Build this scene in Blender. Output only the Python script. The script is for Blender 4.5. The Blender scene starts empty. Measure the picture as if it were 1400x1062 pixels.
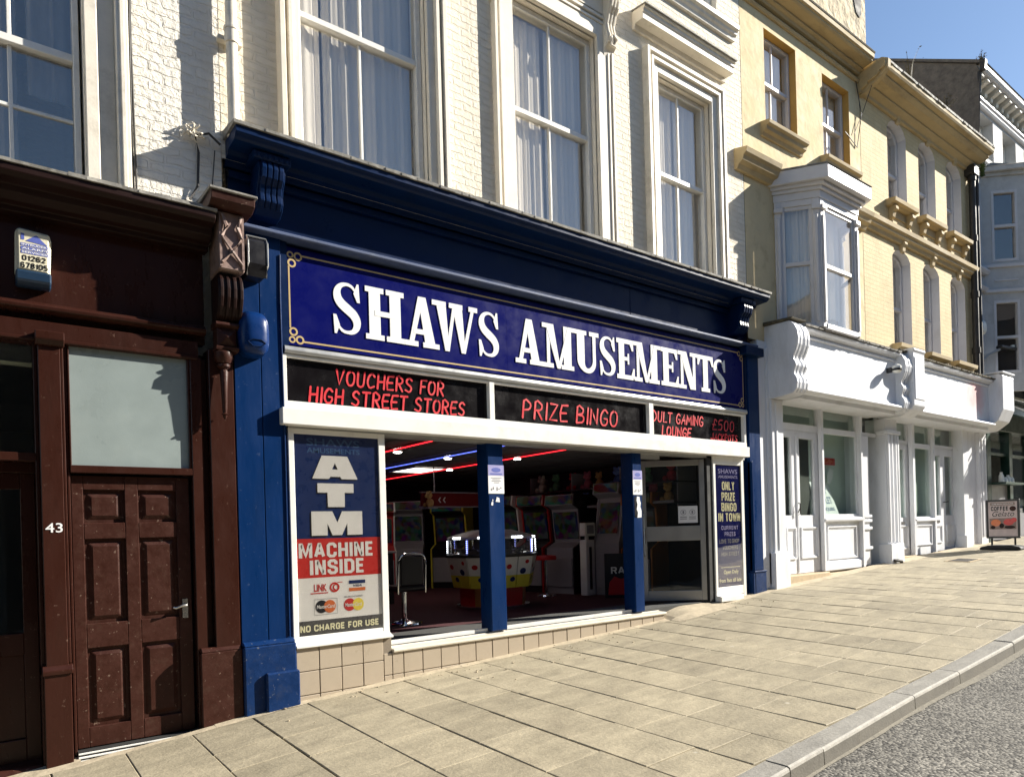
import bpy, bmesh, math, random
from mathutils import Vector, Matrix
random.seed(7)
S = bpy.context.scene
COL = S.collection
# ------------------------------------------------------------------ camera, sky, sun, exposure
TH = math.radians(37.458); RL = math.radians(1.6)
CAMP = Vector((0, -6.0, 1.58))
Fv = Vector((math.sin(TH), math.cos(TH), 0)); Rv = Vector((math.cos(TH), -math.sin(TH), 0)); Uv = Vector((0, 0, 1))
xc = Rv*math.cos(RL) - Uv*math.sin(RL); yc = Rv*math.sin(RL) + Uv*math.cos(RL); zc = -Fv
cam = bpy.data.cameras.new('camera'); co = bpy.data.objects.new('camera', cam); COL.objects.link(co)
m = Matrix((xc, yc, zc)).transposed().to_4x4(); m.translation = CAMP
co.matrix_world = m
cam.sensor_width = 36; cam.sensor_fit = 'HORIZONTAL'; cam.lens = 960/1400*36
cam.shift_x = -5.5/1400; cam.shift_y = 196/1400
cam.clip_start = .05; cam.clip_end = 3000
S.camera = co
SUNV = Vector((2.6, -1.0, 1.45)).normalized()          # towards the sun
w = bpy.data.worlds.new('World'); S.world = w; w.use_nodes = True
nt = w.node_tree; nt.nodes.clear()
sky = nt.nodes.new('ShaderNodeTexSky'); sky.sky_type = 'NISHITA'; sky.sun_disc = False
sky.sun_elevation = math.asin(SUNV.z); sky.sun_rotation = math.atan2(SUNV.x, SUNV.y)
sky.air_density = 1.0; sky.dust_density = .3; sky.ozone_density = 2.5
bg = nt.nodes.new('ShaderNodeBackground'); bg.inputs[1].default_value = .072
wo = nt.nodes.new('ShaderNodeOutputWorld')
nt.links.new(sky.outputs[0], bg.inputs[0]); nt.links.new(bg.outputs[0], wo.inputs[0])
sl = bpy.data.lights.new('sun', 'SUN'); sl.energy = 5.0; sl.angle = math.radians(.5); sl.color = (1, .94, .83)
so = bpy.data.objects.new('sun', sl); COL.objects.link(so)
so.rotation_euler = (-SUNV).to_track_quat('-Z', 'Y').to_euler()
so.location = SUNV*60
S.view_settings.view_transform = 'Standard'; S.view_settings.look = 'None'
S.view_settings.gamma = 1; S.view_settings.use_curve_mapping = False
S.view_settings.exposure = 1.2

# ------------------------------------------------------------------ materials
def _n(t, k, **kw):
    n = t.nodes.new(k)
    for a, b in kw.items(): setattr(n, a, b)
    return n
def mat(name, col, rough=.5, var=.10, vs=5.0, stain=None, sa=.0, ss=2.0, bump=.15, bs=70., metal=0., spec=.5, coat=0., stretch=(1, 1, 1), bd=.004, chips=None, ca=.6, ct=.66, cs=26):
    M = bpy.data.materials.new(name); M.use_nodes = True
    t = M.node_tree; b = t.nodes['Principled BSDF']; L = t.links.new
    tc = _n(t, 'ShaderNodeTexCoord'); mp = _n(t, 'ShaderNodeMapping'); mp.inputs['Scale'].default_value = stretch
    L(tc.outputs['Object'], mp.inputs[0])
    b.inputs['Roughness'].default_value = rough; b.inputs['Metallic'].default_value = metal
    b.inputs['Specular IOR Level'].default_value = spec; b.inputs['Coat Weight'].default_value = coat
    b.inputs['Coat Roughness'].default_value = .15
    n1 = _n(t, 'ShaderNodeTexNoise'); n1.inputs['Scale'].default_value = vs; n1.inputs['Detail'].default_value = 5; n1.inputs['Roughness'].default_value = .65
    L(mp.outputs[0], n1.inputs['Vector'])
    mr = _n(t, 'ShaderNodeMapRange'); mr.inputs[1].default_value = .25; mr.inputs[2].default_value = .75
    mr.inputs[3].default_value = 1-var; mr.inputs[4].default_value = 1+var
    L(n1.outputs['Fac'], mr.inputs[0])
    mx = _n(t, 'ShaderNodeMix', data_type='RGBA', blend_type='MULTIPLY'); mx.inputs[0].default_value = 1
    mx.inputs[6].default_value = (*col, 1); L(mr.outputs[0], mx.inputs[7])
    out = mx.outputs[2]
    if stain:
        n2 = _n(t, 'ShaderNodeTexNoise'); n2.inputs['Scale'].default_value = ss; n2.inputs['Detail'].default_value = 8; n2.inputs['Roughness'].default_value = .72
        L(mp.outputs[0], n2.inputs['Vector'])
        m2 = _n(t, 'ShaderNodeMapRange'); m2.inputs[1].default_value = .52; m2.inputs[2].default_value = .72; m2.inputs[3].default_value = 0; m2.inputs[4].default_value = sa
        L(n2.outputs['Fac'], m2.inputs[0])
        x2 = _n(t, 'ShaderNodeMix', data_type='RGBA'); L(m2.outputs[0], x2.inputs[0]); L(out, x2.inputs[6]); x2.inputs[7].default_value = (*stain, 1)
        out = x2.outputs[2]
    if chips:
        nc = _n(t, 'ShaderNodeTexNoise'); nc.inputs['Scale'].default_value = cs; nc.inputs['Detail'].default_value = 6; nc.inputs['Roughness'].default_value = .7; L(tc.outputs['Object'], nc.inputs['Vector'])
        mc = _n(t, 'ShaderNodeMapRange'); mc.inputs[1].default_value = ct; mc.inputs[2].default_value = ct+.025; mc.inputs[3].default_value = 0; mc.inputs[4].default_value = ca; L(nc.outputs['Fac'], mc.inputs[0])
        xc_ = _n(t, 'ShaderNodeMix', data_type='RGBA'); L(mc.outputs[0], xc_.inputs[0]); L(out, xc_.inputs[6]); xc_.inputs[7].default_value = (*chips, 1); out = xc_.outputs[2]
    L(out, b.inputs['Base Color'])
    r2 = _n(t, 'ShaderNodeMapRange'); r2.inputs[1].default_value = .3; r2.inputs[2].default_value = .7
    r2.inputs[3].default_value = max(0.02, rough-.1); r2.inputs[4].default_value = min(1, rough+.12); L(n1.outputs['Fac'], r2.inputs[0]); L(r2.outputs[0], b.inputs['Roughness'])
    if bump:
        n3 = _n(t, 'ShaderNodeTexNoise'); n3.inputs['Scale'].default_value = bs; n3.inputs['Detail'].default_value = 4
        L(mp.outputs[0], n3.inputs['Vector'])
        bp = _n(t, 'ShaderNodeBump'); bp.inputs['Strength'].default_value = bump; bp.inputs['Distance'].default_value = bd
        L(n3.outputs['Fac'], bp.inputs['Height']); L(bp.outputs[0], b.inputs['Normal'])
    return M
def emat(name, col, strength):
    M = bpy.data.materials.new(name); M.use_nodes = True
    b = M.node_tree.nodes['Principled BSDF']; b.inputs['Base Color'].default_value = (*col, 1)
    b.inputs['Emission Color'].default_value = (*col, 1); b.inputs['Emission Strength'].default_value = strength
    return M
def brickmat(name, c1, c2, mortar, bump=1., bw=.235, rh=.077, ms=.009, rough=.8, dirt=(.4, .35, .28), da=.25, warp=.012, wob=1.0, paintvar=.06):
    M = bpy.data.materials.new(name); M.use_nodes = True
    t = M.node_tree; b = t.nodes['Principled BSDF']; L = t.links.new
    b.inputs['Roughness'].default_value = rough; b.inputs['Specular IOR Level'].default_value = .3
    tc = _n(t, 'ShaderNodeTexCoord'); sp = _n(t, 'ShaderNodeSeparateXYZ'); L(tc.outputs['Object'], sp.inputs[0])
    ad = _n(t, 'ShaderNodeMath', operation='ADD'); L(sp.outputs[0], ad.inputs[0]); L(sp.outputs[1], ad.inputs[1])
    cb = _n(t, 'ShaderNodeCombineXYZ'); L(ad.outputs[0], cb.inputs[0]); L(sp.outputs[2], cb.inputs[1])
    nz = _n(t, 'ShaderNodeTexNoise'); nz.inputs['Scale'].default_value = 9; nz.inputs['Detail'].default_value = 3; L(tc.outputs['Object'], nz.inputs['Vector'])
    vs = _n(t, 'ShaderNodeVectorMath', operation='SUBTRACT'); L(nz.outputs['Color'], vs.inputs[0]); vs.inputs[1].default_value = (.5, .5, .5)
    vm = _n(t, 'ShaderNodeVectorMath', operation='SCALE'); L(vs.outputs[0], vm.inputs[0]); vm.inputs['Scale'].default_value = warp*2
    va = _n(t, 'ShaderNodeVectorMath', operation='ADD'); L(cb.outputs[0], va.inputs[0]); L(vm.outputs[0], va.inputs[1])
    br = _n(t, 'ShaderNodeTexBrick'); L(va.outputs[0], br.inputs['Vector'])
    br.inputs['Scale'].default_value = 1; br.inputs['Brick Width'].default_value = bw; br.inputs['Row Height'].default_value = rh
    br.inputs['Mortar Size'].default_value = ms; br.inputs['Mortar Smooth'].default_value = .35; br.inputs['Bias'].default_value = 0
    br.inputs['Color1'].default_value = (*c1, 1); br.inputs['Color2'].default_value = (*c2, 1); br.inputs['Mortar'].default_value = (*mortar, 1)
    n2 = _n(t, 'ShaderNodeTexNoise'); n2.inputs['Scale'].default_value = 2.2; n2.inputs['Detail'].default_value = 8; n2.inputs['Roughness'].default_value = .7; L(tc.outputs['Object'], n2.inputs['Vector'])
    m2 = _n(t, 'ShaderNodeMapRange'); m2.inputs[1].default_value = .5; m2.inputs[2].default_value = .75; m2.inputs[3].default_value = 0; m2.inputs[4].default_value = da; L(n2.outputs['Fac'], m2.inputs[0])
    x2 = _n(t, 'ShaderNodeMix', data_type='RGBA'); L(m2.outputs[0], x2.inputs[0]); L(br.outputs['Color'], x2.inputs[6]); x2.inputs[7].default_value = (*dirt, 1)
    mp2 = _n(t, 'ShaderNodeMapping'); mp2.inputs['Scale'].default_value = (5, 5, .35); L(tc.outputs['Object'], mp2.inputs[0])
    n5 = _n(t, 'ShaderNodeTexNoise'); n5.inputs['Scale'].default_value = 1.3; n5.inputs['Detail'].default_value = 6; L(mp2.outputs[0], n5.inputs['Vector'])
    m5 = _n(t, 'ShaderNodeMapRange'); m5.inputs[1].default_value = .55; m5.inputs[2].default_value = .8; m5.inputs[3].default_value = 0; m5.inputs[4].default_value = da*.8; L(n5.outputs['Fac'], m5.inputs[0])
    x5 = _n(t, 'ShaderNodeMix', data_type='RGBA'); L(m5.outputs[0], x5.inputs[0]); L(x2.outputs[2], x5.inputs[6]); x5.inputs[7].default_value = (*dirt, 1)
    L(x5.outputs[2], b.inputs['Base Color'])
    # height: bricks + random brick offsets + lumps
    inv = _n(t, 'ShaderNodeMath', operation='SUBTRACT'); inv.inputs[0].default_value = 1; L(br.outputs['Fac'], inv.inputs[1])
    n3 = _n(t, 'ShaderNodeTexNoise'); n3.inputs['Scale'].default_value = 22; n3.inputs['Detail'].default_value = 5; n3.inputs['Roughness'].default_value = .6; L(tc.outputs['Object'], n3.inputs['Vector'])
    ma = _n(t, 'ShaderNodeMath', operation='MULTIPLY_ADD'); L(n3.outputs['Fac'], ma.inputs[0]); ma.inputs[1].default_value = wob; L(inv.outputs[0], ma.inputs[2])
    bp = _n(t, 'ShaderNodeBump'); bp.inputs['Strength'].default_value = bump; bp.inputs['Distance'].default_value = .012
    L(ma.outputs[0], bp.inputs['Height']); L(bp.outputs[0], b.inputs['Normal'])
    return M
def glassmat(name, tint=(.9, .95, .95), k=1.0, base=.05):
    M = bpy.data.materials.new(name); M.use_nodes = True
    t = M.node_tree; t.nodes.clear(); L = t.links.new
    o = _n(t, 'ShaderNodeOutputMaterial'); mx = _n(t, 'ShaderNodeMixShader'); tr = _n(t, 'ShaderNodeBsdfTransparent'); gl = _n(t, 'ShaderNodeBsdfGlossy')
    tr.inputs[0].default_value = (*tint, 1); gl.inputs['Roughness'].default_value = .015; gl.inputs[0].default_value = (1, 1, 1, 1)
    ge = _n(t, 'ShaderNodeNewGeometry'); dt = _n(t, 'ShaderNodeVectorMath', operation='DOT_PRODUCT'); L(ge.outputs['Normal'], dt.inputs[0]); L(ge.outputs['Incoming'], dt.inputs[1])
    ab_ = _n(t, 'ShaderNodeMath', operation='ABSOLUTE'); L(dt.outputs['Value'], ab_.inputs[0])
    om = _n(t, 'ShaderNodeMath', operation='SUBTRACT'); om.inputs[0].default_value = 1; L(ab_.outputs[0], om.inputs[1])
    pw = _n(t, 'ShaderNodeMath', operation='POWER'); L(om.outputs[0], pw.inputs[0]); pw.inputs[1].default_value = 5
    ml = _n(t, 'ShaderNodeMath', operation='MULTIPLY_ADD'); L(pw.outputs[0], ml.inputs[0]); ml.inputs[1].default_value = .9*k; ml.inputs[2].default_value = base; ml.use_clamp = True
    tc = _n(t, 'ShaderNodeTexCoord'); nz = _n(t, 'ShaderNodeTexNoise'); nz.inputs['Scale'].default_value = 1.6; nz.inputs['Detail'].default_value = 2; L(tc.outputs['Object'], nz.inputs['Vector'])
    bp = _n(t, 'ShaderNodeBump'); bp.inputs['Strength'].default_value = .06; bp.inputs['Distance'].default_value = .05; L(nz.outputs['Fac'], bp.inputs['Height']); L(bp.outputs[0], gl.inputs['Normal'])
    L(ml.outputs[0], mx.inputs[0]); L(tr.outputs[0], mx.inputs[1]); L(gl.outputs[0], mx.inputs[2]); L(mx.outputs[0], o.inputs[0])
    return M

def flat(name, col, rough=.45, spec=.4): return mat(name, col, rough, var=.05, vs=9, bump=0, spec=spec)
WHITE = (.80, .765, .69); 
MT = {}
MT['cream_brick'] = brickmat('cream_painted_brick', (.83, .765, .64), (.80, .73, .60), (.79, .725, .60), bump=1., wob=.85, dirt=(.55, .45, .32), da=.42, warp=.02, ms=.013)
MT['white_brick'] = brickmat('white_painted_brick', (.84, .80, .715), (.82, .775, .69), (.81, .765, .68), bump=.9, wob=1.7, dirt=(.6, .53, .43), da=.3, warp=.028, ms=.014)
MT['cream_paint'] = mat('cream_paint', (.78, .715, .60), .6, stain=(.55, .47, .36), sa=.45, ss=1.8, bump=.25, bs=40)
MT['trim_white'] = mat('old_white_trim', (.78, .72, .61), .5, stain=(.42, .37, .28), sa=.6, ss=3, bump=.25, bs=60)
MT['sash'] = mat('white_gloss_sash', (.80, .78, .73), .35, stain=(.4, .37, .3), sa=.45, ss=5, bump=.12)
MT['lead'] = mat('weathered_lead', (.20, .19, .17), .75, var=.35, vs=14, stain=(.55, .52, .45), sa=.8, ss=6, bump=.6, bs=30)
MT['brown'] = mat('dark_brown_gloss', (.034, .0110, .0072), .3, spec=.2, var=.15, stain=(.020, .009, .006), sa=.6, ss=2.4, bump=.2, bs=45, stretch=(1, 1, .35), chips=(.13, .08, .06), ct=.645)
MT['brown_worn'] = mat('worn_brown_paint', (.040, .0132, .0088), .45, spec=.18, var=.25, vs=12, stain=(.12, .075, .055), sa=.22, ss=11, bump=.35, bs=35, chips=(.24, .17, .13), ct=.635)
MT['brown_peel'] = mat('peeling_pinkish_paint', (.24, .16, .135), .55, var=.5, vs=26, stain=(.055, .028, .022), sa=1, ss=13, bump=.7, bs=30)
MT['brown_dk'] = mat('blackish_brown_paint', (.018, .0075, .006), .42, spec=.16, bump=.2)
MT['blue'] = mat('royal_blue_gloss', (.002, .022, .094), .33, spec=.14, var=.12, stain=(.006, .020, .065), sa=.6, ss=2.2, bump=.25, bs=35, stretch=(1, 1, .3), chips=(.06, .09, .17), ct=.64)
MT['blue_worn'] = mat('scuffed_blue_paint', (.003, .023, .094), .45, spec=.16, var=.2, vs=10, stain=(.025, .04, .085), sa=.55, ss=8, bump=.4, bs=30, chips=(.16, .17, .19), ct=.63)
MT['navy'] = mat('navy_gloss', (.002, .0135, .056), .36, spec=.12, var=.14, stain=(.006, .011, .024), sa=.4, bump=.15, bs=30)
MT['navy_ledge'] = mat('chalky_navy_ledge', (.05, .075, .16), .6, var=.2, stain=(.16, .18, .22), sa=.4, ss=6, bump=.2)
MT['sign_blue'] = mat('sign_blue_vinyl', (.003, .005, .098), .3, var=.03, bump=0, spec=.07)
MT['gold'] = mat('gold_vinyl', (.50, .36, .16), .4, var=.1, bump=0)
MT['letter'] = mat('white_acrylic', (.86, .86, .84), .25, var=.02, bump=0)
MT['alu'] = mat('white_aluminium', (.78, .77, .73), .38, var=.04, stain=(.45, .43, .38), sa=.35, ss=4, bump=.05)
MT['alu_grey'] = mat('silver_aluminium', (.36, .36, .35), .4, var=.06, metal=.5, bump=.05)
MT['black_panel'] = mat('black_gloss_panel', (.006, .005, .006), .22, var=.1, bump=.02, bs=4, spec=.22)
MT['red_neonpaint'] = mat('red_sign_paint', (.62, .035, .045), .35, var=.12, vs=12, bump=0)
MT['steel'] = mat('brushed_steel', (.55, .54, .52), .28, metal=1, bump=.03)
MT['white_shop'] = mat('white_shop_paint', (.735, .75, .785), .45, var=.06, stain=(.46, .46, .45), sa=.55, ss=2.2, bump=.2, bs=30, stretch=(1, 1, .3), chips=(.34, .32, .28), ct=.655, ca=.6)
MT['stone'] = mat('sandstone_step', (.46, .36, .23), .85, var=.2, vs=12, stain=(.25, .19, .12), sa=.6, ss=3, bump=.6, bs=50)
MT['stucco'] = mat('yellow_stucco', (.67, .545, .32), .85, var=.10, vs=2.5, stain=(.43, .325, .17), sa=.75, ss=3.4, bump=.6, bs=9, bd=.012)
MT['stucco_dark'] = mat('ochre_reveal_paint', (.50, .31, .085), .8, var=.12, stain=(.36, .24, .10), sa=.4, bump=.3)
MT['ycornice'] = mat('ochre_cornice_stone', (.47, .365, .20), .8, var=.15, vs=4, stain=(.26, .19, .10), sa=.7, ss=2.4, bump=.4, bs=20, stretch=(.4, 1, 1))
MT['ybrick'] = brickmat('yellow_painted_brick', (.65, .525, .30), (.62, .49, .265), (.57, .45, .26), bump=.5, wob=.7, dirt=(.42, .32, .17), da=.65, warp=.014, ms=.007)
MT['rubble'] = mat('pale_rubble_stone', (.60, .50, .34), .9, var=.35, vs=3, stain=(.16, .13, .09), sa=.9, ss=3.4, bump=1., bs=6, bd=.05)
MT['gutter_dark'] = mat('black_cast_iron', (.028, .024, .02), .6, var=.3, stain=(.12, .09, .05), sa=.5, ss=7, bump=.4)
MT['moss'] = mat('mossy_gutter_edge', (.10, .085, .055), .9, var=.4, vs=16, stain=(.3, .26, .16), sa=.7, ss=8, bump=.8, bs=24)
MT['lilac'] = mat('lilac_white_paint', (.60, .59, .60), .5, var=.05, stain=(.45, .43, .4), sa=.4, ss=3, bump=.15)
MT['slate'] = mat('slate', (.15, .13, .11), .8, spec=.2, var=.4, vs=7, stain=(.06, .05, .045), sa=.5, ss=1.6, bump=.5, bs=22)
MT['grey_render'] = mat('pale_grey_render', (.50, .50, .495), .8, var=.12, stain=(.28, .27, .25), sa=.7, ss=1.3, bump=.3, bs=25)
MT['green'] = mat('bottle_green_paint', (.010, .035, .024), .35, var=.12, bump=.1)
MT['tile'] = mat('beige_glazed_tile', (.40, .335, .255), .35, var=.06, vs=3, stain=(.27, .22, .16), sa=.4, ss=3, bump=.06)
MT['grout'] = mat('grey_grout', (.20, .165, .125), .9, bump=.3)
MT['black'] = mat('black_plastic', (.012, .012, .013), .4, bump=.05)
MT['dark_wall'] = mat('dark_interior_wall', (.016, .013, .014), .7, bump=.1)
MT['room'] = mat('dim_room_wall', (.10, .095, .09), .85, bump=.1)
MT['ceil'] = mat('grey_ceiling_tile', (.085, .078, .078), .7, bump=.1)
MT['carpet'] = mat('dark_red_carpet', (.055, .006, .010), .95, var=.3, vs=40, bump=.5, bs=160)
MT['mat_grey'] = mat('grey_door_mat', (.06, .06, .058), .95, var=.3, vs=50, bump=.5, bs=200)
MT['curtain'] = mat('net_curtain', (.66, .64, .60), .9, var=.06, vs=3, bump=.1, stretch=(1, 1, .2))
MT['curtain_lit'] = mat('sunlit_net_curtain', (.80, .77, .72), .9, var=.06, vs=3, bump=.1, stretch=(1, 1, .2))  # paler copy of the net curtain: sunlight put into the colour of some drapes
MT['curtain_dim'] = mat('grey_lace_curtain', (.22, .22, .215), .9, var=.2, vs=14, bump=.1, stretch=(1, 1, .3))
MT['blind'] = mat('pale_green_backdrop', (.60, .68, .63), .8, var=.12, vs=1.2, bump=0)
MT['frost'] = mat('frosted_glass', (.245, .29, .285), .32, var=.10, vs=2.5, stain=(.32, .36, .34), sa=.4, ss=1.4, bump=.12, bs=90)
MT['rubber'] = mat('black_rubber', (.02, .02, .02), .8)
MT['paper'] = flat('white_paper', (.78, .78, .78), .6)
MT['pblue'] = flat('print_navy', (.012, .03, .125), .3)
MT['pblue2'] = flat('print_blue', (.10, .13, .42), .4)
MT['pred'] = flat('print_red', (.55, .035, .03), .3)
MT['porange'] = flat('print_orange', (.65, .17, .05), .3)
MT['pyellow'] = flat('print_yellow', (.80, .66, .10), .3)
MT['pcream'] = flat('print_cream', (.80, .78, .52), .35)
MT['pblack'] = flat('print_black', (.015, .014, .016), .3)
MT['pgrey'] = flat('print_grey', (.25, .25, .27), .4)
MT['plilac'] = flat('print_lilac', (.34, .33, .58), .35)
MT['pdullblue'] = flat('print_dull_blue', (.055, .12, .26), .3)
MT['glass'] = glassmat('window_glass', tint=(.96, .95, .93), k=1.2, base=.10)
MT['glass_dark'] = glassmat('shop_glass', tint=(.90, .94, .92), k=1.0)
MT['dome_blue'] = mat('blue_plastic', (.003, .025, .115), .28, spec=.25, bump=.02)
MT['cream_plastic'] = mat('ivory_plastic', (.72, .67, .50), .4, var=.03, bump=.02)
MT['leaf'] = mat('weed_leaf', (.06, .10, .025), .7, var=.35, vs=20, bump=0)
MT['weed_dry'] = mat('dry_weed', (.14, .12, .07), .8, var=.3, bump=0)
MT['cable'] = mat('black_cable', (.03, .028, .026), .6, bump=.1)
MT['neon_red'] = emat('red_neon', (1, .02, .03), 1.5)
MT['neon_blue'] = emat('blue_neon', (.12, .18, 1), 1.0)
MT['lamp_white'] = emat('lamp_white', (1, .96, .88), 14.)
MT['lamp_soft'] = emat('lamp_panel', (1, .93, .82), 1.8)
MT['led_white'] = emat('white_led', (.9, .95, 1), 3.)
MT['led_blue'] = emat('blue_led', (.25, .3, 1), 2.5)
MT['chrome'] = mat('chrome', (.75, .75, .74), .12, metal=1, bump=0)
MT['mac_yellow'] = flat('machine_yellow', (.80, .68, .06), .35)
MT['mac_white'] = flat('machine_white', (.80, .80, .74), .35)
MT['mac_orange'] = flat('machine_orange', (.42, .14, .02), .4)
MT['mac_red'] = flat('machine_red', (.50, .02, .02), .35)
MT['mac_grey'] = flat('machine_grey', (.30, .29, .30), .45)
MT['mac_black'] = flat('machine_black', (.012, .011, .013), .35)
MT['opp'] = mat('sooty_brick', (.07, .06, .052), .9, var=.2, bump=0)
def slabmat(name, c, sc, var2=.13):
    M = mat(name, c, .8, var=.16, vs=3.2, stain=sc, sa=.55, ss=1.7, bump=.55, bs=38, bd=.006)
    t = M.node_tree; L = t.links.new; b = t.nodes['Principled BSDF']
    src = b.inputs['Base Color'].links[0].from_socket
    g = _n(t, 'ShaderNodeNewGeometry'); mr = _n(t, 'ShaderNodeMapRange'); mr.inputs[3].default_value = 1-var2; mr.inputs[4].default_value = 1+var2*.8
    L(g.outputs['Random Per Island'], mr.inputs[0])
    mx = _n(t, 'ShaderNodeMix', data_type='RGBA', blend_type='MULTIPLY'); mx.inputs[0].default_value = 1
    L(src, mx.inputs[6]); L(mr.outputs[0], mx.inputs[7])
    # fine grit
    tc = _n(t, 'ShaderNodeTexCoord'); n = _n(t, 'ShaderNodeTexNoise'); n.inputs['Scale'].default_value = 130; n.inputs['Detail'].default_value = 3; L(tc.outputs['Object'], n.inputs['Vector'])
    m3 = _n(t, 'ShaderNodeMapRange'); m3.inputs[1].default_value = .3; m3.inputs[2].default_value = .7; m3.inputs[3].default_value = .82; m3.inputs[4].default_value = 1.16; L(n.outputs['Fac'], m3.inputs[0])
    m4 = _n(t, 'ShaderNodeMix', data_type='RGBA', blend_type='MULTIPLY'); m4.inputs[0].default_value = 1; L(mx.outputs[2], m4.inputs[6]); L(m3.outputs[0], m4.inputs[7])
    # sedimentary ripples along the stone
    mpr = _n(t, 'ShaderNodeMapping'); mpr.inputs['Scale'].default_value = (1.3, 3.4, 1); mpr.inputs['Rotation'].default_value = (0, 0, .12); L(tc.outputs['Object'], mpr.inputs[0])
    nr = _n(t, 'ShaderNodeTexNoise'); nr.inputs['Scale'].default_value = 2.6; nr.inputs['Detail'].default_value = 6; nr.inputs['Roughness'].default_value = .6; nr.inputs['Distortion'].default_value = .5; L(mpr.outputs[0], nr.inputs['Vector'])
    mrr = _n(t, 'ShaderNodeMapRange'); mrr.inputs[1].default_value = .35; mrr.inputs[2].default_value = .68; mrr.inputs[3].default_value = .88; mrr.inputs[4].default_value = 1.16; L(nr.outputs['Fac'], mrr.inputs[0])
    mm = _n(t, 'ShaderNodeMix', data_type='RGBA', blend_type='MULTIPLY'); mm.inputs[0].default_value = 1; L(m4.outputs[2], mm.inputs[6]); L(mrr.outputs[0], mm.inputs[7]); m4 = mm
    bq = _n(t, 'ShaderNodeBump'); bq.inputs['Strength'].default_value = .5; bq.inputs['Distance'].default_value = .012; L(nr.outputs['Fac'], bq.inputs['Height'])
    old = b.inputs['Normal'].links[0].from_node; L(bq.outputs[0], old.inputs['Normal'])
    # pale scattered gum spots
    v = _n(t, 'ShaderNodeTexVoronoi'); v.inputs['Scale'].default_value = 3.1; v.inputs['Randomness'].default_value = 1; L(tc.outputs['Object'], v.inputs['Vector'])
    m5 = _n(t, 'ShaderNodeMapRange'); m5.inputs[1].default_value = .05; m5.inputs[2].default_value = .075; m5.inputs[3].default_value = .8; m5.inputs[4].default_value = 0; L(v.outputs['Distance'], m5.inputs[0])
    sc_ = _n(t, 'ShaderNodeSeparateColor'); L(v.outputs['Color'], sc_.inputs[0]); gt = _n(t, 'ShaderNodeMath', operation='GREATER_THAN'); L(sc_.outputs[0], gt.inputs[0]); gt.inputs[1].default_value = .62
    m5b = _n(t, 'ShaderNodeMath', operation='MULTIPLY'); L(m5.outputs[0], m5b.inputs[0]); L(gt.outputs[0], m5b.inputs[1]); m5 = m5b
    m6 = _n(t, 'ShaderNodeMix', data_type='RGBA'); L(m5.outputs[0], m6.inputs[0]); L(m4.outputs[2], m6.inputs[6]); m6.inputs[7].default_value = (.46, .42, .33, 1)
    L(m6.outputs[2], b.inputs['Base Color'])
    return M
MT['slab'] = slabmat('york_stone_slab', (.335, .288, .198), (.235, .198, .135))
MT['kerb'] = slabmat('grey_granite_kerb', (.27, .255, .225), (.2, .185, .155), .1)
MT['joint'] = mat('dark_joint_soil', (.045, .036, .024), .95, var=.4, vs=30)
MT['mortar'] = mat('pale_mortar', (.44, .37, .26), .9, var=.25, vs=12, stain=(.25, .2, .13), sa=.6, ss=5, bump=.7, bs=40)
MT['kerb_edge'] = mat('pale_kerb_edge', (.38, .36, .32), .8, var=.35, vs=14, bump=.4)  # paler strip along the kerb's rounded top edge
MT['kerb_face'] = mat('dark_kerb_face', (.15, .138, .115), .85, var=.25, vs=6, stain=(.07, .06, .05), sa=.7, ss=4, bump=.5)  # darker colour on the road-side face of the kerb
def screenmat(name, sc, seed, k):
    M = bpy.data.materials.new(name); M.use_nodes = True; t = M.node_tree; b = t.nodes['Principled BSDF']; L = t.links.new
    tc = _n(t, 'ShaderNodeTexCoord'); mp = _n(t, 'ShaderNodeMapping'); mp.inputs['Location'].default_value = (seed, seed*.7, seed*.3); L(tc.outputs['Object'], mp.inputs[0])
    v = _n(t, 'ShaderNodeTexVoronoi'); v.inputs['Scale'].default_value = sc; L(mp.outputs[0], v.inputs['Vector'])
    hs = _n(t, 'ShaderNodeHueSaturation'); hs.inputs['Saturation'].default_value = 1.15; hs.inputs['Value'].default_value = .6; L(v.outputs['Color'], hs.inputs['Color'])
    b.inputs['Base Color'].default_value = (.01, .01, .01, 1); L(hs.outputs[0], b.inputs['Emission Color']); b.inputs['Emission Strength'].default_value = k; b.inputs['Roughness'].default_value = .2
    return M
MT['screen_a'] = screenmat('lit_game_screen', 9, 1, .006); MT['screen_b'] = screenmat('lit_reel_screen', 13, 4, .007); MT['screen_c'] = screenmat('lit_marquee', 7, 9, .012)
MT['grit'] = mat('gutter_grit', (.21, .19, .15), .95, var=.4, vs=30, bump=.6, bs=120)
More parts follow.
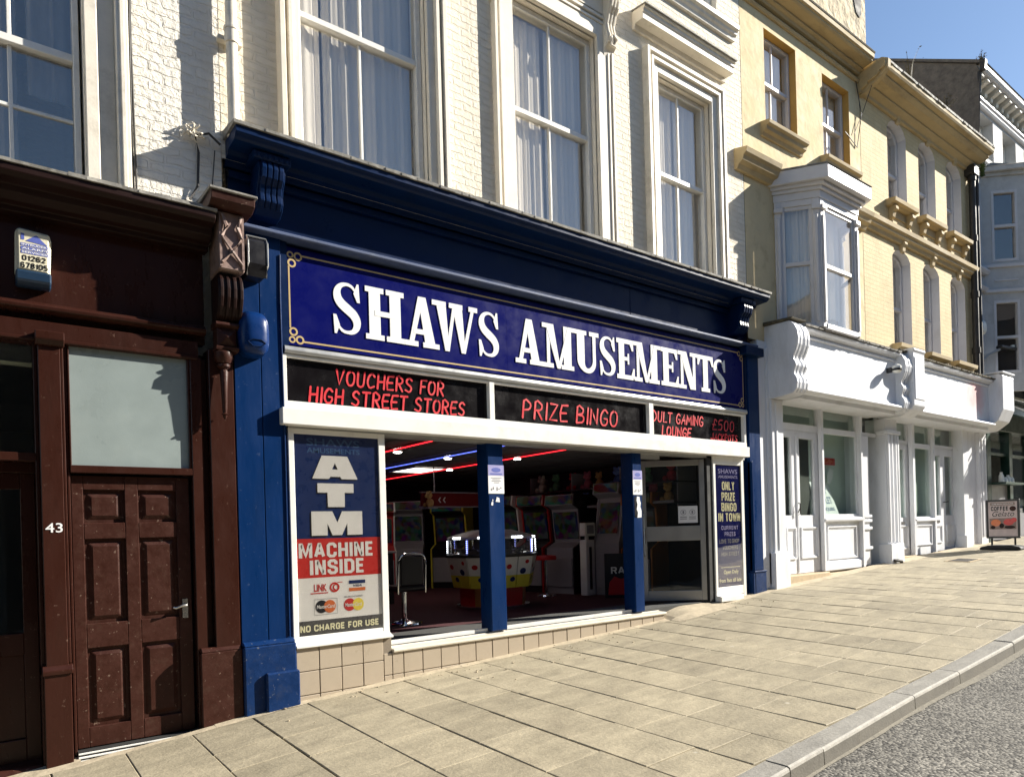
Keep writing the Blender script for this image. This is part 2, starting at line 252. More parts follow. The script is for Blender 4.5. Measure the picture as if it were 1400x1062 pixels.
def asphalt():
    M = bpy.data.materials.new('asphalt'); M.use_nodes = True
    t = M.node_tree; b = t.nodes['Principled BSDF']; L = t.links.new; b.inputs['Roughness'].default_value = .85
    tc = _n(t, 'ShaderNodeTexCoord'); v = _n(t, 'ShaderNodeTexVoronoi'); v.inputs['Scale'].default_value = 58; L(tc.outputs['Object'], v.inputs['Vector'])
    cr = _n(t, 'ShaderNodeValToRGB'); L(v.outputs['Color'], cr.inputs[0]); e = cr.color_ramp.elements
    e[0].color = (.035, .032, .028, 1); e[0].position = .2; e[1].color = (.30, .28, .24, 1); e[1].position = .95
    n = _n(t, 'ShaderNodeTexNoise'); n.inputs['Scale'].default_value = 1.4; n.inputs['Detail'].default_value = 7; L(tc.outputs['Object'], n.inputs['Vector'])
    mr = _n(t, 'ShaderNodeMapRange'); mr.inputs[1].default_value = .3; mr.inputs[2].default_value = .7; mr.inputs[3].default_value = .75; mr.inputs[4].default_value = 1.2; L(n.outputs['Fac'], mr.inputs[0])
    mx = _n(t, 'ShaderNodeMix', data_type='RGBA', blend_type='MULTIPLY'); mx.inputs[0].default_value = 1; L(cr.outputs[0], mx.inputs[6]); L(mr.outputs[0], mx.inputs[7])
    L(mx.outputs[2], b.inputs['Base Color'])
    bp = _n(t, 'ShaderNodeBump'); bp.inputs['Strength'].default_value = .9; bp.inputs['Distance'].default_value = .006; bp.invert = True
    L(v.outputs['Distance'], bp.inputs['Height']); L(bp.outputs[0], b.inputs['Normal'])
    return M
MT['asphalt'] = asphalt()

# ------------------------------------------------------------------ mesh building
class MB:
    def __init__(s): s.v = []; s.f = []; s.m = []
    def face(s, pts, m=0):
        i = len(s.v); s.v += [tuple(p) for p in pts]; s.f.append(tuple(range(i, i+len(pts)))); s.m.append(m); return s
    def solid(s, v, f, m=0):
        i = len(s.v); s.v += [tuple(p) for p in v]; s.f += [tuple(i+k for k in q) for q in f]; s.m += [m]*len(f); return s
    def box(s, x0, x1, y0, y1, z0, z1, m=0):
        v = [(x0, y0, z0), (x1, y0, z0), (x1, y1, z0), (x0, y1, z0), (x0, y0, z1), (x1, y0, z1), (x1, y1, z1), (x0, y1, z1)]
        return s.solid(v, [(3, 2, 1, 0), (4, 5, 6, 7), (0, 1, 5, 4), (1, 2, 6, 5), (2, 3, 7, 6), (3, 0, 4, 7)], m)
    def ext(s, a, b, m=0):      # two matching loops joined, with caps
        n = len(a); f = [tuple(range(n-1, -1, -1)), tuple(range(n, 2*n))]
        f += [(k, (k+1) % n, n+(k+1) % n, n+k) for k in range(n)]
        return s.solid(list(a)+list(b), f, m)
    def prof(s, yz, x0, x1, m=0): return s.ext([(x0, y, z) for y, z in yz], [(x1, y, z) for y, z in yz], m)
    def pxz(s, xz, y0, y1, m=0): return s.ext([(x, y0, z) for x, z in xz], [(x, y1, z) for x, z in xz], m)
    def pxy(s, xy, z0, z1, m=0): return s.ext([(x, y, z0) for x, y in xy], [(x, y, z1) for x, y in xy], m)
    def lathe(s, rz, cx=0, cy=0, n=20, m=0, a0=0, sy=1.):
        v = []; f = []
        for r, z in rz:
            for k in range(n):
                a = a0+2*math.pi*k/n; v.append((cx+r*math.cos(a), cy+sy*r*math.sin(a), z))
        for j in range(len(rz)-1):
            for k in range(n): f.append((j*n+k, j*n+(k+1) % n, (j+1)*n+(k+1) % n, (j+1)*n+k))
        f.append(tuple(range(n-1, -1, -1))); f.append(tuple((len(rz)-1)*n+k for k in range(n)))
        return s.solid(v, f, m)
    def tube(s, pts, r, n=8, m=0):
        P = [Vector(p) for p in pts]; v = []; f = []
        R = r if isinstance(r, (list, tuple)) else [r]*len(P)
        for i, p in enumerate(P):
            d = (P[min(i+1, len(P)-1)]-P[max(i-1, 0)]).normalized()
            u = d.orthogonal().normalized() if abs(d.z) > .95 else d.cross(Vector((0, 0, 1))).normalized()
            q = d.cross(u)
            for k in range(n):
                a = 2*math.pi*k/n; v.append(tuple(p+(u*math.cos(a)+q*math.sin(a))*R[i]))
        for j in range(len(P)-1):
            for k in range(n): f.append((j*n+k, j*n+(k+1) % n, (j+1)*n+(k+1) % n, (j+1)*n+k))
        f.append(tuple(range(n-1, -1, -1))); f.append(tuple((len(P)-1)*n+k for k in range(n)))
        return s.solid(v, f, m)
    def add(s, o, fn=lambda p: p, m=None):
        i = len(s.v); s.v += [tuple(fn(p)) for p in o.v]; s.f += [tuple(i+k for k in q) for q in o.f]; s.m += o.m if m is None else [m]*len(o.m); return s
    def build(s, name, mats, parent=None, bevel=0, smooth=False, origin=None):
        if not isinstance(mats, (list, tuple)): mats = [mats]
        og = Vector(origin) if origin is not None else (ORG[parent.name] if parent is not None else Vector((0, 0, 0)))
        me = bpy.data.meshes.new(name)
        me.from_pydata([tuple(Vector(p)-og) for p in s.v], [], s.f)
        for q in mats: me.materials.append(MT[q] if isinstance(q, str) else q)
        me.polygons.foreach_set('material_index', s.m)
        bm = bmesh.new(); bm.from_mesh(me)
        bmesh.ops.recalc_face_normals(bm, faces=bm.faces)
        if bevel:
            es = [e for e in bm.edges if len(e.link_faces) == 2 and e.calc_face_angle(0) > .5 and e.calc_length() > bevel*2.5]
            bmesh.ops.bevel(bm, geom=es, offset=bevel, segments=1, affect='EDGES', clamp_overlap=True)
        if smooth:
            for q in bm.faces: q.smooth = True
            for e in bm.edges:
                if len(e.link_faces) == 2 and e.calc_face_angle(0) > .7: e.smooth = False
        bm.to_mesh(me); bm.free()
        o = bpy.data.objects.new(name, me); COL.objects.link(o)
        if parent is not None: o.parent = parent
        else: o.location = og
        ORG[o.name] = og
        return o
ORG = {}
def thing(name, label, cat, loc, group=None):
    o = bpy.data.objects.new(name, None); COL.objects.link(o); o.location = loc; o.empty_display_size = .2
    o['label'] = label; o['category'] = cat
    if group: o['group'] = group
    ORG[o.name] = Vector(loc); return o
def tag(o, label, cat, group=None):
    o['label'] = label; o['category'] = cat
    if group: o['group'] = group
    return o
def kids(o): return [c for c in bpy.data.objects if c.parent is o]
def dup(o, loc, label, rot=None, parent=None):
    c = o.copy(); COL.objects.link(c)
    if parent is None:
        c.location = loc; c['label'] = label
        if rot is not None: c.rotation_euler = rot
    else: c.parent = parent
    for k in kids(o): dup(k, None, None, None, c)
    return c
def struct(o): o['kind'] = 'structure'; return o
def lerp(X, Zs, x):
    if x <= X[0]: return Zs[0]+(x-X[0])*(Zs[1]-Zs[0])/(X[1]-X[0])
    for i in range(len(X)-1):
        if x <= X[i+1]: return Zs[i]+(x-X[i])*(Zs[i+1]-Zs[i])/(X[i+1]-X[i])
    return Zs[-1]+(x-X[-1])*(Zs[-1]-Zs[-2])/(X[-1]-X[-2])
GX = [-5, 0, 1, 2, 3, 4.6, 6.7, 9.2, 13.3, 17, 25, 60]; GZ = [-.42, -.03, .06, .165, .23, .305, .41, .62, .84, 1.02, 1.4, 2.9]
def gz(x, y=0): return lerp(GX, GZ, x)+.02*min(y, 0)

def text_mb(body, x0, x1, z0, z1, y, m=0, bold=.0, shear=0., slope=0.):
    c = bpy.data.curves.new('t', 'FONT'); c.body = body; c.size = 1; c.offset = bold; c.shear = shear; c.resolution_u = 3
    o = bpy.data.objects.new('t', c); COL.objects.link(o)
    dg = bpy.context.evaluated_depsgraph_get(); me = bpy.data.meshes.new_from_object(o.evaluated_get(dg))
    xs = [v.co.x for v in me.vertices]; ys = [v.co.y for v in me.vertices]
    a, b, c0, d = min(xs), max(xs), min(ys), max(ys)
    mb = MB()
    def fx(p):
        u = (p.x-a)/(b-a); return (x0+u*(x1-x0), y, z0+(p.y-c0)/(d-c0)*(z1-z0)+slope*u)
    mb.v = [fx(v.co) for v in me.vertices]; mb.f = [tuple(p.vertices) for p in me.polygons]; mb.m = [m]*len(mb.f)
    bpy.data.objects.remove(o); bpy.data.meshes.remove(me); bpy.data.curves.remove(c)
    return mb
BLK = {'A': [[(0, 0), (.36, 1), (.44, 1), (.8, 0)], [(.16, .28), (.64, .28)]], 'B': [[(0, 0), (0, 1), (.55, 1), (.7, .88), (.7, .63), (.55, .52), (0, .52)], [(.5, .52), (.72, .4), (.72, .12), (.56, 0), (0, 0)]],
 'C': [[(.7, .68), (.7, .86), (.55, 1), (.17, 1), (0, .86), (0, .14), (.17, 0), (.55, 0), (.7, .14), (.7, .34)]], 'D': [[(0, 0), (0, 1), (.5, 1), (.7, .84), (.7, .16), (.5, 0), (0, 0)]],
 'E': [[(.62, 1), (0, 1), (0, 0), (.62, 0)], [(0, .51), (.55, .51)]], 'F': [[(.62, 1), (0, 1), (0, -.09)], [(0, .49), (.55, .49)]],
 'G': [[(.7, .68), (.7, .86), (.55, 1), (.17, 1), (0, .86), (0, .14), (.17, 0), (.55, 0), (.7, .14), (.7, .47), (.4, .47)]], 'H': [[(0, -.09), (0, 1.09)], [(.7, -.09), (.7, 1.09)], [(0, .51), (.7, .51)]],
 'I': [[(0, -.09), (0, 1.09)]], 'J': [[(.6, 1.09), (.6, .14), (.46, 0), (.14, 0), (0, .14), (0, .35)]], 'K': [[(0, -.09), (0, 1.09)], [(.72, 1.09), (.06, .45)], [(.22, .6), (.76, -.09)]], 'L': [[(0, 1.09), (0, 0), (.6, 0)]],
 'M': [[(0, -.09), (0, 1), (.12, 1), (.5, .05), (.88, 1), (1, 1), (1, -.09)]], 'N': [[(0, -.09), (0, 1), (.1, 1), (.62, 0), (.72, 0), (.72, 1.09)]], 'O': [[(.0, .5), (0, .86), (.17, 1), (.55, 1), (.72, .86), (.72, .14), (.55, 0), (.17, 0), (0, .14), (0, .5)]],
 'P': [[(0, -.09), (0, 1), (.55, 1), (.7, .87), (.7, .58), (.55, .45), (0, .45)]], 'R': [[(0, -.09), (0, 1), (.55, 1), (.7, .87), (.7, .62), (.55, .5), (0, .5)], [(.42, .5), (.74, -.09)]], 'Q': [[(.0, .5), (0, .86), (.17, 1), (.55, 1), (.72, .86), (.72, .14), (.55, 0), (.17, 0), (0, .14), (0, .5)], [(.45, .25), (.8, -.1)]],
 'S': [[(.68, .70), (.68, .88), (.53, 1), (.17, 1), (.02, .88), (.02, .66), (.16, .54), (.54, .46), (.7, .34), (.7, .13), (.54, 0), (.16, 0), (0, .13), (0, .31)]], 'T': [[(-.02, 1), (.72, 1)], [(.35, 1), (.35, -.09)]], 'U': [[(0, 1.09), (0, .14), (.17, 0), (.55, 0), (.72, .14), (.72, 1.09)]],
 'V': [[(0, 1.09), (.36, 0), (.42, 0), (.78, 1.09)]], 'W': [[(0, 1.09), (.24, 0), (.3, 0), (.53, .95), (.76, 0), (.82, 0), (1.06, 1.09)]], 'X': [[(0, 1.09), (.72, -.09)], [(.72, 1.09), (0, -.09)]], 'Y': [[(0, 1.09), (.36, .5), (.72, 1.09)], [(.36, .52), (.36, -.09)]], 'Z': [[(0, 1), (.66, 1), (0, 0), (.68, 0)]],
 '0': [[(.0, .5), (0, .86), (.15, 1), (.5, 1), (.65, .86), (.65, .14), (.5, 0), (.15, 0), (0, .14), (0, .5)]], '1': [[(.02, .8), (.25, 1), (.25, -.09)]], '2': [[(0, .7), (0, .88), (.15, 1), (.5, 1), (.65, .88), (.65, .64), (0, 0), (.68, 0)]],
 '5': [[(.62, 1), (.05, 1), (.03, .55), (.5, .6), (.65, .46), (.65, .14), (.5, 0), (.15, 0), (0, .14)]], '6': [[(.63, .82), (.5, 1), (.15, 1), (0, .86), (0, .14), (.15, 0), (.5, 0), (.65, .14), (.65, .42), (.5, .56), (0, .5)]], '7': [[(0, 1), (.66, 1), (.25, -.09)]],
 '8': [[(.32, .53), (.1, .6), (.03, .72), (.03, .9), (.16, 1), (.49, 1), (.62, .9), (.62, .72), (.52, .6), (.32, .53), (.12, .46), (0, .34), (0, .14), (.15, 0), (.5, 0), (.65, .14), (.65, .34), (.53, .46), (.32, .53)]]}
def block(txt, x0, x1, z0, z1, y, th=.19, hth=None):
    """condensed bold capitals: mitred strokes, each a hair proud of the last"""
    hth = th if hth is None else hth; gap = .13; u = 0; S_ = []
    for ch in txt:
        if ch == ' ': u += .45; continue
        st = BLK[ch]; wmax = max(p[0] for q in st for p in q); S_ += [[(u+th/2+a*.80, b) for a, b in q] for q in st]; u += wmax*.80+th+gap
    u -= gap; sx = (x1-x0)/u; H = z1-z0; mb = MB(); e = 0
    for st in S_:
        P = [Vector((a, hth/2+min(max(b, -.5*hth/(1-hth)), 1+.5*hth/(1-hth))*(1-hth))) for a, b in st]; A = []; B = []
        closed = (P[0]-P[-1]).length < 1e-5; n = len(P)
        for k in range(n):
            d0 = (P[k]-P[k-1]) if k else ((P[0]-P[-2]) if closed else P[1]-P[0]); d1 = (P[k+1]-P[k]) if k < n-1 else ((P[1]-P[0]) if closed else P[-1]-P[-2])
            n0 = Vector((-d0.y, d0.x)).normalized(); n1 = Vector((-d1.y, d1.x)).normalized(); m_ = (n0+n1)
            m_ = m_.normalized() if m_.length > .2 else n0
            k_ = 1/max(.45, m_.dot(n0)); o = m_*k_*th/2; o = Vector((o.x, o.y*hth/th)); A.append(P[k]+o); B.append(P[k]-o)
        e += .00018
        F = lambda p: (x0+p.x*sx, y-e, z0+min(1.0, max(0.0, p.y))*H)
        for k in range(n-1): mb.face([F(A[k]), F(A[k+1]), F(B[k+1]), F(B[k])])
    return mb
def ring(mb, cx, cz, r0, r1, y, m=0, n=20):
    for k in range(n):
        a, b = 2*math.pi*k/n, 2*math.pi*(k+1)/n
        mb.face([(cx+r0*math.cos(a), y, cz+r0*math.sin(a)), (cx+r1*math.cos(a), y, cz+r1*math.sin(a)), (cx+r1*math.cos(b), y, cz+r1*math.sin(b)), (cx+r0*math.cos(b), y, cz+r0*math.sin(b))], m)
def disc(mb, cx, cz, rx, rz, y, m=0, n=24):
    mb.face([(cx+rx*math.cos(2*math.pi*k/n), y, cz+rz*math.sin(2*math.pi*k/n)) for k in range(n)], m)
def rect(mb, x0, x1, z0, z1, y, m=0): mb.face([(x0, y, z0), (x1, y, z0), (x1, y, z1), (x0, y, z1)], m)

def wall(mb, x0, x1, z0, z1, holes, y=0., dep=.3, m=0, mr=None):
    """front wall sheet with rectangular openings and their reveals; holes = (x0,x1,z0,z1[,rise])"""
    mr = m if mr is None else mr
    xs = sorted({x0, x1, *[h[0] for h in holes], *[h[1] for h in holes]}); zs = sorted({z0, z1, *[h[2] for h in holes], *[h[3] for h in holes]})
    xs = [x for x in xs if x0-1e-6 <= x <= x1+1e-6]; zs = [z for z in zs if z0-1e-6 <= z <= z1+1e-6]
    for i in range(len(xs)-1):
        for j in range(len(zs)-1):
            cx, cz = (xs[i]+xs[i+1])/2, (zs[j]+zs[j+1])/2
            if any(h[0] < cx < h[1] and h[2] < cz < h[3] for h in holes): continue
            mb.face([(xs[i], y, zs[j]), (xs[i+1], y, zs[j]), (xs[i+1], y, zs[j+1]), (xs[i], y, zs[j+1])], m)
    for h in holes:
        a, b, c, d = h[:4]; r = h[4] if len(h) > 4 else 0
        yb = y+dep
        if not r:
            for q in [[(a, c), (a, d)], [(a, d), (b, d)], [(b, d), (b, c)], [(b, c), (a, c)]]:
                (p, s1), (q2, s2) = q
                mb.face([(p, y, s1), (q2, y, s2), (q2, yb, s2), (p, yb, s1)], mr)
        else:
            n = 10; pts = []
            for k in range(n+1):
                u = -1+2*k/n; pts.append(((a+b)/2+u*(b-a)/2, d-r+r*math.sqrt(max(0, 1-u*u*.96))-r*math.sqrt(.04)*abs(u)**3))
            sp = [(a, c)]+pts+[(b, c)]
            for k in range(len(sp)-1):
                mb.face([(sp[k][0], y, sp[k][1]), (sp[k+1][0], y, sp[k+1][1]), (sp[k+1][0], yb, sp[k+1][1]), (sp[k][0], yb, sp[k][1])], mr)
            mb.face([(b, y, c), (a, y, c), (a, yb, c), (b, yb, c)], mr)
            for k in range(n):
                mb.face([(pts[k][0], y, pts[k][1]), (pts[k+1][0], y, pts[k+1][1]), (pts[k+1][0], y, d), (pts[k][0], y, d)], m)
                mb.face([(pts[k][0], yb, pts[k][1]), (pts[k+1][0], yb, pts[k+1][1]), (pts[k+1][0], yb, d), (pts[k][0], yb, d)], m)
def shell(mb, x0, x1, z0, z1, yf, yb, m=0):
    mb.face([(x0, yf, z0), (x0, yb, z0), (x0, yb, z1), (x0, yf, z1)], m); mb.face([(x1, yf, z0), (x1, yb, z0), (x1, yb, z1), (x1, yf, z1)], m)
    mb.face([(x0, yb, z0), (x1, yb, z0), (x1, yb, z1), (x0, yb, z1)], m); mb.face([(x0, yf, z1), (x1, yf, z1), (x1, yb, z1), (x0, yb, z1)], m)
    mb.face([(x0, yf, z0), (x1, yf, z0), (x1, yb, z0), (x0, yb, z0)], m)

def curtain_mb(x0, x1, z0, z1, y, amp=.03, freq=9, seed=0):
    r = random.Random(seed); mb = MB(); n = 56; ph = r.random()*6; v = []
    for k in range(n+1):
        u = k/n; x = x0+u*(x1-x0)
        for j, z in enumerate((z1, (z0+z1)/2, z0)):
            a = amp*(.6+.4*j/2)
            v.append((x+(.012*math.sin(u*13+ph) if j else 0), y+a*math.sin(u*freq*6.28+ph+.5*j*math.sin(u*5))+.5*a*math.sin(u*freq*2.4*6.28+2*ph), z))
    f = [(3*k+j, 3*k+3+j, 3*k+4+j, 3*k+1+j) for k in range(n) for j in range(2)]
    mb.solid(v, f); return mb
def sash(parent, x0, x1, z0, z1, rail, y, vb=(), hb_up=(), hb_lo=(), fm='sash', fw=.05, curtain=None, cm='curtain', seed=1, rise=0, glass='glass', lo_vb=None):
    """vertically sliding sash window: part 'window' > panes and curtain"""
    mb = MB(); f = fw
    mb.box(x0, x0+f, y-.02, y+.09, z0, z1).box(x1-f, x1, y-.02, y+.09, z0, z1)
    if rise:
        n = 8; top = []; bot = []
        for k in range(n+1):
            u = -1+2*k/n; zz = z1+rise*(math.sqrt(max(0, 1-u*u*.96))-.2*abs(u)**3)-rise*.0
            top.append(((x0+x1)/2+u*(x1-x0)/2, zz)); bot.append(((x0+x1)/2+u*((x1-x0)/2-f), zz-f*1.1))
        for k in range(n): mb.pxz([bot[k], bot[k+1], top[k+1], top[k]], y-.02, y+.09)
    else: mb.box(x0+f, x1-f, y-.02, y+.09, z1-f, z1)
    mb.box(x0+f, x1-f, y-.02, y+.09, z0, z0+f*1.3)
    mb.box(x0+f, x1-f, y-.012, y+.075, rail-.028, rail+.028)
    b = .013; zt = z1+(rise*.75 if rise else 0)-f
    for x in vb: mb.box(x-b, x+b, y-.005, y+.03, rail+.028, zt)
    for x in (vb if lo_vb is None else lo_vb): mb.box(x-b, x+b, y+.025, y+.065, z0+f*1.3, rail-.028)
    for z in hb_up: mb.box(x0+f, x1-f, y-.003, y+.028, z-b, z+b)
    for z in hb_lo: mb.box(x0+f, x1-f, y+.027, y+.063, z-b, z+b)
    wo_ = mb.build('window', fm, parent, bevel=.004)
    g = MB(); g.box(x0+f*.6, x1-f*.6, y+.008, y+.013, rail, z1-f*.5)
    if rise:
        g = MB(); g.pxz([(x0+f*.6, rail)]+[(x0+f*.6, z1-f*.5)]+[(p[0], p[1]+.01) for p in bot[1:-1]]+[(x1-f*.6, z1-f*.5), (x1-f*.6, rail)], y+.008, y+.013)
    g.build('pane', glass, wo_)
    g = MB(); g.box(x0+f*.6, x1-f*.6, y+.042, y+.047, z0+f*.6, rail); g.build('pane', glass, wo_)
    if curtain is not None:
        for k, (a, c, za, zb) in enumerate(curtain):
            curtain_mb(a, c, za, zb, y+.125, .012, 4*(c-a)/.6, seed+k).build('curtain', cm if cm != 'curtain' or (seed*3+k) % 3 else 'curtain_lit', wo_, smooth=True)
    return wo_
# ------------------------------------------------------------------ ground, pavement, kerb, road
XS = [-8+.5*i for i in range(137)]
KY0, KY1 = -3.47, -3.63
def KS(x): return .03-.06*(6-min(6, max(2, x)))      # the kerb line bows out down the hill
mb = MB()   # bed under the slabs, cut off against the buildings' feet
for i in range(len(XS)-1):
    a, b = XS[i], XS[i+1]
    mb.face([(a, KY0+KS(a), gz(a, KY0)-.016), (b, KY0+KS(b), gz(b, KY0)-.016), (b, .12, gz(b)-.012), (a, .12, gz(a)-.012)])
struct(mb.build('pavement_bed', 'joint'))
mb = MB(); R_ = random.Random(3)
x = 1.735-.457*20; row = 0
while x < 46:
    wd = .457; j = R_.uniform(.002, .0065); yb = -.07; xa, xb = x+j, x+wd-R_.uniform(.002, .0065)
    y = -.16 - R_.choice([.28, .45, .62])
    ys = [yb]
    while y > KY0+.25+KS(x): ys.append(y); y -= R_.choice([.42, .52, .62, .7, .78])
    ys.append(KY0+.006+KS(x+.23))
    for k in range(len(ys)-1):
        y1, y0 = ys[k], ys[k+1]+R_.uniform(.0015, .006)
        t = [R_.uniform(-.0025, .0035) for _ in range(4)]; c = .005
        P = [(xa, y0), (xb, y0), (xb, y1), (xa, y1)]; I = [(xa+c, y0+c), (xb-c, y0+c), (xb-c, y1-c), (xa+c, y1-c)]
        top = [(p[0], p[1], gz(*p)+t[q]) for q, p in enumerate(I)]; mid = [(p[0], p[1], gz(*p)+t[q]-c*.7) for q, p in enumerate(P)]; bot = [(p[0], p[1], gz(*p)-.03) for p in P]
        v = top+mid+bot
        mb.solid(v, [(0, 1, 2, 3)]+[(4+q, 4+(q+1) % 4, (q+1) % 4, q) for q in range(4)]+[(8+q, 8+(q+1) % 4, 4+(q+1) % 4, 4+q) for q in range(4)])
    x += wd; row += 1
struct(mb.build('pavement', 'slab'))
mb = MB()   # ragged mortar fillet along the walls
XF = [-4+.13*i for i in range(170)]
def fy(x): return -.15-.03*random.Random(int(x*100)).random()
for i in range(len(XF)-1):
    a, b = XF[i], XF[i+1]
    if 6.95 < a < 7.9: continue
    yb, dz = (-.085, .006) if .45 < a < 1.34 else (.02, .022)
    mb.face([(a, fy(a), gz(a, -.15)+.001), (b, fy(b), gz(b, -.15)+.001), (b, yb, gz(b)+dz), (a, yb, gz(a)+dz)])
struct(mb.build('mortar_fillet', 'mortar'))
mb = MB(); x = -6.02; R_ = random.Random(5)
while x < 46:
    L_ = R_.choice([.9, 1.2, 1.5, 1.24]);
    if abs(x-4.07) < .7 and x < 4.07: L_ = 4.07-x
    if 4.06 < x < 4.08: L_ = 1.45
    a, b = x+.005, x+L_-.006
    n = max(2, int((b-a)/.3)); dz = R_.uniform(-.004, .004)
    for q in range(n):
        p, s2 = a+(b-a)*q/n, a+(b-a)*(q+1)/n
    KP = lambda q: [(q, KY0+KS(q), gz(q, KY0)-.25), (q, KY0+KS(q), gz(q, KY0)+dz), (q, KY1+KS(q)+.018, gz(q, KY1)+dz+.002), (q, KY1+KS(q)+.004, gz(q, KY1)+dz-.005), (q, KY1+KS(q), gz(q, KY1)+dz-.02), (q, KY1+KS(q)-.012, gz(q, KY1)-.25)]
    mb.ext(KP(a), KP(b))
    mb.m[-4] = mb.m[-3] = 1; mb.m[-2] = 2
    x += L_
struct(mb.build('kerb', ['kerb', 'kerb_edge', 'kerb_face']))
mb = MB()
for i in range(len(XS)-1):
    a, b = XS[i], XS[i+1]
    mb.face([(a, -11, gz(a)-.19), (b, -11, gz(b)-.19), (b, -6.5, gz(b)-.12), (a, -6.5, gz(a)-.12)])
    mb.face([(a, -6.5, gz(a)-.12), (b, -6.5, gz(b)-.12), (b, KY1+KS(b)-.005, gz(b)-.185), (a, KY1+KS(a)-.005, gz(a)-.185)])
struct(mb.build('road', 'asphalt', smooth=True))
mb = MB(); R_ = random.Random(8)   # sandy grit lying in the gutter
XG = [-4+.06*i for i in range(560)]; gw = []; q_ = .04
for _ in XG: q_ = min(.07, max(.02, q_+R_.uniform(-.006, .006))); gw.append(KY1-q_)
for i in range(len(XG)-1):
    a, b = XG[i], XG[i+1]
    mb.face([(a, gw[i]+KS(a), gz(a)-.1795), (b, gw[i+1]+KS(b), gz(b)-.1795), (b, KY1+KS(b)-.006, gz(b)-.172), (a, KY1+KS(a)-.006, gz(a)-.172)])
struct(mb.build('gutter_grit', 'grit'))
mb = MB(); mb.face([(-400, -400, -8), (600, -400, -8), (600, 600, -8), (-400, 600, -8)]); struct(mb.build('ground', 'joint'))
# concrete ramp up to the arcade door
mb = MB(); n = 12
for k in range(n):
    a, b = 6.86+1.15*k/n, 6.86+1.15*(k+1)/n
    for (y0, u0), (y1, u1) in (((-.34, 0), (-.18, .45)), ((-.18, .45), (.03, 1))):
        h = lambda x, y, u: gz(x, y)+.003+u*(.548-gz(x, y))*min(1, max(0, (x-6.86)/.42))**.7
        mb.face([(a, y0, h(a, y0, u0)), (b, y0, h(b, y0, u0)), (b, y1, h(b, y1, u1)), (a, y1, h(a, y1, u1))])
struct(mb.build('door_ramp', 'mortar', smooth=True))
# steel cover set in the slabs further up the hill
t = thing('access_cover', 'small rusty steel access cover set in the pavement outside the white shops', 'cover', (13.9, -.9, gz(13.9, -.9)))
mb = MB(); mb.ext([(13.62, -1.12, gz(13.62, -1.12)+.001), (14.18, -1.12, gz(14.18, -1.12)+.001), (14.18, -.7, gz(14.18, -.7)+.001), (13.62, -.7, gz(13.62, -.7)+.001)],
  [(13.62, -1.12, gz(13.62, -1.12)+.009), (14.18, -1.12, gz(14.18, -1.12)+.009), (14.18, -.7, gz(14.18, -.7)+.009), (13.62, -.7, gz(13.62, -.7)+.009)]); mb.build('frame', 'stone', t)
mb = MB(); mb.ext([(13.67, -1.07, gz(13.67, -1.07)+.005), (14.13, -1.07, gz(14.13, -1.07)+.005), (14.13, -.75, gz(14.13, -.75)+.005), (13.67, -.75, gz(13.67, -.75)+.005)],
  [(13.67, -1.07, gz(13.67, -1.07)+.013), (14.13, -1.07, gz(14.13, -1.07)+.013), (14.13, -.75, gz(14.13, -.75)+.013), (13.67, -.75, gz(13.67, -.75)+.013)]); mb.build('lid', 'gutter_dark', t)
# terrace on the far pavement, behind the viewer: what the window glass mirrors
t = thing('terrace_building', 'long dark terrace across the road, mirrored as a roofline in the window panes', 'building', (10, -13, 0))
mb = MB(); rr = random.Random(2); x = -30
while x < 60:
    wd = rr.uniform(5, 8); h = rr.uniform(8.6, 10.6)
    mb.box(x, x+wd-.02, -20, -13-rr.random()*.1, -3, h); mb.prof([(-20, h+.01), (-13, h+.01), (-16.5, h+1.7)], x, x+wd-.03); x += wd
mb.build('wall', 'opp', t)
mb = MB(); R_ = random.Random(44)
for k in range(150):
    x = R_.uniform(1.8, 8.5); y = -.10-abs(R_.gauss(0, .35)); r = R_.uniform(.004, .014); z = gz(x, y)+.002; a = R_.uniform(0, 6.28); n = 5
    P = [(x+r*R_.uniform(.5, 1.2)*math.cos(a+6.283*q/n), y+r*R_.uniform(.4, 1)*math.sin(a+6.283*q/n)) for q in range(n)]
    mb.pxy(P, z-.004, z+r*.5)
o = mb.build('grit', 'mortar'); o['kind'] = 'stuff'; o['label'] = 'pale grit and paint flakes scattered along the foot of the arcade'; o['category'] = 'grit'
MT['print_base'] = mat('dull_navy_plastic', (.012, .035, .075), .4, bump=.02)
# ------------------------------------------------------------------ left building: white brick over the brown shopfront
t = thing('white_brick_building', 'white painted brick building above the dark brown shopfront, at the left edge', 'building', (-1, 0, 3))
mb = MB(); wall(mb, -5, 1.655, 3.98, 13, [(-.55, .70, 4.02, 7.4)], 0, .16); shell(mb, -5, 1.655, 2.9, 13, .16, 9); mb.build('wall', ['white_brick'], t)
sash(t, -.6, .68, 4.0, 7.4, 5.20, .12, vb=(-.17, .255), hb_up=(5.85, 6.6), hb_lo=(4.74,), fw=.04, curtain=[(-.6, .30, 4.0, 7.4), (.36, .68, 4.9, 7.4)], seed=11, fm='sash', cm='curtain_dim')
mb = MB()
for s, q in ((1, 0), (-1, 0)):
    f = (lambda x: x) if s == 1 else (lambda x: .13-x)
    for a, b, y in ((.70, .785, -.035), (.785, .90, -.004), (.90, .985, -.075)):
        mb.box(min(f(a), f(b)), max(f(a), f(b)), y, .02, 3.98, 7.7)
    mb.box(min(f(.925), f(.96)), max(f(.925), f(.96)), -.085, -.07, 3.98, 7.7)
mb.box(-.85, .985, -.08, .02, 7.42, 7.7); mb.build('architrave', 'trim_white', t, bevel=.006)
mb = MB(); mb.tube([(1.0, -.012, 9), (1.005, -.012, 6.2), (.995, -.02, 4.9), (1.0, -.012, 4.1)], .011, 6); mb.tube([(1.015, -.012, 9), (1.01, -.014, 5.4), (1.02, -.03, 4.25)], .008, 6)
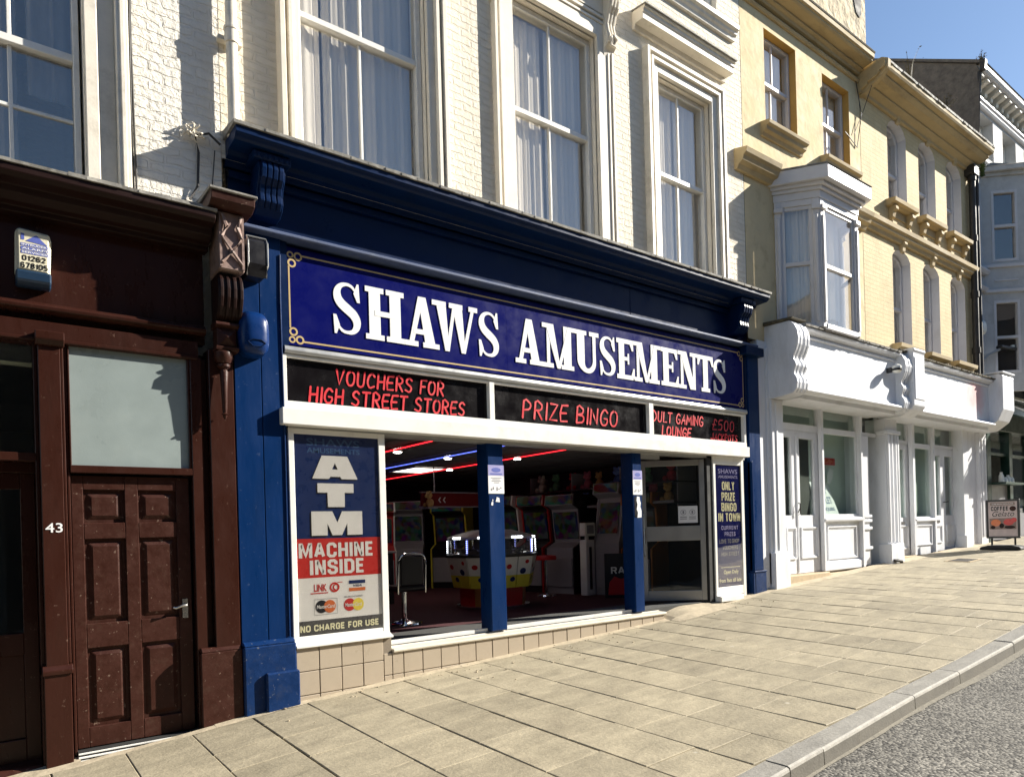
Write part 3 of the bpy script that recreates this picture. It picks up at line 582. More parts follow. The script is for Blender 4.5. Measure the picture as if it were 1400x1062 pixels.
mb.tube([(1.40, -.02, 4.30), (1.46, -.03, 4.42), (1.475, -.02, 4.70), (1.45, -.03, 4.82), (1.55, -.05, 4.86), (1.64, -.04, 4.80)], .010, 6)
mb.tube([(1.56, -.02, 4.3), (1.60, -.02, 4.75)], .004, 6)
mb.tube([(1.27, -.02, 4.22), (1.36, -.06, 4.27), (1.43, -.03, 4.24)], .008, 6)
mb.build('cable', 'cable', t, smooth=True)
mb = MB(); R_ = random.Random(4)
for k in range(16):
    a = R_.uniform(0, 6.28); px, pz = 1.43+R_.uniform(-.03, .05), 4.84+R_.uniform(-.06, .03)
    mb.tube([(px, -.02, pz), (px+.05*math.cos(a), -.05-.03*R_.random(), pz+.05*math.sin(a)), (px+.08*math.cos(a+.5), -.03, pz+.07*math.sin(a+.5))], .006, 5)
mb.build('cable_bundle', 'trim_white', t, smooth=True)
mb = MB(); mb.tube([(1.735, -.095, 12.5), (1.735, -.095, 4.86)], .045, 16)
for z in (5.68, 7.6, 9.4):
    mb.tube([(1.735, -.095, z+.06), (1.735, -.095, z-.05)], .055, 16); mb.tube([(1.735, -.095, z+.075), (1.735, -.095, z+.055)], .061, 16); mb.box(1.64, 1.83, -.06, .01, z-.015, z+.02)
mb.tube([(1.735, -.095, 4.96), (1.735, -.095, 4.86)], .053, 16)
mb.build('downpipe', 'trim_white', t, smooth=True)

# ---- brown shopfront
t = thing('brown_shopfront', 'dark brown wooden shopfront with panelled street door under a frosted light', 'shopfront', (.6, 0, 0))
mb = MB()
mb.box(-5, 1.50, .05, .14, 3.17, 4.0)                                  # fascia board
mb.prof([(.05, 3.225), (-.02, 3.225), (-.055, 3.245), (-.06, 3.27), (-.03, 3.283), (-.02, 3.30), (.05, 3.30)], -5, 1.49)
mb.box(-5, 1.43, -.02, .14, 3.045, 3.17); mb.prof([(.1, 3.01), (-.035, 3.025), (-.035, 3.05), (.1, 3.05)], -5, 1.42)
mb.build('fascia', 'brown', t, bevel=.004)
mb = MB(); mb.prof([(.05, 3.90), (-.05, 3.90), (-.06, 3.94), (-.12, 3.95), (-.17, 3.985), (-.19, 4.03), (-.27, 4.05), (-.30, 4.075), (-.30, 4.125), (.05, 4.125)], -5, 1.52); mb.build('cornice', 'brown_dk', t, bevel=.005)
mb = MB()
R_ = random.Random(9); n = 60
for k in range(n):
    a = -5+6.53*k/n; b = -5+6.53*(k+1)/n; dz = R_.uniform(-.006, .006); mb.prof([(.02, 4.126), (-.315+R_.uniform(-.006, .006), 4.126), (-.315, 4.15+dz), (.02, 4.19+dz)], a, b)
mb.build('cornice_capping', 'lead', t)
mb = MB(); mb.box(.36, .495, -.05, .1, -.02, 3.0); mb.box(.345, .51, -.065, .1, -.04, .665); mb.prof([(.1, .66), (-.08, .66), (-.085, .69), (-.06, .725), (.1, .735)], .335, .52)
mb.prof([(.1, 2.99), (-.07, 2.99), (-.10, 3.03), (-.105, 3.085), (.1, 3.085)], .345, .52); mb.box(.495, .515, -.035, .1, .73, 3.0); mb.box(.52, .54, .0, .1, .05, 3.04)
mb.build('mullion', 'brown', t, bevel=.005)
mb = MB(); mb.box(1.50, 1.69, -.045, .12, .70, 3.12); mb.box(1.445, 1.50, .04, .12, .70, 3.05); mb.box(1.365, 1.45, -.02, .12, .05, 3.045)
mb.build('pilaster', 'brown', t, bevel=.005)
mb = MB(); mb.box(1.375, 1.695, -.075, .12, .0, .69); mb.prof([(.1, .69), (-.078, .69), (-.045, .725), (.1, .725)], 1.38, 1.692); mb.build('plinth', 'brown_worn', t, bevel=.008)
mb = MB(); mb.box(.54, 1.365, -.02, .1, 2.10, 2.155); mb.box(.54, .552, -.01, .1, 2.155, 3.03); mb.box(1.345, 1.365, -.01, .1, 2.155, 3.03); mb.box(.54, 1.365, -.01, .1, 3.02, 3.045)
mb.build('transom', 'brown', t, bevel=.004)
mb = MB(); mb.box(.55, 1.35, .012, .02, 2.15, 3.03); mb.build('fanlight_pane', 'frost', t)
# door
d = MB(); d.box(.545, 1.345, .13, .165, .085, 2.085)
cols = ((.545, .62), (.89, .98), (1.25, 1.345)); rows = ((.085, .23), (.81, .99), (1.615, 1.735), (1.98, 2.085))
for a, b in cols: d.box(a, b, .10, .131, .085, 2.085)
for c, e in rows:
    for a, b in ((.62, .89), (.98, 1.25)): d.box(a, b, .1004, .131, c, e)
for a, b in ((.62, .89), (.98, 1.25)):
    for c, e in ((.23, .81), (.99, 1.615), (1.735, 1.98)):
        i = .055
        d.solid([(a+.022, .13, c+.022), (b-.022, .13, c+.022), (b-.022, .13, e-.022), (a+.022, .13, e-.022), (a+i, .112, c+i), (b-i, .112, c+i), (b-i, .112, e-i), (a+i, .112, e-i)],
                [(4, 5, 6, 7), (0, 1, 5, 4), (1, 2, 6, 5), (2, 3, 7, 6), (3, 0, 4, 7)])
q = MB(); q.add(d, lambda p: (p[0], p[1]-.065, p[2])); dr = q.build('door', 'brown_worn', t, bevel=.004)
mb = MB(); mb.box(1.272, 1.312, .09, .101, .975, 1.125); mb.tube([(1.292, .10, 1.075), (1.292, .045, 1.075), (1.27, .04, 1.078), (1.215, .042, 1.06), (1.20, .05, 1.066)], .009, 8); q = MB(); q.add(mb, lambda p: (p[0], p[1]-.065, p[2])); q.build('handle', 'steel', dr, smooth=True)
mb = MB(); mb.box(.54, 1.36, -.028, .06, -.05, .078); mb.build('threshold', 'rubber', t)
for k in range(3): mb = MB(); mb.box(.541, 1.359, -.05+.008*k, -.028, .004+.026*k, .017+.026*k); mb.build('threshold_strip', 'alu', t, bevel=.002)
# glazed door at the very left edge
mb = MB(); mb.box(-3, .345, .0, .12, 2.175, 2.235); mb.box(.335, .36, .0, .12, 0, 3.05); mb.box(-3, .36, .12, .135, 2.10, 2.175); mb.build('shop_transom', 'brown', t, bevel=.004)
mb = MB(); mb.box(-3, .335, .09, .1, 2.235, 3.05); mb.build('shop_light_pane', 'glass_dark', t)
d = MB(); d.box(.245, .335, .15, .2, 0, 2.1); d.box(-.6, .245, .15, .2, .80, .955); d.box(-.6, .245, .15, .2, 1.985, 2.1); d.box(-.6, .245, .15, .2, .0, .2); d.box(-.6, .245, .175, .2, .2, .8); d.box(-.7, -.6, .15, .2, 0, 2.1)
d.box(-3, -.7, .15, .2, 0, 2.1)
d2 = d.build('shop_door', 'brown', t, bevel=.004); mb = MB(); mb.box(-.6, .245, .172, .18, .955, 1.985); mb.build('pane', 'glass_dark', d2)
mb = MB(); mb.prof([(.2, -.1), (-.02, -.1), (-.02, -.01), (.0, .03), (.15, .04), (.2, .04)], -3, .335); mb.build('doorstep', 'brown_worn', t, bevel=.01)
mb = MB(); shell(mb, -5, 1.66, -.6, 2.9, .3, 4); mb.face([(-5, .3, 0), (1.66, .3, 0), (1.66, 4, 0), (-5, 4, 0)]); mb.box(-2.5, .2, 2.2, 2.3, 0, 2.6); mb.box(-.9, -.3, 1.0, 1.3, 1.9, 2.5); mb.build('interior', 'room', t)
mb = MB(); mb.box(1.46, 1.70, .13, .3, -.3, 3.1); mb.build('pier', 'brown_dk', t)
# scrolled console
c = MB(); c.box(1.55, 1.745, -.25, .05, 3.71, 4.17); con = c.build('console', 'brown_peel', t, bevel=.012)
mb = MB(); mb.prof([(.05, 4.17), (-.30, 4.17), (-.37, 4.20), (-.38, 4.265), (.05, 4.265)], 1.47, 1.80); mb.build('cap', 'brown_worn', con, bevel=.006)
mb = MB(); mb.prof([(.03, 4.266), (-.395, 4.266), (-.395, 4.285), (.03, 4.315)], 1.455, 1.815); mb.build('capping', 'lead', con, bevel=.004)
mb = MB()
for s in (-1, 1):
    mb.tube([(1.647+s*.075, -.262, 3.76), (1.647, -.27, 3.86), (1.647+s*.075, -.262, 3.96)], .013, 6)
    mb.tube([(1.647+s*.07, -.255, 3.97), (1.647+s*.045, -.275, 4.05), (1.647+s*.075, -.26, 4.14)], .018, 6)
    mb.box(1.647+s*.085-.009, 1.647+s*.085+.009, -.262, -.24, 3.73, 4.15)
mb.build('carving', 'brown_peel', con, smooth=True)
mb = MB(); prof = []
for k in range(11):
    a = -.35+k/10*3.0; prof.append((-.075-.175*math.cos(a-.5)*(1 if a < 1.9 else .9), 3.52+.17*-math.sin(a-1.2)))
prof = [(.0, 3.69), (-.20, 3.69), (-.235, 3.64), (-.25, 3.57), (-.245, 3.50), (-.22, 3.43), (-.18, 3.37), (-.12, 3.335), (-.05, 3.325), (.0, 3.325)]
mb.prof([(y*.93, z) for y, z in prof], 1.545, 1.735)
for k in range(4):
    x = 1.553+k*.05
    mb.prof(prof, x, x+.028)
mb.build('scroll', 'brown_dk', con, bevel=.006)
mb = MB(); mb.prof([(0, 3.28), (-.13, 3.28), (-.16, 3.30), (-.15, 3.325), (0, 3.33)], 1.535, 1.74)
mb.box(1.55, 1.70, -.125, .0, 3.13, 3.28); mb.solid([(1.555, -.124, 3.135), (1.695, -.124, 3.135), (1.695, -.124, 3.275), (1.555, -.124, 3.275), (1.625, -.165, 3.205)], [(0, 1, 4), (1, 2, 4), (2, 3, 4), (3, 0, 4)])
mb.prof([(0, 3.09), (-.14, 3.1), (-.15, 3.13), (0, 3.13)], 1.535, 1.715); mb.build('block', 'brown_worn', con, bevel=.004)
mb = MB(); mb.lathe([(.005, 2.99), (.05, 3.0), (.075, 3.04), (.07, 3.085), (.05, 3.095)], 1.60, -.105, 14); mb.lathe([(.0, 2.545), (.012, 2.56), (.018, 2.585), (.03, 2.59), (.016, 2.60), (.02, 2.63), (.026, 2.80), (.034, 2.93), (.024, 2.95), (.05, 2.97), (.05, 2.99), (.01, 2.992)], 1.60, -.105, 14)
mb.build('drop_finial', 'brown_worn', con, smooth=True)

# door number
t = tag(text_mb('43', .378, .482, 1.668, 1.735, -.0535, bold=.008).build('door_number', 'paper', origin=(.43, -.06, 1.67)), 'small silver house number 43 on the brown door post', 'number')
# alarm box, white with blue base
t = thing('alarm_box', 'cream and blue intruder alarm box with printed telephone number on the brown fascia', 'alarm', (.35, .05, 3.6))
mb = MB(); mb.pxz([(.245, 3.50), (.255, 3.455), (.435, 3.445), (.452, 3.50), (.462, 3.74), (.45, 3.785), (.27, 3.80), (.25, 3.77)], -.04, .05); mb.pxz([(.262, 3.508), (.44, 3.498), (.448, 3.735), (.44, 3.772), (.275, 3.786), (.262, 3.76)], -.065, -.04); mb.build('cover', 'cream_plastic', t, bevel=.012)
mb = MB(); mb.prof([(.045, 3.40), (-.02, 3.40), (-.062, 3.43), (-.072, 3.50), (.045, 3.505)], .248, .455); mb.build('base', 'print_base', t, bevel=.01)
mb = MB(); y = -.0668; rect(mb, .283, .302, 3.71, 3.755, y); mb.face([(.308, y, 3.705), (.437, y, 3.692), (.372, y, 3.755)])
for k in range(3): rect(mb, .280, .438, 3.668-.026*k, 3.689-.026*k, y)
mb.build('house_emblem', 'plogo' if 'plogo' in MT else 'pblue2', t)
for k, s in enumerate(('INTRUDER', 'ALARM', 'SERVICES')): (text_mb(s, .286, .432, 3.672-.026*k, 3.685-.026*k, y-.0006, bold=.02)).build('emblem_text', 'paper', t)
block('01262', .287, .425, 3.567, 3.604, y, .2).build('telephone_number', 'pblack', t); block('678105', .277, .435, 3.515, 3.554, y, .2).build('telephone_number', 'pblack', t)
MT['sill_stone'] = mat('cream_sill', (.62, .57, .47), .6, var=.1, stain=(.38, .33, .25), sa=.5, ss=4, bump=.2)
# ------------------------------------------------------------------ cream brick building above the arcade
t = thing('cream_brick_building', 'cream painted brick building with tall sash windows above the blue arcade front', 'building', (5, 0, 4))
CH = [(2.33, 3.63, 4.80, 7.46), (4.71, 5.98, 4.80, 7.46), (7.06, 8.17, 4.80, 7.43), (7.25, 8.40, 8.70, 11.2), (4.7, 6.0, 8.9, 11.4), (2.3, 3.6, 8.9, 11.4)]
mb = MB(); wall(mb, 1.66, 8.935, 4.72, 13, CH, 0, .14, 0, 1); shell(mb, 1.66, 8.935, 2.74, 13, .14, 8); mb.build('wall', ['cream_brick', 'cream_paint'], t)
cur = [[(2.36, 2.62, 4.6, 7.4), (2.64, 3.02, 4.6, 7.4), (3.05, 3.58, 4.6, 7.4)], [(4.74, 5.30, 4.6, 7.4), (5.36, 5.93, 4.6, 7.4)], [(7.1, 7.62, 4.6, 7.4), (7.66, 8.13, 4.6, 7.4)]]
for k, (h, r) in enumerate(zip(CH[:3], (6.275, 6.265, 6.235))):
    cx = (h[0]+h[1])/2 + (-.0 if k else .0)
    sash(t, h[0]+.005, h[1]-.005, h[2], h[3]-.01, r, .10, vb=(cx,), fw=.055, curtain=cur[k], seed=20+5*k)
h = CH[3]; sash(t, h[0]+.01, h[1]-.01, h[2], h[3], 9.9, .10, vb=(7.83,), curtain=[(7.3, 8.35, 8.72, 11.1)], seed=50)
for h in CH[4:]: sash(t, h[0]+.01, h[1]-.01, h[2], h[3], 10.1, .10, vb=((h[0]+h[1])/2,), curtain=[(h[0]+.05, h[1]-.05, h[2], h[3])], seed=60)
def arch(h, flat_w, mold_w, top, mold_d=.085, proud=.05):
    a, b, c, d = h; mb = MB()
    mb.box(a-flat_w, a, -proud, .02, c, d+flat_w); mb.box(b, b+flat_w, -proud, .02, c, d+flat_w); mb.box(a, b, -proud, .02, d, d+flat_w)
    f1, f2 = flat_w, flat_w+mold_w
    for k, (u, v, y) in enumerate(((0, .35, -mold_d*.9), (.35, .6, -proud*.6), (.6, 1, -mold_d))):
        i, o = f1+mold_w*u, f1+mold_w*v
        mb.box(a-o, a-i, y, .02, c, d+o); mb.box(b+i, b+o, y, .02, c, d+o); mb.box(a-i, b+i, y, .02, d+i, d+o)
    return mb
for k, h in enumerate(CH[:3]):
    fw, mw = ((.075, .12), (.16, .10), (.11, .13))[k]
    arch(h, fw, mw, 0, mold_d=(.11, .07, .10)[k]).build('architrave', 'trim_white' if k == 2 else 'cream_paint', t, bevel=.005)
# entablature and bracket on the middle windows, moulded hood over the right one
for (a, b) in ((4.40, 6.26), (1.97, 3.95)):
    mb = MB(); mb.box(a+.08, b-.08, -.06, .02, 7.74, 7.93); mb.prof([(.0, 7.93), (-.08, 7.93), (-.12, 7.99), (-.24, 8.02), (-.28, 8.10), (-.28, 8.14), (0, 8.2)], a-.08, b+.08); mb.build('window_cornice', 'cream_paint', t, bevel=.006)
    for x in (a+.02, b-.18):
        mb = MB(); pr = [(.0, 7.93), (-.17, 7.93), (-.19, 7.86), (-.17, 7.78), (-.13, 7.72), (-.10, 7.62), (-.115, 7.52), (-.135, 7.46), (-.12, 7.38), (-.07, 7.33), (-.05, 7.26), (-.03, 7.22), (0, 7.21)]
        mb.prof(pr, x, x+.16)
        for q in range(3): mb.prof([(y*1.12-.004, z) for y, z in pr[1:9]]+[(-.01, 7.46), (-.01, 7.93)], x+.012+q*.05, x+.04+q*.05)
        mb.tube([(x+.08, -.15, 7.47), (x+.03, -.155, 7.43), (x+.05, -.13, 7.36), (x+.11, -.13, 7.36), (x+.13, -.155, 7.43), (x+.08, -.15, 7.47)], .018, 6)
        mb.build('bracket', 'cream_paint', t, bevel=.006)
mb = MB(); mb.prof([(.02, 7.83), (-.03, 7.83), (-.045, 7.875), (-.045, 7.885), (-.17, 7.885), (-.175, 7.955), (-.19, 7.968), (-.19, 8.0), (-.21, 8.01), (-.215, 8.042), (.02, 8.06)], 6.66, 8.52); mb.build('hood', 'trim_white', t, bevel=.004)
mb = MB(); mb.prof([(.02, 8.06), (-.235, 8.03), (-.235, 8.045), (.02, 8.08)], 6.65, 8.53); mb.build('hood_flashing', 'lead', t)
for a, b in ((6.95, 8.76),):
    mb = MB(); mb.prof([(.02, 8.50), (-.04, 8.50), (-.055, 8.55), (-.08, 8.57), (-.085, 8.60), (-.12, 8.62), (-.13, 8.68), (.06, 8.70)], a, b); mb.build('sill', 'trim_white', t, bevel=.004)

# ------------------------------------------------------------------ blue arcade shopfront
t = thing('blue_shopfront', 'royal blue arcade shopfront with open glazed front and two blue posts', 'shopfront', (5.4, 0, .5))
mb = MB(); R_ = random.Random(12); n = 90; x0, x1 = 1.69, 9.06
mb.prof([(.08, 4.68), (.03, 4.68), (.01, 4.72), (-.06, 4.735), (-.08, 4.765), (-.245, 4.775), (-.27, 4.79), (-.285, 4.81), (-.30, 4.815), (-.30, 4.868), (.08, 4.868)], x0, x1); mb.build('cornice', 'navy', t, bevel=.003)
mb = MB()
for k in range(n):
    a = x0-.02+(x1-x0+.04)*k/n; b = x0-.02+(x1-x0+.04)*(k+1)/n; j = R_.uniform(-.004, .004); mb.prof([(.0, 4.869), (-.32+j, 4.869), (-.322+j, 4.895+j), (.0, 4.945+2*j)], a, b)
mb.build('cornice_capping', 'lead', t)
mb = MB(); mb.box(1.72, 9.02, .07, .13, 4.13, 4.70); mb.box(1.72, 9.02, .03, .07, 4.60, 4.655); mb.box(6.55, 6.556, .066, .07, 4.2, 4.6); mb.build('frieze', 'navy', t, bevel=.003)
mb = MB(); mb.prof([(.08, 4.135), (-.115, 4.14), (-.125, 4.15), (-.125, 4.172), (-.10, 4.185), (.08, 4.21)], 1.72, 9.0); mb.build('ledge', 'navy_ledge', t, bevel=.003)
mb = MB(); mb.box(2.13, 8.80, .02, .12, 3.16, 4.135); mb.box(2.10, 2.165, -.035, .12, 3.2, 4.13); mb.box(8.785, 8.83, -.035, .12, 3.2, 4.13); mb.build('sign_backing', 'navy', t)
for (a, b) in ((1.90, 2.12), (8.55, 8.80)):                            # consoles under the cornice
    mb = MB(); pr = [(.08, 4.70), (-.17, 4.70), (-.185, 4.64), (-.17, 4.57), (-.13, 4.52), (-.11, 4.46), (-.12, 4.40), (-.09, 4.35), (-.03, 4.31), (.08, 4.30)]
    mb.prof(pr, a, b)
    for q in range(4): mb.prof([(y*1.1-.004, z) for y, z in pr[1:8]]+[(0, 4.35), (0, 4.70)], a+.02+q*(b-a-.03)/4, a+.06+q*(b-a-.03)/4)
    mb.box(a-.05, b+.04, -.21, .08, 4.70, 4.762)
    for q in range(6): mb.box(a-.02+q*.045, a+.01+q*.045, -.218, -.20, 4.708, 4.745)
    mb.build('console', 'navy', t, bevel=.006)
mb = MB(); mb.box(1.70, 1.915, -.045, .12, .70, 4.14); mb.box(1.92, 2.105, -.045, .12, .70, 4.14); mb.box(2.105, 2.13, -.02, .12, .7, 4.1); mb.box(1.71, 2.12, -.03, .1, 4.05, 4.136)
mb.tube([(2.095, -.05, .75), (2.10, -.05, 2.4), (2.092, -.05, 3.6), (2.10, -.05, 4.0)], .008, 6); mb.build('pilaster', 'blue', t, bevel=.005)
mb = MB(); mb.box(1.695, 2.13, -.11, .12, -.1, .70); mb.prof([(.1, .70), (-.115, .70), (-.06, .735), (.1, .735)], 1.695, 2.13); mb.box(1.86, 2.14, -.15, -.1, -.1, .47); mb.build('plinth', 'blue_worn', t, bevel=.012)
mb = MB(); mb.box(8.83, 9.10, -.05, .12, .93, 4.14); mb.box(8.83, 8.86, -.08, .0, .5, 2.5); mb.build('pilaster', 'blue', t, bevel=.006)
mb = MB(); mb.box(8.80, 9.12, -.08, .12, .3, .90); mb.box(8.82, 9.125, -.09, .1, .90, .925); mb.build('plinth', 'blue_worn', t, bevel=.006)
mb = MB(); mb.box(8.70, 9.13, -.13, .08, 4.02, 4.14); mb.build('pilaster_cap', 'navy', t, bevel=.006)
# sill of sign, frames, lintel
mb = MB(); mb.prof([(.03, 3.17), (-.045, 3.175), (-.055, 3.20), (-.045, 3.235), (.03, 3.25)], 2.12, 8.80); mb.build('sign_rail', 'alu_grey', t, bevel=.003)
mb = MB()
for a, b in ((2.085, 2.14), (4.275, 4.34), (6.735, 6.82), (8.74, 8.79)): mb.box(a, b, -.03, .05, 2.765, 3.17)
mb.box(2.085, 8.79, -.034, .05, 2.70, 2.765); mb.box(2.085, 8.79, -.026, .05, 3.145, 3.172); mb.build('transom_frame', 'alu', t, bevel=.004)
mb = MB(); mb.box(2.06, 8.73, -.12, .12, 2.548, 2.69); mb.build('shutter_box', 'alu', t, bevel=.006)
mb = MB(); mb.box(2.14, 8.74, -.02, .10, 2.515, 2.547); mb.build('head_frame', 'alu_grey', t)
for (a, b, y0, y1) in ((4.245, 4.452, .0, .20), (6.43, 6.60, .0, .20)):
    mb = MB(); mb.box(a, b, y0, y1, .545, 2.545); mb.build('post', 'blue', t, bevel=.01)
# left display frame
mb = MB(); mb.box(2.135, 2.185, -.03, .06, .64, 2.53); mb.box(2.985, 3.05, -.03, .06, .50, 2.53); mb.box(2.185, 2.985, -.028, .06, 2.485, 2.53); mb.box(2.185, 2.985, -.028, .06, .675, .725); mb.prof([(.04, .635), (-.11, .635), (-.11, .655), (-.02, .69), (.04, .69)], 2.13, 3.045); mb.build('display_frame', 'alu', t, bevel=.004)
# tiled plinth and step
mb = MB(); mb.box(2.13, 3.04, -.07, .1, -.1, .633); mb.box(3.04, 6.86, -.07, .1, 0, .488); mb.build('plinth_core', 'grout', t)
mb = MB(); R_ = random.Random(6)
for i in range(23):
    a = 2.135+i*.2055; b = a+.199
    top = .632 if b < 3.05 else .487
    if a < 3.04 < b: b = 3.038
    z = top
    while z > gz(a)-.15:
        zb = z-.199 if z > .5 or top < .5 else z-.199
        if b <= 6.87: mb.box(a, b, -.082+R_.uniform(-.001, .001), -.06, max(zb, 0)+.0, z)
        z -= .2055
    if a < 3.04 < a+.199: mb.box(3.044, a+.199, -.0815, -.06, .288, .487); mb.box(3.044, a+.199, -.0815, -.06, .083, .282)
mb.build('plinth_tiles', 'tile', t, bevel=.004)
mb = MB(); mb.prof([(.22, .49), (-.10, .49), (-.105, .505), (-.10, .52), (.02, .525), (.03, .535), (.22, .535)], 3.05, 6.88); mb.build('threshold', 'sill_stone', t, bevel=.003); mb = MB(); mb.box(3.05, 4.24, .07, .11, .535, .575); mb.build('door_track', 'alu', t); mb = MB(); mb.box(4.46, 6.43, .07, .11, .535, .575); mb.build('door_track', 'alu', t); mb = MB(); mb.box(3.06, 4.24, .035, .07, .53, .538); mb.build('track_slot', 'rubber', t); mb = MB(); mb.box(4.46, 6.43, .035, .07, .53, .538); mb.build('track_slot', 'rubber', t)
mb = MB(); mb.box(6.6, 8.75, .03, .3, .2, .565); mb.build('door_sill', 'mat_grey', t)
# glazed door standing open
ca, sa = math.cos(math.radians(42)), math.sin(math.radians(42))
def dp(p): u, v, z = p; return (7.86-u*ca-v*sa, .02+u*sa-v*ca, z)   # u along the leaf from the hinge, v towards street
d = MB(); LW = .86
d.box(0, .07, -.02, .02, .585, 2.50); d.box(LW-.07, LW, -.02, .02, .585, 2.50); d.box(.07, LW-.07, -.02, .02, 2.42, 2.50); d.box(.07, LW-.07, -.02, .02, .585, .72); d.box(.07, LW-.07, -.021, .021, 1.40, 1.60)
q = MB(); q.add(d, dp); dr = q.build('door', 'alu_grey', t, bevel=.004)
d = MB(); d.box(.06, LW-.06, -.004, .004, 1.6, 2.43); d.box(.06, LW-.06, -.004, .004, .71, 1.41); q = MB(); q.add(d, dp); q.build('pane', 'glass_dark', dr)
d = MB(); d.tube([(LW-.035, .02, 1.20), (LW-.035, .06, 1.22), (LW-.035, .06, 1.78), (LW-.035, .02, 1.80)], .012, 8); q = MB(); q.add(d, dp); q.build('handle', 'steel', dr, smooth=True)
d = MB(); d.box(.10, .36, .005, .008, 1.64, 1.87); q = MB(); q.add(d, dp); st = q.build('sticker', 'paper', dr)
d = MB()
for cx in (.29, .17):
    for k in range(20):
        a, b = 6.283*k/20, 6.283*(k+1)/20; r0, r1 = .032, .038
        d.face([(cx+r0*math.cos(a), .0095, 1.785+r0*math.sin(a)), (cx+r1*math.cos(a), .0095, 1.785+r1*math.sin(a)), (cx+r1*math.cos(b), .0095, 1.785+r1*math.sin(b)), (cx+r0*math.cos(b), .0095, 1.785+r0*math.sin(b))])
    d.face([(cx-.012, .0095, 1.765), (cx+.012, .0095, 1.765), (cx+.012, .0095, 1.805), (cx-.012, .0095, 1.805)])
    for k in range(2): d.face([(cx-.045, .0095, 1.69+.025*k), (cx+.045, .0095, 1.69+.025*k), (cx+.045, .0095, 1.70+.025*k), (cx-.045, .0095, 1.70+.025*k)])
q = MB(); q.add(d, dp); q.build('sticker_print', 'pgrey', dr) 
# right display frame + dark mullion
mb = MB(); mb.box(7.87, 7.985, -.02, .10, .50, 2.545); mb.build('mullion', 'rubber', t, bevel=.003)
mb = MB(); mb.box(7.985, 8.035, -.04, .07, .56, 2.545); mb.box(8.615, 8.68, -.04, .07, .56, 2.545); mb.box(8.035, 8.615, -.038, .07, 2.43, 2.545); mb.box(8.035, 8.615, -.038, .07, .62, .74); mb.prof([(.05, .55), (-.12, .55), (-.12, .62), (-.04, .63), (.05, .63)], 7.99, 8.50); mb.build('display_frame', 'alu', t, bevel=.004)
mb = MB(); mb.box(8.68, 8.83, .0, .1, .45, 2.545); mb.build('jamb', 'navy', t)
mb = MB(); mb.box(6.605, 7.0, .05, .1, 2.46, 2.515); mb.build('door_head', 'alu_grey', t)
# interior of the arcade
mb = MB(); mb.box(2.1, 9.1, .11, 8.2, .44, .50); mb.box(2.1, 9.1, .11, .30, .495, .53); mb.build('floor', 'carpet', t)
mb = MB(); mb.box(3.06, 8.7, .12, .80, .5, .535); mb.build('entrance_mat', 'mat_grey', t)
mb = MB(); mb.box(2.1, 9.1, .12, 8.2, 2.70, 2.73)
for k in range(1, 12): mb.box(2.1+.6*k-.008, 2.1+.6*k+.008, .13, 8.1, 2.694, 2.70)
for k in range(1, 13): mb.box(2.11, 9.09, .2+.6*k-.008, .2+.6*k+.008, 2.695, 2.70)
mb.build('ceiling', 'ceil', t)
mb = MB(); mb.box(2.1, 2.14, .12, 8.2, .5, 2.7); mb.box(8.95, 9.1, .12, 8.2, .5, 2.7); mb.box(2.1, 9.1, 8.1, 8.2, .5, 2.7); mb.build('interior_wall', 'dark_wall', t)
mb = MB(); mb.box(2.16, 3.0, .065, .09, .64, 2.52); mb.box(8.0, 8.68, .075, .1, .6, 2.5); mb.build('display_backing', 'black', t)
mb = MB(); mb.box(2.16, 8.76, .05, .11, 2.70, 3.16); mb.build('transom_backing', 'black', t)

# ------------------------------------------------------------------ main sign
t = thing('fascia_sign', 'long blue fascia sign with big white serif SHAWS AMUSEMENTS lettering and gold corners', 'sign', (5.4, -.02, 3.7))
mb = MB(); mb.box(2.17, 8.78, -.018, .018, 3.255, 4.10); mb.box(4.53, 4.533, -.0185, .0, 3.256, 4.099); mb.build('board', 'sign_blue', t)
mb = MB(); y = -.0195
for (cx, cz, sx, sz) in ((2.20, 4.035, 1, -1), (2.20, 3.30, 1, 1), (8.74, 4.035, -1, -1), (8.74, 3.30, -1, 1)):
    ring(mb, cx, cz, .016, .03, y); ring(mb, cx+sx*.068, cz+sz*.004, .022, .038, y-.0006); ring(mb, cx+sx*.012, cz+sz*.07, .022, .038, y-.0012)
rect(mb, 2.29, 8.65, 4.035, 4.05, y-.0003); rect(mb, 2.29, 8.65, 3.285, 3.30, y-.0003); rect(mb, 2.178, 2.192, 3.40, 3.94, y-.0003); rect(mb, 8.748, 8.762, 3.40, 3.94, y-.0003); mb.build('gold_border', 'gold', t)
SER = .085
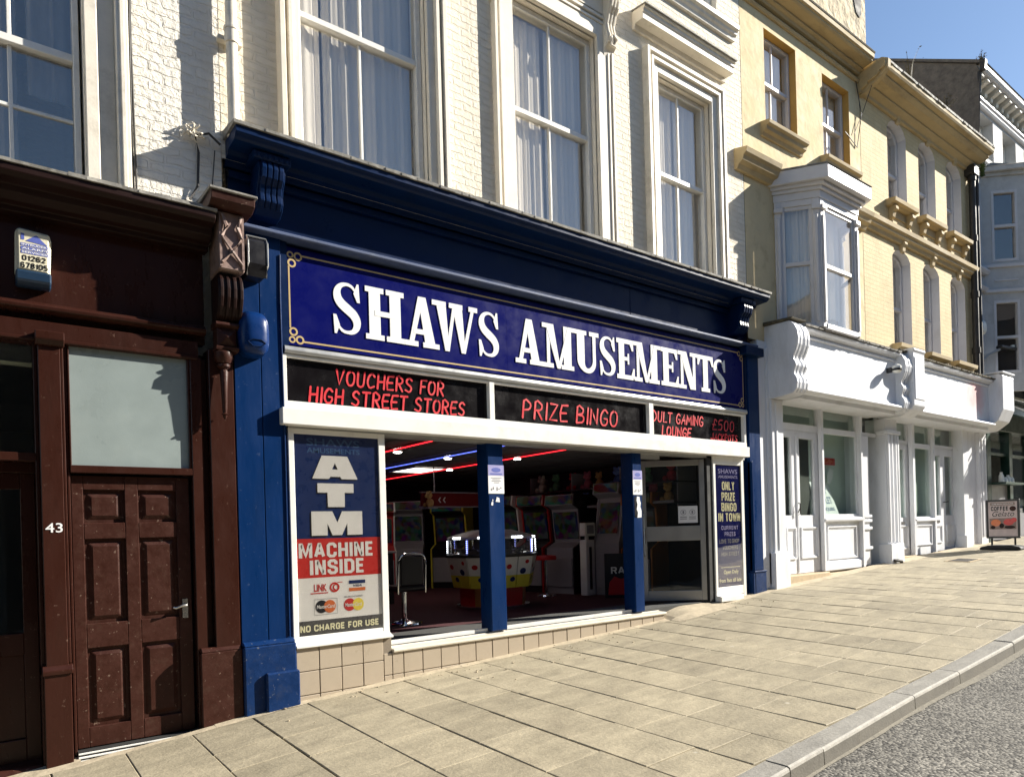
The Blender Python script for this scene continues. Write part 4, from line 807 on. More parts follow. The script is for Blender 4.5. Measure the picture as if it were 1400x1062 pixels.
def gl(ch, x0, x1, z0=3.41, z1=3.90):
    """condensed slab-serif capital built of prisms; each prism a hair proud of the last"""
    W, H = x1-x0, z1-z0; P = []
    st = .145 if ch in 'MW' else .17      # stem width in metres scaled below
    s = min(.115, W*(.25 if ch in 'MW' else .31)); th = .055; sf = .05; RB = []
    def R(a, b, c, d): P.append([(a, c), (b, c), (b, d), (a, d)])
    def serif(cx, w, top): R(cx-w/2, cx+w/2, z1-sf if top else z0, z1 if top else z0+sf)
    if ch == 'H':
        for cx in (x0+W*.24, x1-W*.24): R(cx-s/2, cx+s/2, z0, z1); serif(cx, W*.46, 1); serif(cx, W*.46, 0)
        R(x0+W*.24, x1-W*.24, z0+H*.46, z0+H*.56)
    elif ch == 'E':
        R(x0+W*.12, x0+W*.12+s, z0, z1); R(x0, x1-W*.06, z1-th, z1); R(x0, x1, z0, z0+th); R(x0+W*.2, x0+W*.68, z0+H*.47, z0+H*.56)
        P.append([(x1-W*.06-.035, z1-th), (x1-W*.06-.055, z1-th), (x1-W*.06-.02, z1-H*.27), (x1-W*.04, z1-H*.27), (x1-W*.06, z1-.01)]); P.append([(x1-.055, z0+th), (x1-.018, z0+H*.29), (x1+.004, z0+H*.29), (x1, z0+.01)])
        R(x0+W*.62, x0+W*.70, z0+H*.38, z0+H*.65)
    elif ch == 'T':
        R(x0+W*.5-s/2, x0+W*.5+s/2, z0, z1); serif(x0+W*.5, W*.56, 0); R(x0, x1, z1-th, z1)
        P.append([(x0, z1-.01), (x0-.004, z1-H*.28), (x0+.02, z1-H*.28), (x0+.055, z1-th)]); P.append([(x1, z1-.01), (x1+.004, z1-H*.28), (x1-.02, z1-H*.28), (x1-.055, z1-th)])
    elif ch == 'N':
        for cx, q in ((x0+W*.20, .05), (x1-W*.20, .05)): R(cx-q/2, cx+q/2, z0, z1)
        serif(x0+W*.20, W*.40, 0); serif(x1-W*.20, W*.40, 1); serif(x0+W*.14, W*.28, 1)
        P.append([(x0+W*.10, z1), (x0+W*.10+s*1.15, z1), (x1-W*.20+.025, z0), (x1-W*.20-s*.75, z0)])
    elif ch == 'A':
        P.append([(x0+W*.10, z0), (x0+W*.10+.05, z0), (x0+W*.56, z1), (x0+W*.40, z1)]); P.append([(x1-W*.10-s, z0), (x1-W*.10, z0), (x0+W*.62, z1), (x0+W*.40, z1)])
        serif(x0+W*.19, W*.38, 0); serif(x1-W*.24, W*.48, 0); R(x0+W*.26, x1-W*.3, z0+H*.25, z0+H*.35)
    elif ch == 'M':
        R(x0+W*.13, x0+W*.13+.045, z0, z1); R(x1-W*.13-s, x1-W*.13, z0, z1); serif(x0+W*.16, W*.32, 0); serif(x1-W*.13-s/2, W*.38, 0); serif(x0+W*.12, W*.24, 1); serif(x1-W*.12, W*.24, 1)
        P.append([(x0+W*.10, z1), (x0+W*.10+s, z1), (x0+W*.52, z0), (x0+W*.43, z0)]); P.append([(x1-W*.13-.05, z1), (x1-W*.13, z1), (x0+W*.52, z0), (x0+W*.44, z0)])
    elif ch == 'W':
        P.append([(x0+W*.08, z1), (x0+W*.08+s, z1), (x0+W*.36, z0), (x0+W*.27, z0)]); P.append([(x0+W*.46, z1), (x0+W*.53, z1), (x0+W*.36, z0), (x0+W*.29, z0)])
        P.append([(x0+W*.44, z1), (x0+W*.44+s, z1), (x0+W*.72, z0), (x0+W*.63, z0)]); P.append([(x1-W*.12, z1), (x1-W*.05, z1), (x0+W*.72, z0), (x0+W*.65, z0)])
        serif(x0+W*.15, W*.30, 1); serif(x0+W*.52, W*.30, 1); serif(x1-W*.09, W*.20, 1)
    elif ch == 'U':
        serif(x0+W*.24, W*.48, 1); serif(x1-W*.20, W*.40, 1)
        n = 14; L1 = []; L2 = []
        xa, xb = x0+W*.24, x1-W*.20; zc = z0+H*.30
        for k in range(n+1):
            a = math.pi+math.pi*k/n; cx = (xa+xb)/2; rx = (xb-xa)/2
            w_ = s+( .048-s)*k/n
            L1.append((cx+(rx+w_/2)*math.cos(a), zc+(H*.30)*math.sin(a))); L2.append((cx+(rx-w_/2)*math.cos(a), zc+(H*.30-.055)*math.sin(a)))
        L1 = [(xa-s/2, z1)]+L1+[(xb+.024, z1)]; L2 = [(xa+s/2, z1)]+L2+[(xb-.024, z1)]
        RB.append((L1, L2))
    elif ch == 'S':
        ctr = [(.86, .70), (.80, .82), (.66, .92), (.47, .945), (.28, .90), (.18, .80), (.19, .68), (.30, .58), (.50, .49), (.70, .40), (.81, .29), (.80, .17), (.68, .08), (.50, .055), (.32, .08), (.18, .18), (.12, .31)]
        wd = [.03, .06, .09, .10, .15, .22, .27, .30, .31, .30, .27, .22, .15, .10, .09, .06, .03]
        A = []; B = []
        pts = [Vector((x0+u*W, z0+v*H)) for u, v in ctr]
        def cr(a, b, c, d, q): return .5*((2*b)+(c-a)*q+(2*a-5*b+4*c-d)*q*q+(3*b-a-3*c+d)*q**3)
        F = []; FW = []
        for k in range(len(pts)-1):
            a, b, c, d = pts[max(k-1, 0)], pts[k], pts[k+1], pts[min(k+2, len(pts)-1)]
            for q in range(4): F.append(cr(a, b, c, d, q/4)); FW.append((wd[k]+(wd[k+1]-wd[k])*q/4)*W*1.0)
        F.append(pts[-1]); FW.append(wd[-1]*W)
        for k, p in enumerate(F):
            d = (F[min(k+1, len(F)-1)]-F[max(k-1, 0)]).normalized(); nn = Vector((-d.y, d.x)); A.append(p+nn*FW[k]/2); B.append(p-nn*FW[k]/2)
        RB.append(([tuple(p) for p in A], [tuple(p) for p in B]))
        P.append([(x0+W*.72, z0+H*.80), (x0+W*.84, z0+H*.64), (x0+W*.93, z0+H*.64), (x0+W*.90, z0+H*.985), (x0+W*.84, z0+H*.985)])
        P.append([(x0+W*.24, z0+H*.18), (x0+W*.13, z0+H*.36), (x0+W*.03, z0+H*.36), (x0+W*.06, z0+H*.01), (x0+W*.13, z0+H*.01)])
    mb = MB(); y0, y1 = -.0245, -.0175
    for A, B in RB:
        n = len(A); v = [(p[0], y0, p[1]) for p in A]+[(p[0], y0, p[1]) for p in B]+[(p[0], y1, p[1]) for p in A]+[(p[0], y1, p[1]) for p in B]
        f = []
        for k in range(n-1): f += [(k, k+1, n+k+1, n+k), (2*n+k, 2*n+k+1, k+1, k), (n+k, n+k+1, 3*n+k+1, 3*n+k)]
        mb.solid(v, f+[(0, n, 3*n, 2*n), (n-1, 2*n-1, 4*n-1, 3*n-1)])
    for k, p in enumerate(P): mb.pxz(p, -.0249-k*.0003, y1)
    return mb
XR = [('S', 2.57, 2.86), ('H', 2.89, 3.30), ('A', 3.30, 3.685), ('W', 3.61, 4.145), ('S', 4.155, 4.435), ('A', 4.64, 5.02), ('M', 5.02, 5.515), ('U', 5.51, 5.89), ('S', 5.895, 6.18), ('E', 6.19, 6.495), ('M', 6.475, 6.985), ('E', 6.995, 7.33), ('N', 7.325, 7.74), ('T', 7.735, 8.06), ('S', 8.065, 8.36)]
for ch, a, b in XR:
    gl(ch, a, b).build('letter', 'letter', t)

# casual brush lettering in red on the black transom panels
STK = {'A': [[(0, 0), (.45, 1), (.62, 0)], [(.14, .38), (.58, .38)]], 'B': [[(.05, 0), (.05, 1), (.4, .97), (.55, .8), (.42, .58), (.08, .52)], [(.08, .52), (.48, .48), (.62, .27), (.48, .05), (.05, 0)]],
 'C': [[(.6, .8), (.45, .98), (.2, .9), (.03, .5), (.12, .12), (.32, 0), (.6, .12)]], 'D': [[(.05, 0), (.05, 1), (.35, .95), (.6, .6), (.55, .25), (.3, .02), (.05, 0)]],
 'E': [[(.55, 1), (.08, .97), (.05, .0), (.55, .03)], [(.06, .5), (.45, .52)]], 'F': [[(.58, 1), (.08, .97), (.05, 0)], [(.06, .5), (.45, .52)]],
 'G': [[(.6, .82), (.42, .99), (.18, .88), (.03, .5), (.12, .12), (.35, 0), (.58, .12), (.6, .42), (.35, .43)]], 'H': [[(.05, 0), (.05, 1)], [(.6, 0), (.6, 1)], [(.05, .48), (.6, .52)]],
 'I': [[(.08, 0), (.08, 1)]], 'J': [[(.5, 1), (.5, .2), (.35, 0), (.12, .05), (.02, .25)]], 'K': [[(.05, 0), (.05, 1)], [(.58, 1), (.08, .45), (.6, 0)]], 'L': [[(.06, 1), (.05, .0), (.55, .03)]],
 'M': [[(0, 0), (.12, 1), (.4, .3), (.68, 1), (.8, 0)]], 'N': [[(.03, 0), (.05, 1), (.58, 0), (.6, 1)]], 'O': [[(.32, 1), (.1, .85), (.02, .5), (.1, .14), (.32, 0), (.55, .14), (.62, .5), (.55, .86), (.32, 1)]],
 'P': [[(.05, 0), (.05, 1), (.42, .95), (.58, .74), (.42, .5), (.06, .46)]], 'R': [[(.05, 0), (.05, 1), (.42, .95), (.57, .75), (.42, .53), (.06, .5)], [(.25, .5), (.6, 0)]],
 'S': [[(.55, .85), (.38, 1), (.14, .9), (.08, .7), (.25, .53), (.5, .38), (.52, .15), (.32, 0), (.02, .12)]], 'T': [[(0, .98), (.62, 1)], [(.3, 1), (.3, 0)]], 'U': [[(.05, 1), (.05, .25), (.2, .02), (.42, .02), (.57, .25), (.6, 1)]],
 'V': [[(0, 1), (.28, 0), (.6, 1)]], 'Z': [[(.05, 1), (.6, .97), (.03, .03), (.6, .02)]], '5': [[(.55, 1), (.15, .97), (.08, .55), (.38, .6), (.55, .38), (.42, .06), (.03, .04)]], '0': [[(.3, 1), (.1, .85), (.03, .5), (.1, .14), (.3, 0), (.5, .14), (.58, .5), (.5, .86), (.3, 1)]],
 '£': [[(.62, .82), (.45, 1), (.28, .88), (.26, .5), (.1, .02), (.62, .03)], [(.05, .5), (.5, .5)]]}
ADV = {'I': .3, 'M': 1.02, ' ': .5, 'F': .78, 'L': .75, 'E': .78}
def brush(txt, x0, x1, z0, z1, y, th=.16, shear=.12):
    S_ = []; u = 0
    for ch in txt:
        for st in STK.get(ch, []): S_.append([(u+a+shear*b, b) for a, b in st])
        u += ADV.get(ch, .86)
    tot = u-.2; H = z1-z0; sx = (x1-x0)/tot; mb = MB(); e = 0
    for st in S_:
        P = [Vector((x0+a*sx, z0+b*H)) for a, b in st]
        if len(P) > 3:
            Q = []
            for k in range(len(P)-1):
                Q.append(P[k])
                if k and k < len(P)-2: Q.append((P[k]+P[k+1])*.5+((P[k]-P[k-1])-(P[k+2]-P[k+1]))*.09)
            P = Q+[P[-1]]
        r = th*H*.5; A = []; B = []
        for k, p in enumerate(P):
            d = (P[min(k+1, len(P)-1)]-P[max(k-1, 0)]); d = d.normalized() if d.length else Vector((1, 0)); n_ = Vector((-d.y, d.x)); q = r*(1.05-.25*k/len(P)); A.append(p+n_*q); B.append(p-n_*q)
        e += .00025
        for k in range(len(P)-1): mb.face([(A[k].x, y-e, A[k].y), (A[k+1].x, y-e, A[k+1].y), (B[k+1].x, y-e, B[k+1].y), (B[k].x, y-e, B[k].y)])
        for p in (P[0], P[-1]): disc(mb, p.x, p.y, r*.92, r*.92, y-e-.0001, n=8)
    return mb
def panel(name, label, a, b, lines):
    t = thing(name, label, 'sign', ((a+b)/2, 0, 2.77))
    mb = MB(); mb.box(a, b, .02, .045, 2.762, 3.15); mb.build('panel', 'black_panel', t)
    for (s, c, d, e, f, th) in lines: brush(s, c, d, e, f, .016, th).build('lettering', 'red_neonpaint', t)
panel('transom_sign', 'black panel lettered VOUCHERS FOR HIGH STREET STORES in red', 2.142, 4.273, [('VOUCHERS FOR', 2.60, 3.74, 2.963, 3.097, .15), ('HIGH STREET STORES', 2.345, 3.985, 2.785, 2.915, .16)])
panel('transom_sign', 'black panel lettered PRIZE BINGO in red, between two white dividers', 4.343, 6.732, [('PRIZE BINGO', 4.735, 6.20, 2.825, 3.012, .13)])
panel('transom_sign', 'black panel lettered for a gaming lounge and £500 jackpots in red', 6.823, 8.738, [('DULT GAMING', 6.84, 7.86, 2.945, 3.072, .16), ('LOUNGE', 7.02, 7.60, 2.775, 2.895, .19), ('£500', 8.06, 8.56, 2.915, 3.06, .13), ('JACKPOTS', 8.03, 8.63, 2.775, 2.865, .19)])

# ATM poster
t = thing('atm_poster', 'tall window poster reading ATM MACHINE INSIDE with card logos', 'poster', (2.585, 0, .73))
y = -.014
mb = MB(); mb.box(2.185, 2.985, y, .03, .725, 2.485); mb.build('sheet', 'pblue', t)
mb = MB(); rect(mb, 2.187, 2.983, .84, 1.228, y-.0012); mb.build('white_field', 'paper', t)
mb = MB(); rect(mb, 2.187, 2.983, 1.227, 1.571, y-.0018); mb.build('red_band', 'pred', t)
mb = MB(); rect(mb, 2.187, 2.983, .727, .853, y-.0024); mb.build('dark_band', 'pblack', t)
text_mb('SHAWS', 2.30, 2.80, 2.39, 2.455, y-.0012, bold=.012).build('lettering', 'pdullblue', t)
text_mb('AMUSEMENTS', 2.30, 2.80, 2.325, 2.372, y-.0012, bold=.02).build('lettering', 'pdullblue', t)
A_ = [[(2.436, 2.306), (2.557, 2.306), (2.557, 2.243), (2.53, 2.186), (2.557, 2.186), (2.557, 2.12), (2.513, 2.12), (2.498, 2.1), (2.344, 2.1)], [(2.677, 2.306), (2.557, 2.306), (2.557, 2.243), (2.583, 2.186), (2.557, 2.186), (2.557, 2.12), (2.605, 2.12), (2.618, 2.1), (2.773, 2.1)]]
T_ = [[(2.389, 2.06), (2.73, 2.06), (2.73, 1.977), (2.643, 1.977), (2.641, 1.849), (2.482, 1.849), (2.48, 1.977), (2.389, 1.977)]]
M_ = [[(2.326, 1.811), (2.52, 1.811), (2.566, 1.71), (2.566, 1.597), (2.517, 1.597), (2.472, 1.703), (2.472, 1.597), (2.326, 1.597)], [(2.808, 1.811), (2.612, 1.811), (2.566, 1.71), (2.566, 1.597), (2.608, 1.597), (2.660, 1.703), (2.660, 1.597), (2.808, 1.597)]]
mb = MB(); sh = MB()
for L in (A_, T_, M_):
    for p in L:
        mb.face([(a, y-.0030, b) for a, b in p]); sh.face([(a-.012, y-.0015-.0003*len(sh.f), b-.012) for a, b in p])
sh.build('letter_shadow', 'pblack', t); mb.build('lettering', 'paper', t)
block('MACHINE', 2.205, 2.915, 1.40, 1.533, y-.003, .26, .19).build('lettering', 'paper', t)
block('INSIDE', 2.30, 2.822, 1.25, 1.383, y-.003, .26, .19).build('lettering', 'paper', t)
block('NO CHARGE FOR USE', 2.20, 2.945, .757, .815, y-.0036, .22).build('lettering', 'pcream', t)
mb = text_mb('LINK', 2.333, 2.449, 1.104, 1.168, y-.003, bold=.02); rect(mb, 2.30, 2.46, 1.085, 1.094, y-.003); rect(mb, 2.55, 2.60, 1.172, 1.178, y-.003); ring(mb, 2.522, 1.133, .030, .045, y-.0033); ring(mb, 2.538, 1.133, .020, .032, y-.0036); mb.build('card_logo', 'pred', t)
mb = MB(); rect(mb, 2.66, 2.82, 1.153, 1.184, y-.003); mb.add(text_mb('VISA', 2.70, 2.785, 1.125, 1.146, y-.003, bold=.02, shear=.2)); mb.build('card_logo', 'pblue', t); mb = MB(); rect(mb, 2.66, 2.82, 1.086, 1.116, y-.003); mb.build('card_logo', 'porange', t)
mb = MB(); disc(mb, 2.398, .969, .057, .057, y-.003); mb.build('card_logo', 'pblack', t); mb = MB(); disc(mb, 2.474, .967, .055, .057, y-.0036); mb.build('card_logo', 'porange', t)
mb = MB(); 
for a, b, c, d in ((2.33, 2.545, .897, .900), (2.33, 2.545, 1.034, 1.037), (2.33, 2.333, .9, 1.034), (2.542, 2.545, .9, 1.034)): rect(mb, a, b, c, d, y-.003)
mb.build('card_logo_edge', 'pgrey', t)
text_mb('MasterCard', 2.352, 2.52, .952, .985, y-.0045, bold=.02, shear=.15).build('card_logo_text', 'paper', t)
mb = MB(); disc(mb, 2.663, .966, .057, .057, y-.003); mb.build('card_logo', 'pred', t); mb = MB(); disc(mb, 2.745, .964, .055, .057, y-.0036); mb.build('card_logo', 'pyellow', t)
text_mb('MasterCard', 2.617, 2.78, .949, .982, y-.0045, bold=.02, shear=.15).build('card_logo_text', 'paper', t)
text_mb('EUROCARD', 2.615, 2.79, 1.032, 1.046, y-.003, bold=.02).build('card_logo_text', 'pgrey', t)
mb = MB(); mb.box(2.187, 2.983, -.0265, -.025, .727, 2.483); mb.build('window_pane', 'glass', t)

# prize bingo poster
t = thing('bingo_poster', 'narrow deep blue window poster headed ONLY PRIZE BINGO IN TOWN', 'poster', (8.32, 0, .74))
y = -.024
mb = MB(); mb.box(8.035, 8.615, y, .04, .735, 2.435); mb.build('sheet', 'sign_blue', t)
text_mb('SHAWS', 8.11, 8.55, 2.31, 2.375, y-.0012, bold=.012).build('lettering', 'plilac', t); text_mb('AMUSEMENTS', 8.11, 8.55, 2.245, 2.285, y-.0012, bold=.02).build('lettering', 'plilac', t)
for s, a, b, c, d in (('ONLY', 8.19, 8.475, 2.08, 2.20), ('PRIZE', 8.175, 8.49, 1.93, 2.05), ('BINGO', 8.165, 8.51, 1.785, 1.905), ('IN TOWN', 8.09, 8.597, 1.645, 1.762)): block(s, a, b, c, d, y-.0012, .27, .19).build('lettering', 'pcream', t)
for s, a, b, c, d in (('CURRENT', 8.15, 8.54, 1.53, 1.585), ('PRIZES', 8.22, 8.47, 1.44, 1.50)): block(s, a, b, c, d, y-.0012, .2).build('lettering', 'plilac', t)
for s, a, b, c, d in (('LOVE TO SHOP', 8.10, 8.55, 1.34, 1.40), ('VOUCHERS', 8.17, 8.52, 1.255, 1.31), ('HIGH STREET', 8.14, 8.54, 1.165, 1.22)): block(s, a, b, c, d, y-.0012, .2).build('lettering', 'pgrey', t)
mb = MB(); rect(mb, 8.12, 8.56, 1.005, 1.012, y-.0012)
for s, a, b, c, d in (('Open Daily', 8.18, 8.52, .90, .97), ('from 9am till late', 8.08, 8.58, .80, .855)): mb.add(text_mb(s, a, b, c, d, y-.0012, bold=.02))
mb.build('lettering', 'pcream', t)
mb = MB(); mb.box(8.037, 8.613, -.0335, -.032, .737, 2.433); mb.build('window_pane', 'glass', t)

# notices on the two posts
def notice(x0, x1, z0, z1, label):
    t = thing('notice', label, 'notice', ((x0+x1)/2, -.003, z0), 'laminated notices on the blue posts')
    mb = MB(); mb.box(x0, x1, -.006, -.001, z0, z1); mb.build('sheet', 'paper', t)
    y = -.0075; H = z1-z0; W = x1-x0
    mb = MB(); rect(mb, x0, x1, z0+.63*H, z1, y)
    mb.build('heading', 'plilac', t)
    mb = MB(); disc(mb, x0+W*.5, z0+.83*H, W*.3, H*.08, y-.001); rect(mb, x0+W*.12, x0+W*.88, z0+.67*H, z0+.71*H, y-.001); mb.build('crest', 'pblue2', t)
    mb = MB()
    for k, (a, b) in enumerate(((.15, .85), (.25, .75), (.2, .8), (.35, .7))): rect(mb, x0+W*a, x0+W*b, z0+H*(.54-.055*k), z0+H*(.56-.055*k), y)
    for k in range(6): 
        a = .15+.12*k; rect(mb, x0+W*a, x0+W*(a+.07), z0+H*(.10+.04*(k % 3)), z0+H*(.13+.05*(k % 2+1)), y)
    mb.build('print', 'pgrey', t)
    return t
notice(4.247, 4.450, 1.99, 2.29, 'white notice with blue heading taped to the left blue post')
notice(6.432, 6.598, 2.00, 2.30, 'white notice with blue heading taped to the right blue post')
t = thing('sticker', 'pair of small torn white stickers under the notice on the left blue post', 'sticker', (4.34, -.002, 1.9))
mb = MB(); mb.pxz([(4.335, 1.905), (4.39, 1.90), (4.385, 1.945), (4.352, 1.955), (4.345, 1.93)], -.004, -.001); mb.pxz([(4.275, 1.87), (4.30, 1.865), (4.305, 1.90), (4.285, 1.905)], -.004, -.001); mb.pxz([(4.292, 1.91), (4.305, 1.912), (4.303, 1.93), (4.295, 1.93)], -.004, -.001); mb.build('paper_scrap', 'paper', t)
t = thing('sticker', 'ragged white strip of torn paper under the notice on the right blue post', 'sticker', (6.52, -.002, 1.7))
mb = MB(); mb.pxz([(6.50, 1.98), (6.545, 1.975), (6.55, 1.93), (6.565, 1.90), (6.555, 1.85), (6.575, 1.80), (6.572, 1.72), (6.50, 1.715), (6.51, 1.78), (6.49, 1.82), (6.505, 1.88), (6.49, 1.93)], -.004, -.001); mb.build('paper_scrap', 'paper', t)
mb = MB(); mb.box(6.455, 6.495, -.003, -.0008, 1.72, 1.975); mb.build('tape', 'pblack', t)

# fittings on the blue pilaster
t = thing('bell_box', 'glossy blue domed alarm bell box on the blue pilaster by the brown console', 'alarm', (1.80, -.05, 3.1))
mb = MB(); cx, cz = 1.835, 3.265
rings = [(1.0, -.04), (1.0, -.10), (.97, -.15), (.86, -.19), (.62, -.212), (.3, -.22)]
v = []; n = 22; f = []
for s_, yy in rings:
    for k in range(n):
        a = 2*math.pi*k/n; ex = lambda c: math.copysign(abs(c)**.62, c)
        v.append((cx+.125*s_*ex(math.cos(a)), yy, cz+.185*s_*ex(math.sin(a))))
for j in range(len(rings)-1):
    for k in range(n): f.append((j*n+k, j*n+(k+1) % n, (j+1)*n+(k+1) % n, (j+1)*n+k))
f.append(tuple(range(n))); f.append(tuple((len(rings)-1)*n+k for k in range(n)))
mb.solid(v, f); mb.build('cover', 'dome_blue', t, smooth=True)
mb = MB(); mb.tube([(1.765, -.213, 3.18), (1.80, -.22, 3.145), (1.87, -.22, 3.145), (1.905, -.213, 3.18), (1.87, -.22, 3.20), (1.80, -.22, 3.20), (1.765, -.213, 3.18)], .006, 6); mb.build('badge_rim', 'navy', t, smooth=True)
t = thing('security_light', 'small dark floodlight with grey glass front high on the blue pilaster', 'light', (1.86, -.05, 3.85))
mb = MB(); mb.prof([(-.045, 3.72), (-.20, 3.72), (-.235, 3.80), (-.235, 4.0), (-.20, 4.03), (-.045, 4.03)], 1.775, 1.925); mb.build('housing', 'mac_black', t, bevel=.01)
mb = MB(); mb.solid([(1.785, -.205, 3.715), (1.925, -.205, 3.715), (1.925, -.245, 3.81), (1.785, -.245, 3.81), (1.785, -.245, 3.985), (1.925, -.245, 3.985)], [(0, 1, 2, 3), (3, 2, 5, 4)]); mb.build('lens', 'mac_black', t)
mb = MB(); mb.tube([(1.775, -.20, 3.72), (1.775, -.245, 3.805), (1.775, -.245, 3.99), (1.775, -.21, 4.035), (1.93, -.21, 4.035), (1.93, -.245, 3.99), (1.93, -.245, 3.805), (1.93, -.20, 3.72)], .008, 6); mb.build('bezel', 'alu_grey', t, smooth=True)
MT['sign_red'] = flat('dull_red_board', (.16, .012, .012), .5, .2)
# ------------------------------------------------------------------ inside the arcade
FZ = .50
for k, (x, mt_, y0, lab) in enumerate(((4.25, 'neon_red', 1.1, 'red neon strip on the arcade ceiling, nearest the display poster'), (5.30, 'neon_blue', .4, 'blue neon strip on the arcade ceiling between the two red ones'), (6.33, 'neon_red', .4, 'red neon strip on the arcade ceiling, running behind the left blue post'))):
    t = thing('neon_strip', lab, 'light', (x, 4, 2.69), 'neon strips on the ceiling'); mb = MB(); mb.tube([(x, y0, 2.672), (x, 7.9, 2.672)], .0065, 8); mb.build('tube', mt_, t); mb = MB(); mb.box(x-.02, x+.02, y0-.03, 7.95, 2.684, 2.694); mb.build('channel', 'mac_black', t)
def spot(x, y): 
    t = thing('downlight', 'round white downlight set in the arcade ceiling', 'light', (x, y, 2.69), 'ceiling downlights')
    mb = MB(); mb.lathe([(.05, 2.662), (.05, 2.67)], x, y, 14); mb.build('lens', 'lamp_white', t); mb = MB(); mb.lathe([(.052, 2.671), (.068, 2.671), (.062, 2.694), (.05, 2.694)], x, y, 14); mb.build('rim', 'mac_white', t); return t
d0 = spot(4.40, 2.25)
d0['label'] = 'round white downlight beside the red neon strip nearest the poster'
for (x, y, l) in ((5.42, 2.65, 'round white downlight beside the blue neon strip'), (6.42, 4.2, 'small distant downlight on the red neon strip left of the blue post'), (6.42, 2.3, 'round white downlight just right of the left blue post')): dup(d0, (x, y, 2.69), l)
t = thing('light_panel', 'square glowing light panel in the arcade ceiling', 'light', (6.0, 4.7, 2.69)); mb = MB(); mb.box(5.72, 6.28, 4.15, 4.95, 2.682, 2.69); mb.build('diffuser', 'lamp_soft', t); mb = MB()
for a, b, c, d in ((5.68, 6.32, 4.11, 4.15), (5.68, 6.32, 4.95, 4.99), (5.68, 5.72, 4.15, 4.95), (6.28, 6.32, 4.15, 4.95)): mb.box(a, b, c, d, 2.676, 2.692)
mb.build('frame', 'mac_white', t)
# coin pusher
cx, cy = 6.02, 2.45
t = thing('coin_pusher', 'octagonal yellow and white coin pusher machine with lit chrome canopy', 'arcade machine', (cx, cy, FZ))
A0 = math.pi/8
mb = MB(); mb.lathe([(.54, FZ), (.54, FZ+.04), (.50, FZ+.05)], cx, cy, 24); mb.build('foot_ring', 'chrome', t, smooth=True)
mb = MB(); red = MB()
for k in range(8):
    a, b = A0+k*math.pi/4, A0+(k+1)*math.pi/4
    tgt = red if k % 2 else mb
    P = lambda r, an, z: (cx+r*math.cos(an), cy+r*math.sin(an), z)
    tgt.ext([P(.49, a, FZ+.05), P(.49, b, FZ+.05), P(.50, b, .80), P(.50, a, .80)], [P(.2, a, FZ+.05), P(.2, b, FZ+.05), P(.2, b, .80), P(.2, a, .80)])
mb.build('base_panel', 'mac_orange', t); red.build('base_panel', 'mac_red', t)
for k in range(8):
    for h in range(2):
        a = A0+k*math.pi/4; b = a+math.pi/4; mid = (a+b)/2; p0, p1 = (a, mid) if h == 0 else (mid, b)
        def Q(an, r, z):
            rr = r*math.cos(math.pi/8)/math.cos(an-mid); return (cx+rr*math.cos(an), cy+rr*math.sin(an), z)
        up = MB(); up.ext([Q(p0+.012, .63, .98), Q(p1-.012, .63, .98), Q(p1-.012, .685, 1.235), Q(p0+.012, .685, 1.235)], [Q(p0+.012, .3, .98), Q(p1-.012, .3, .98), Q(p1-.012, .3, 1.235), Q(p0+.012, .3, 1.235)])
        lo = MB(); lo.ext([Q(p0+.012, .59, .80), Q(p1-.012, .59, .80), Q(p1-.012, .629, .979), Q(p0+.012, .629, .979)], [Q(p0+.012, .3, .80), Q(p1-.012, .3, .80), Q(p1-.012, .3, .979), Q(p0+.012, .3, .979)])
        up.build('upper_panel', 'mac_white', t); lo.build('lower_panel', 'mac_yellow', t)
fr = {0: MB(), 1: MB()}; R_ = random.Random(2)
for k in range(8):
    a = A0+k*math.pi/4; mid = a+math.pi/8; nx, ny = math.cos(mid), math.sin(mid); tx, ty = -ny, nx
    for q, (u, z, r) in enumerate(((-.15, 1.10, .045), (.10, 1.03, .055), (.16, 1.16, .035), (-.07, .92, .045))):
        rr = .63*math.cos(math.pi/8)+(z-.98)*.215+.006; P = []
        for j in range(10):
            an = 6.283*j/10; P.append((cx+nx*(rr+.215*r*math.sin(an))+tx*(u+r*math.cos(an)), cy+ny*(rr+.215*r*math.sin(an))+ty*(u+r*math.cos(an)), z+r*.8*math.sin(an)))
        fr[q % 2].face(P)
fr[0].build('fruit_print', 'mac_red', t); fr[1].build('fruit_print', 'pblue', t)
mb = MB(); mb.lathe([(.69, 1.235), (.70, 1.25), (.70, 1.275), (.66, 1.285)], cx, cy, 8, a0=A0); mb.build('rim', 'mac_black', t)
mb = MB(); mb.lathe([(.66, 1.49), (.67, 1.52), (.55, 1.56), (.30, 1.62), (.05, 1.63)], cx, cy, 8, a0=A0)
for k in range(8):
    a = A0+k*math.pi/4; mb.tube([(cx+.65*math.cos(a), cy+.65*math.sin(a), 1.28), (cx+.64*math.cos(a), cy+.64*math.sin(a), 1.5)], .016, 6)
mb.build('canopy', 'mac_grey', t)
mb = MB()
for k in range(8):
    a = A0+k*math.pi/4; b = a+math.pi/4; p = Vector((cx+.64*math.cos(a), cy+.64*math.sin(a), 0)); q = Vector((cx+.64*math.cos(b), cy+.64*math.sin(b), 0))
    e = MB(); e.ext([(p.x, p.y, 1.285), (q.x, q.y, 1.285), (q.x, q.y, 1.49), (p.x, p.y, 1.49)], [(p.x*.99+cx*.01, p.y*.99+cy*.01, 1.285), (q.x*.99+cx*.01, q.y*.99+cy*.01, 1.285), (q.x*.99+cx*.01, q.y*.99+cy*.01, 1.49), (p.x*.99+cx*.01, p.y*.99+cy*.01, 1.49)]); mb.add(e)
mb.build('glass_side', 'glass', t)
mb = MB(); mb.lathe([(.60, 1.29), (.55, 1.33), (.30, 1.36), (.26, 1.46), (.1, 1.48)], cx, cy, 16); R_ = random.Random(5)
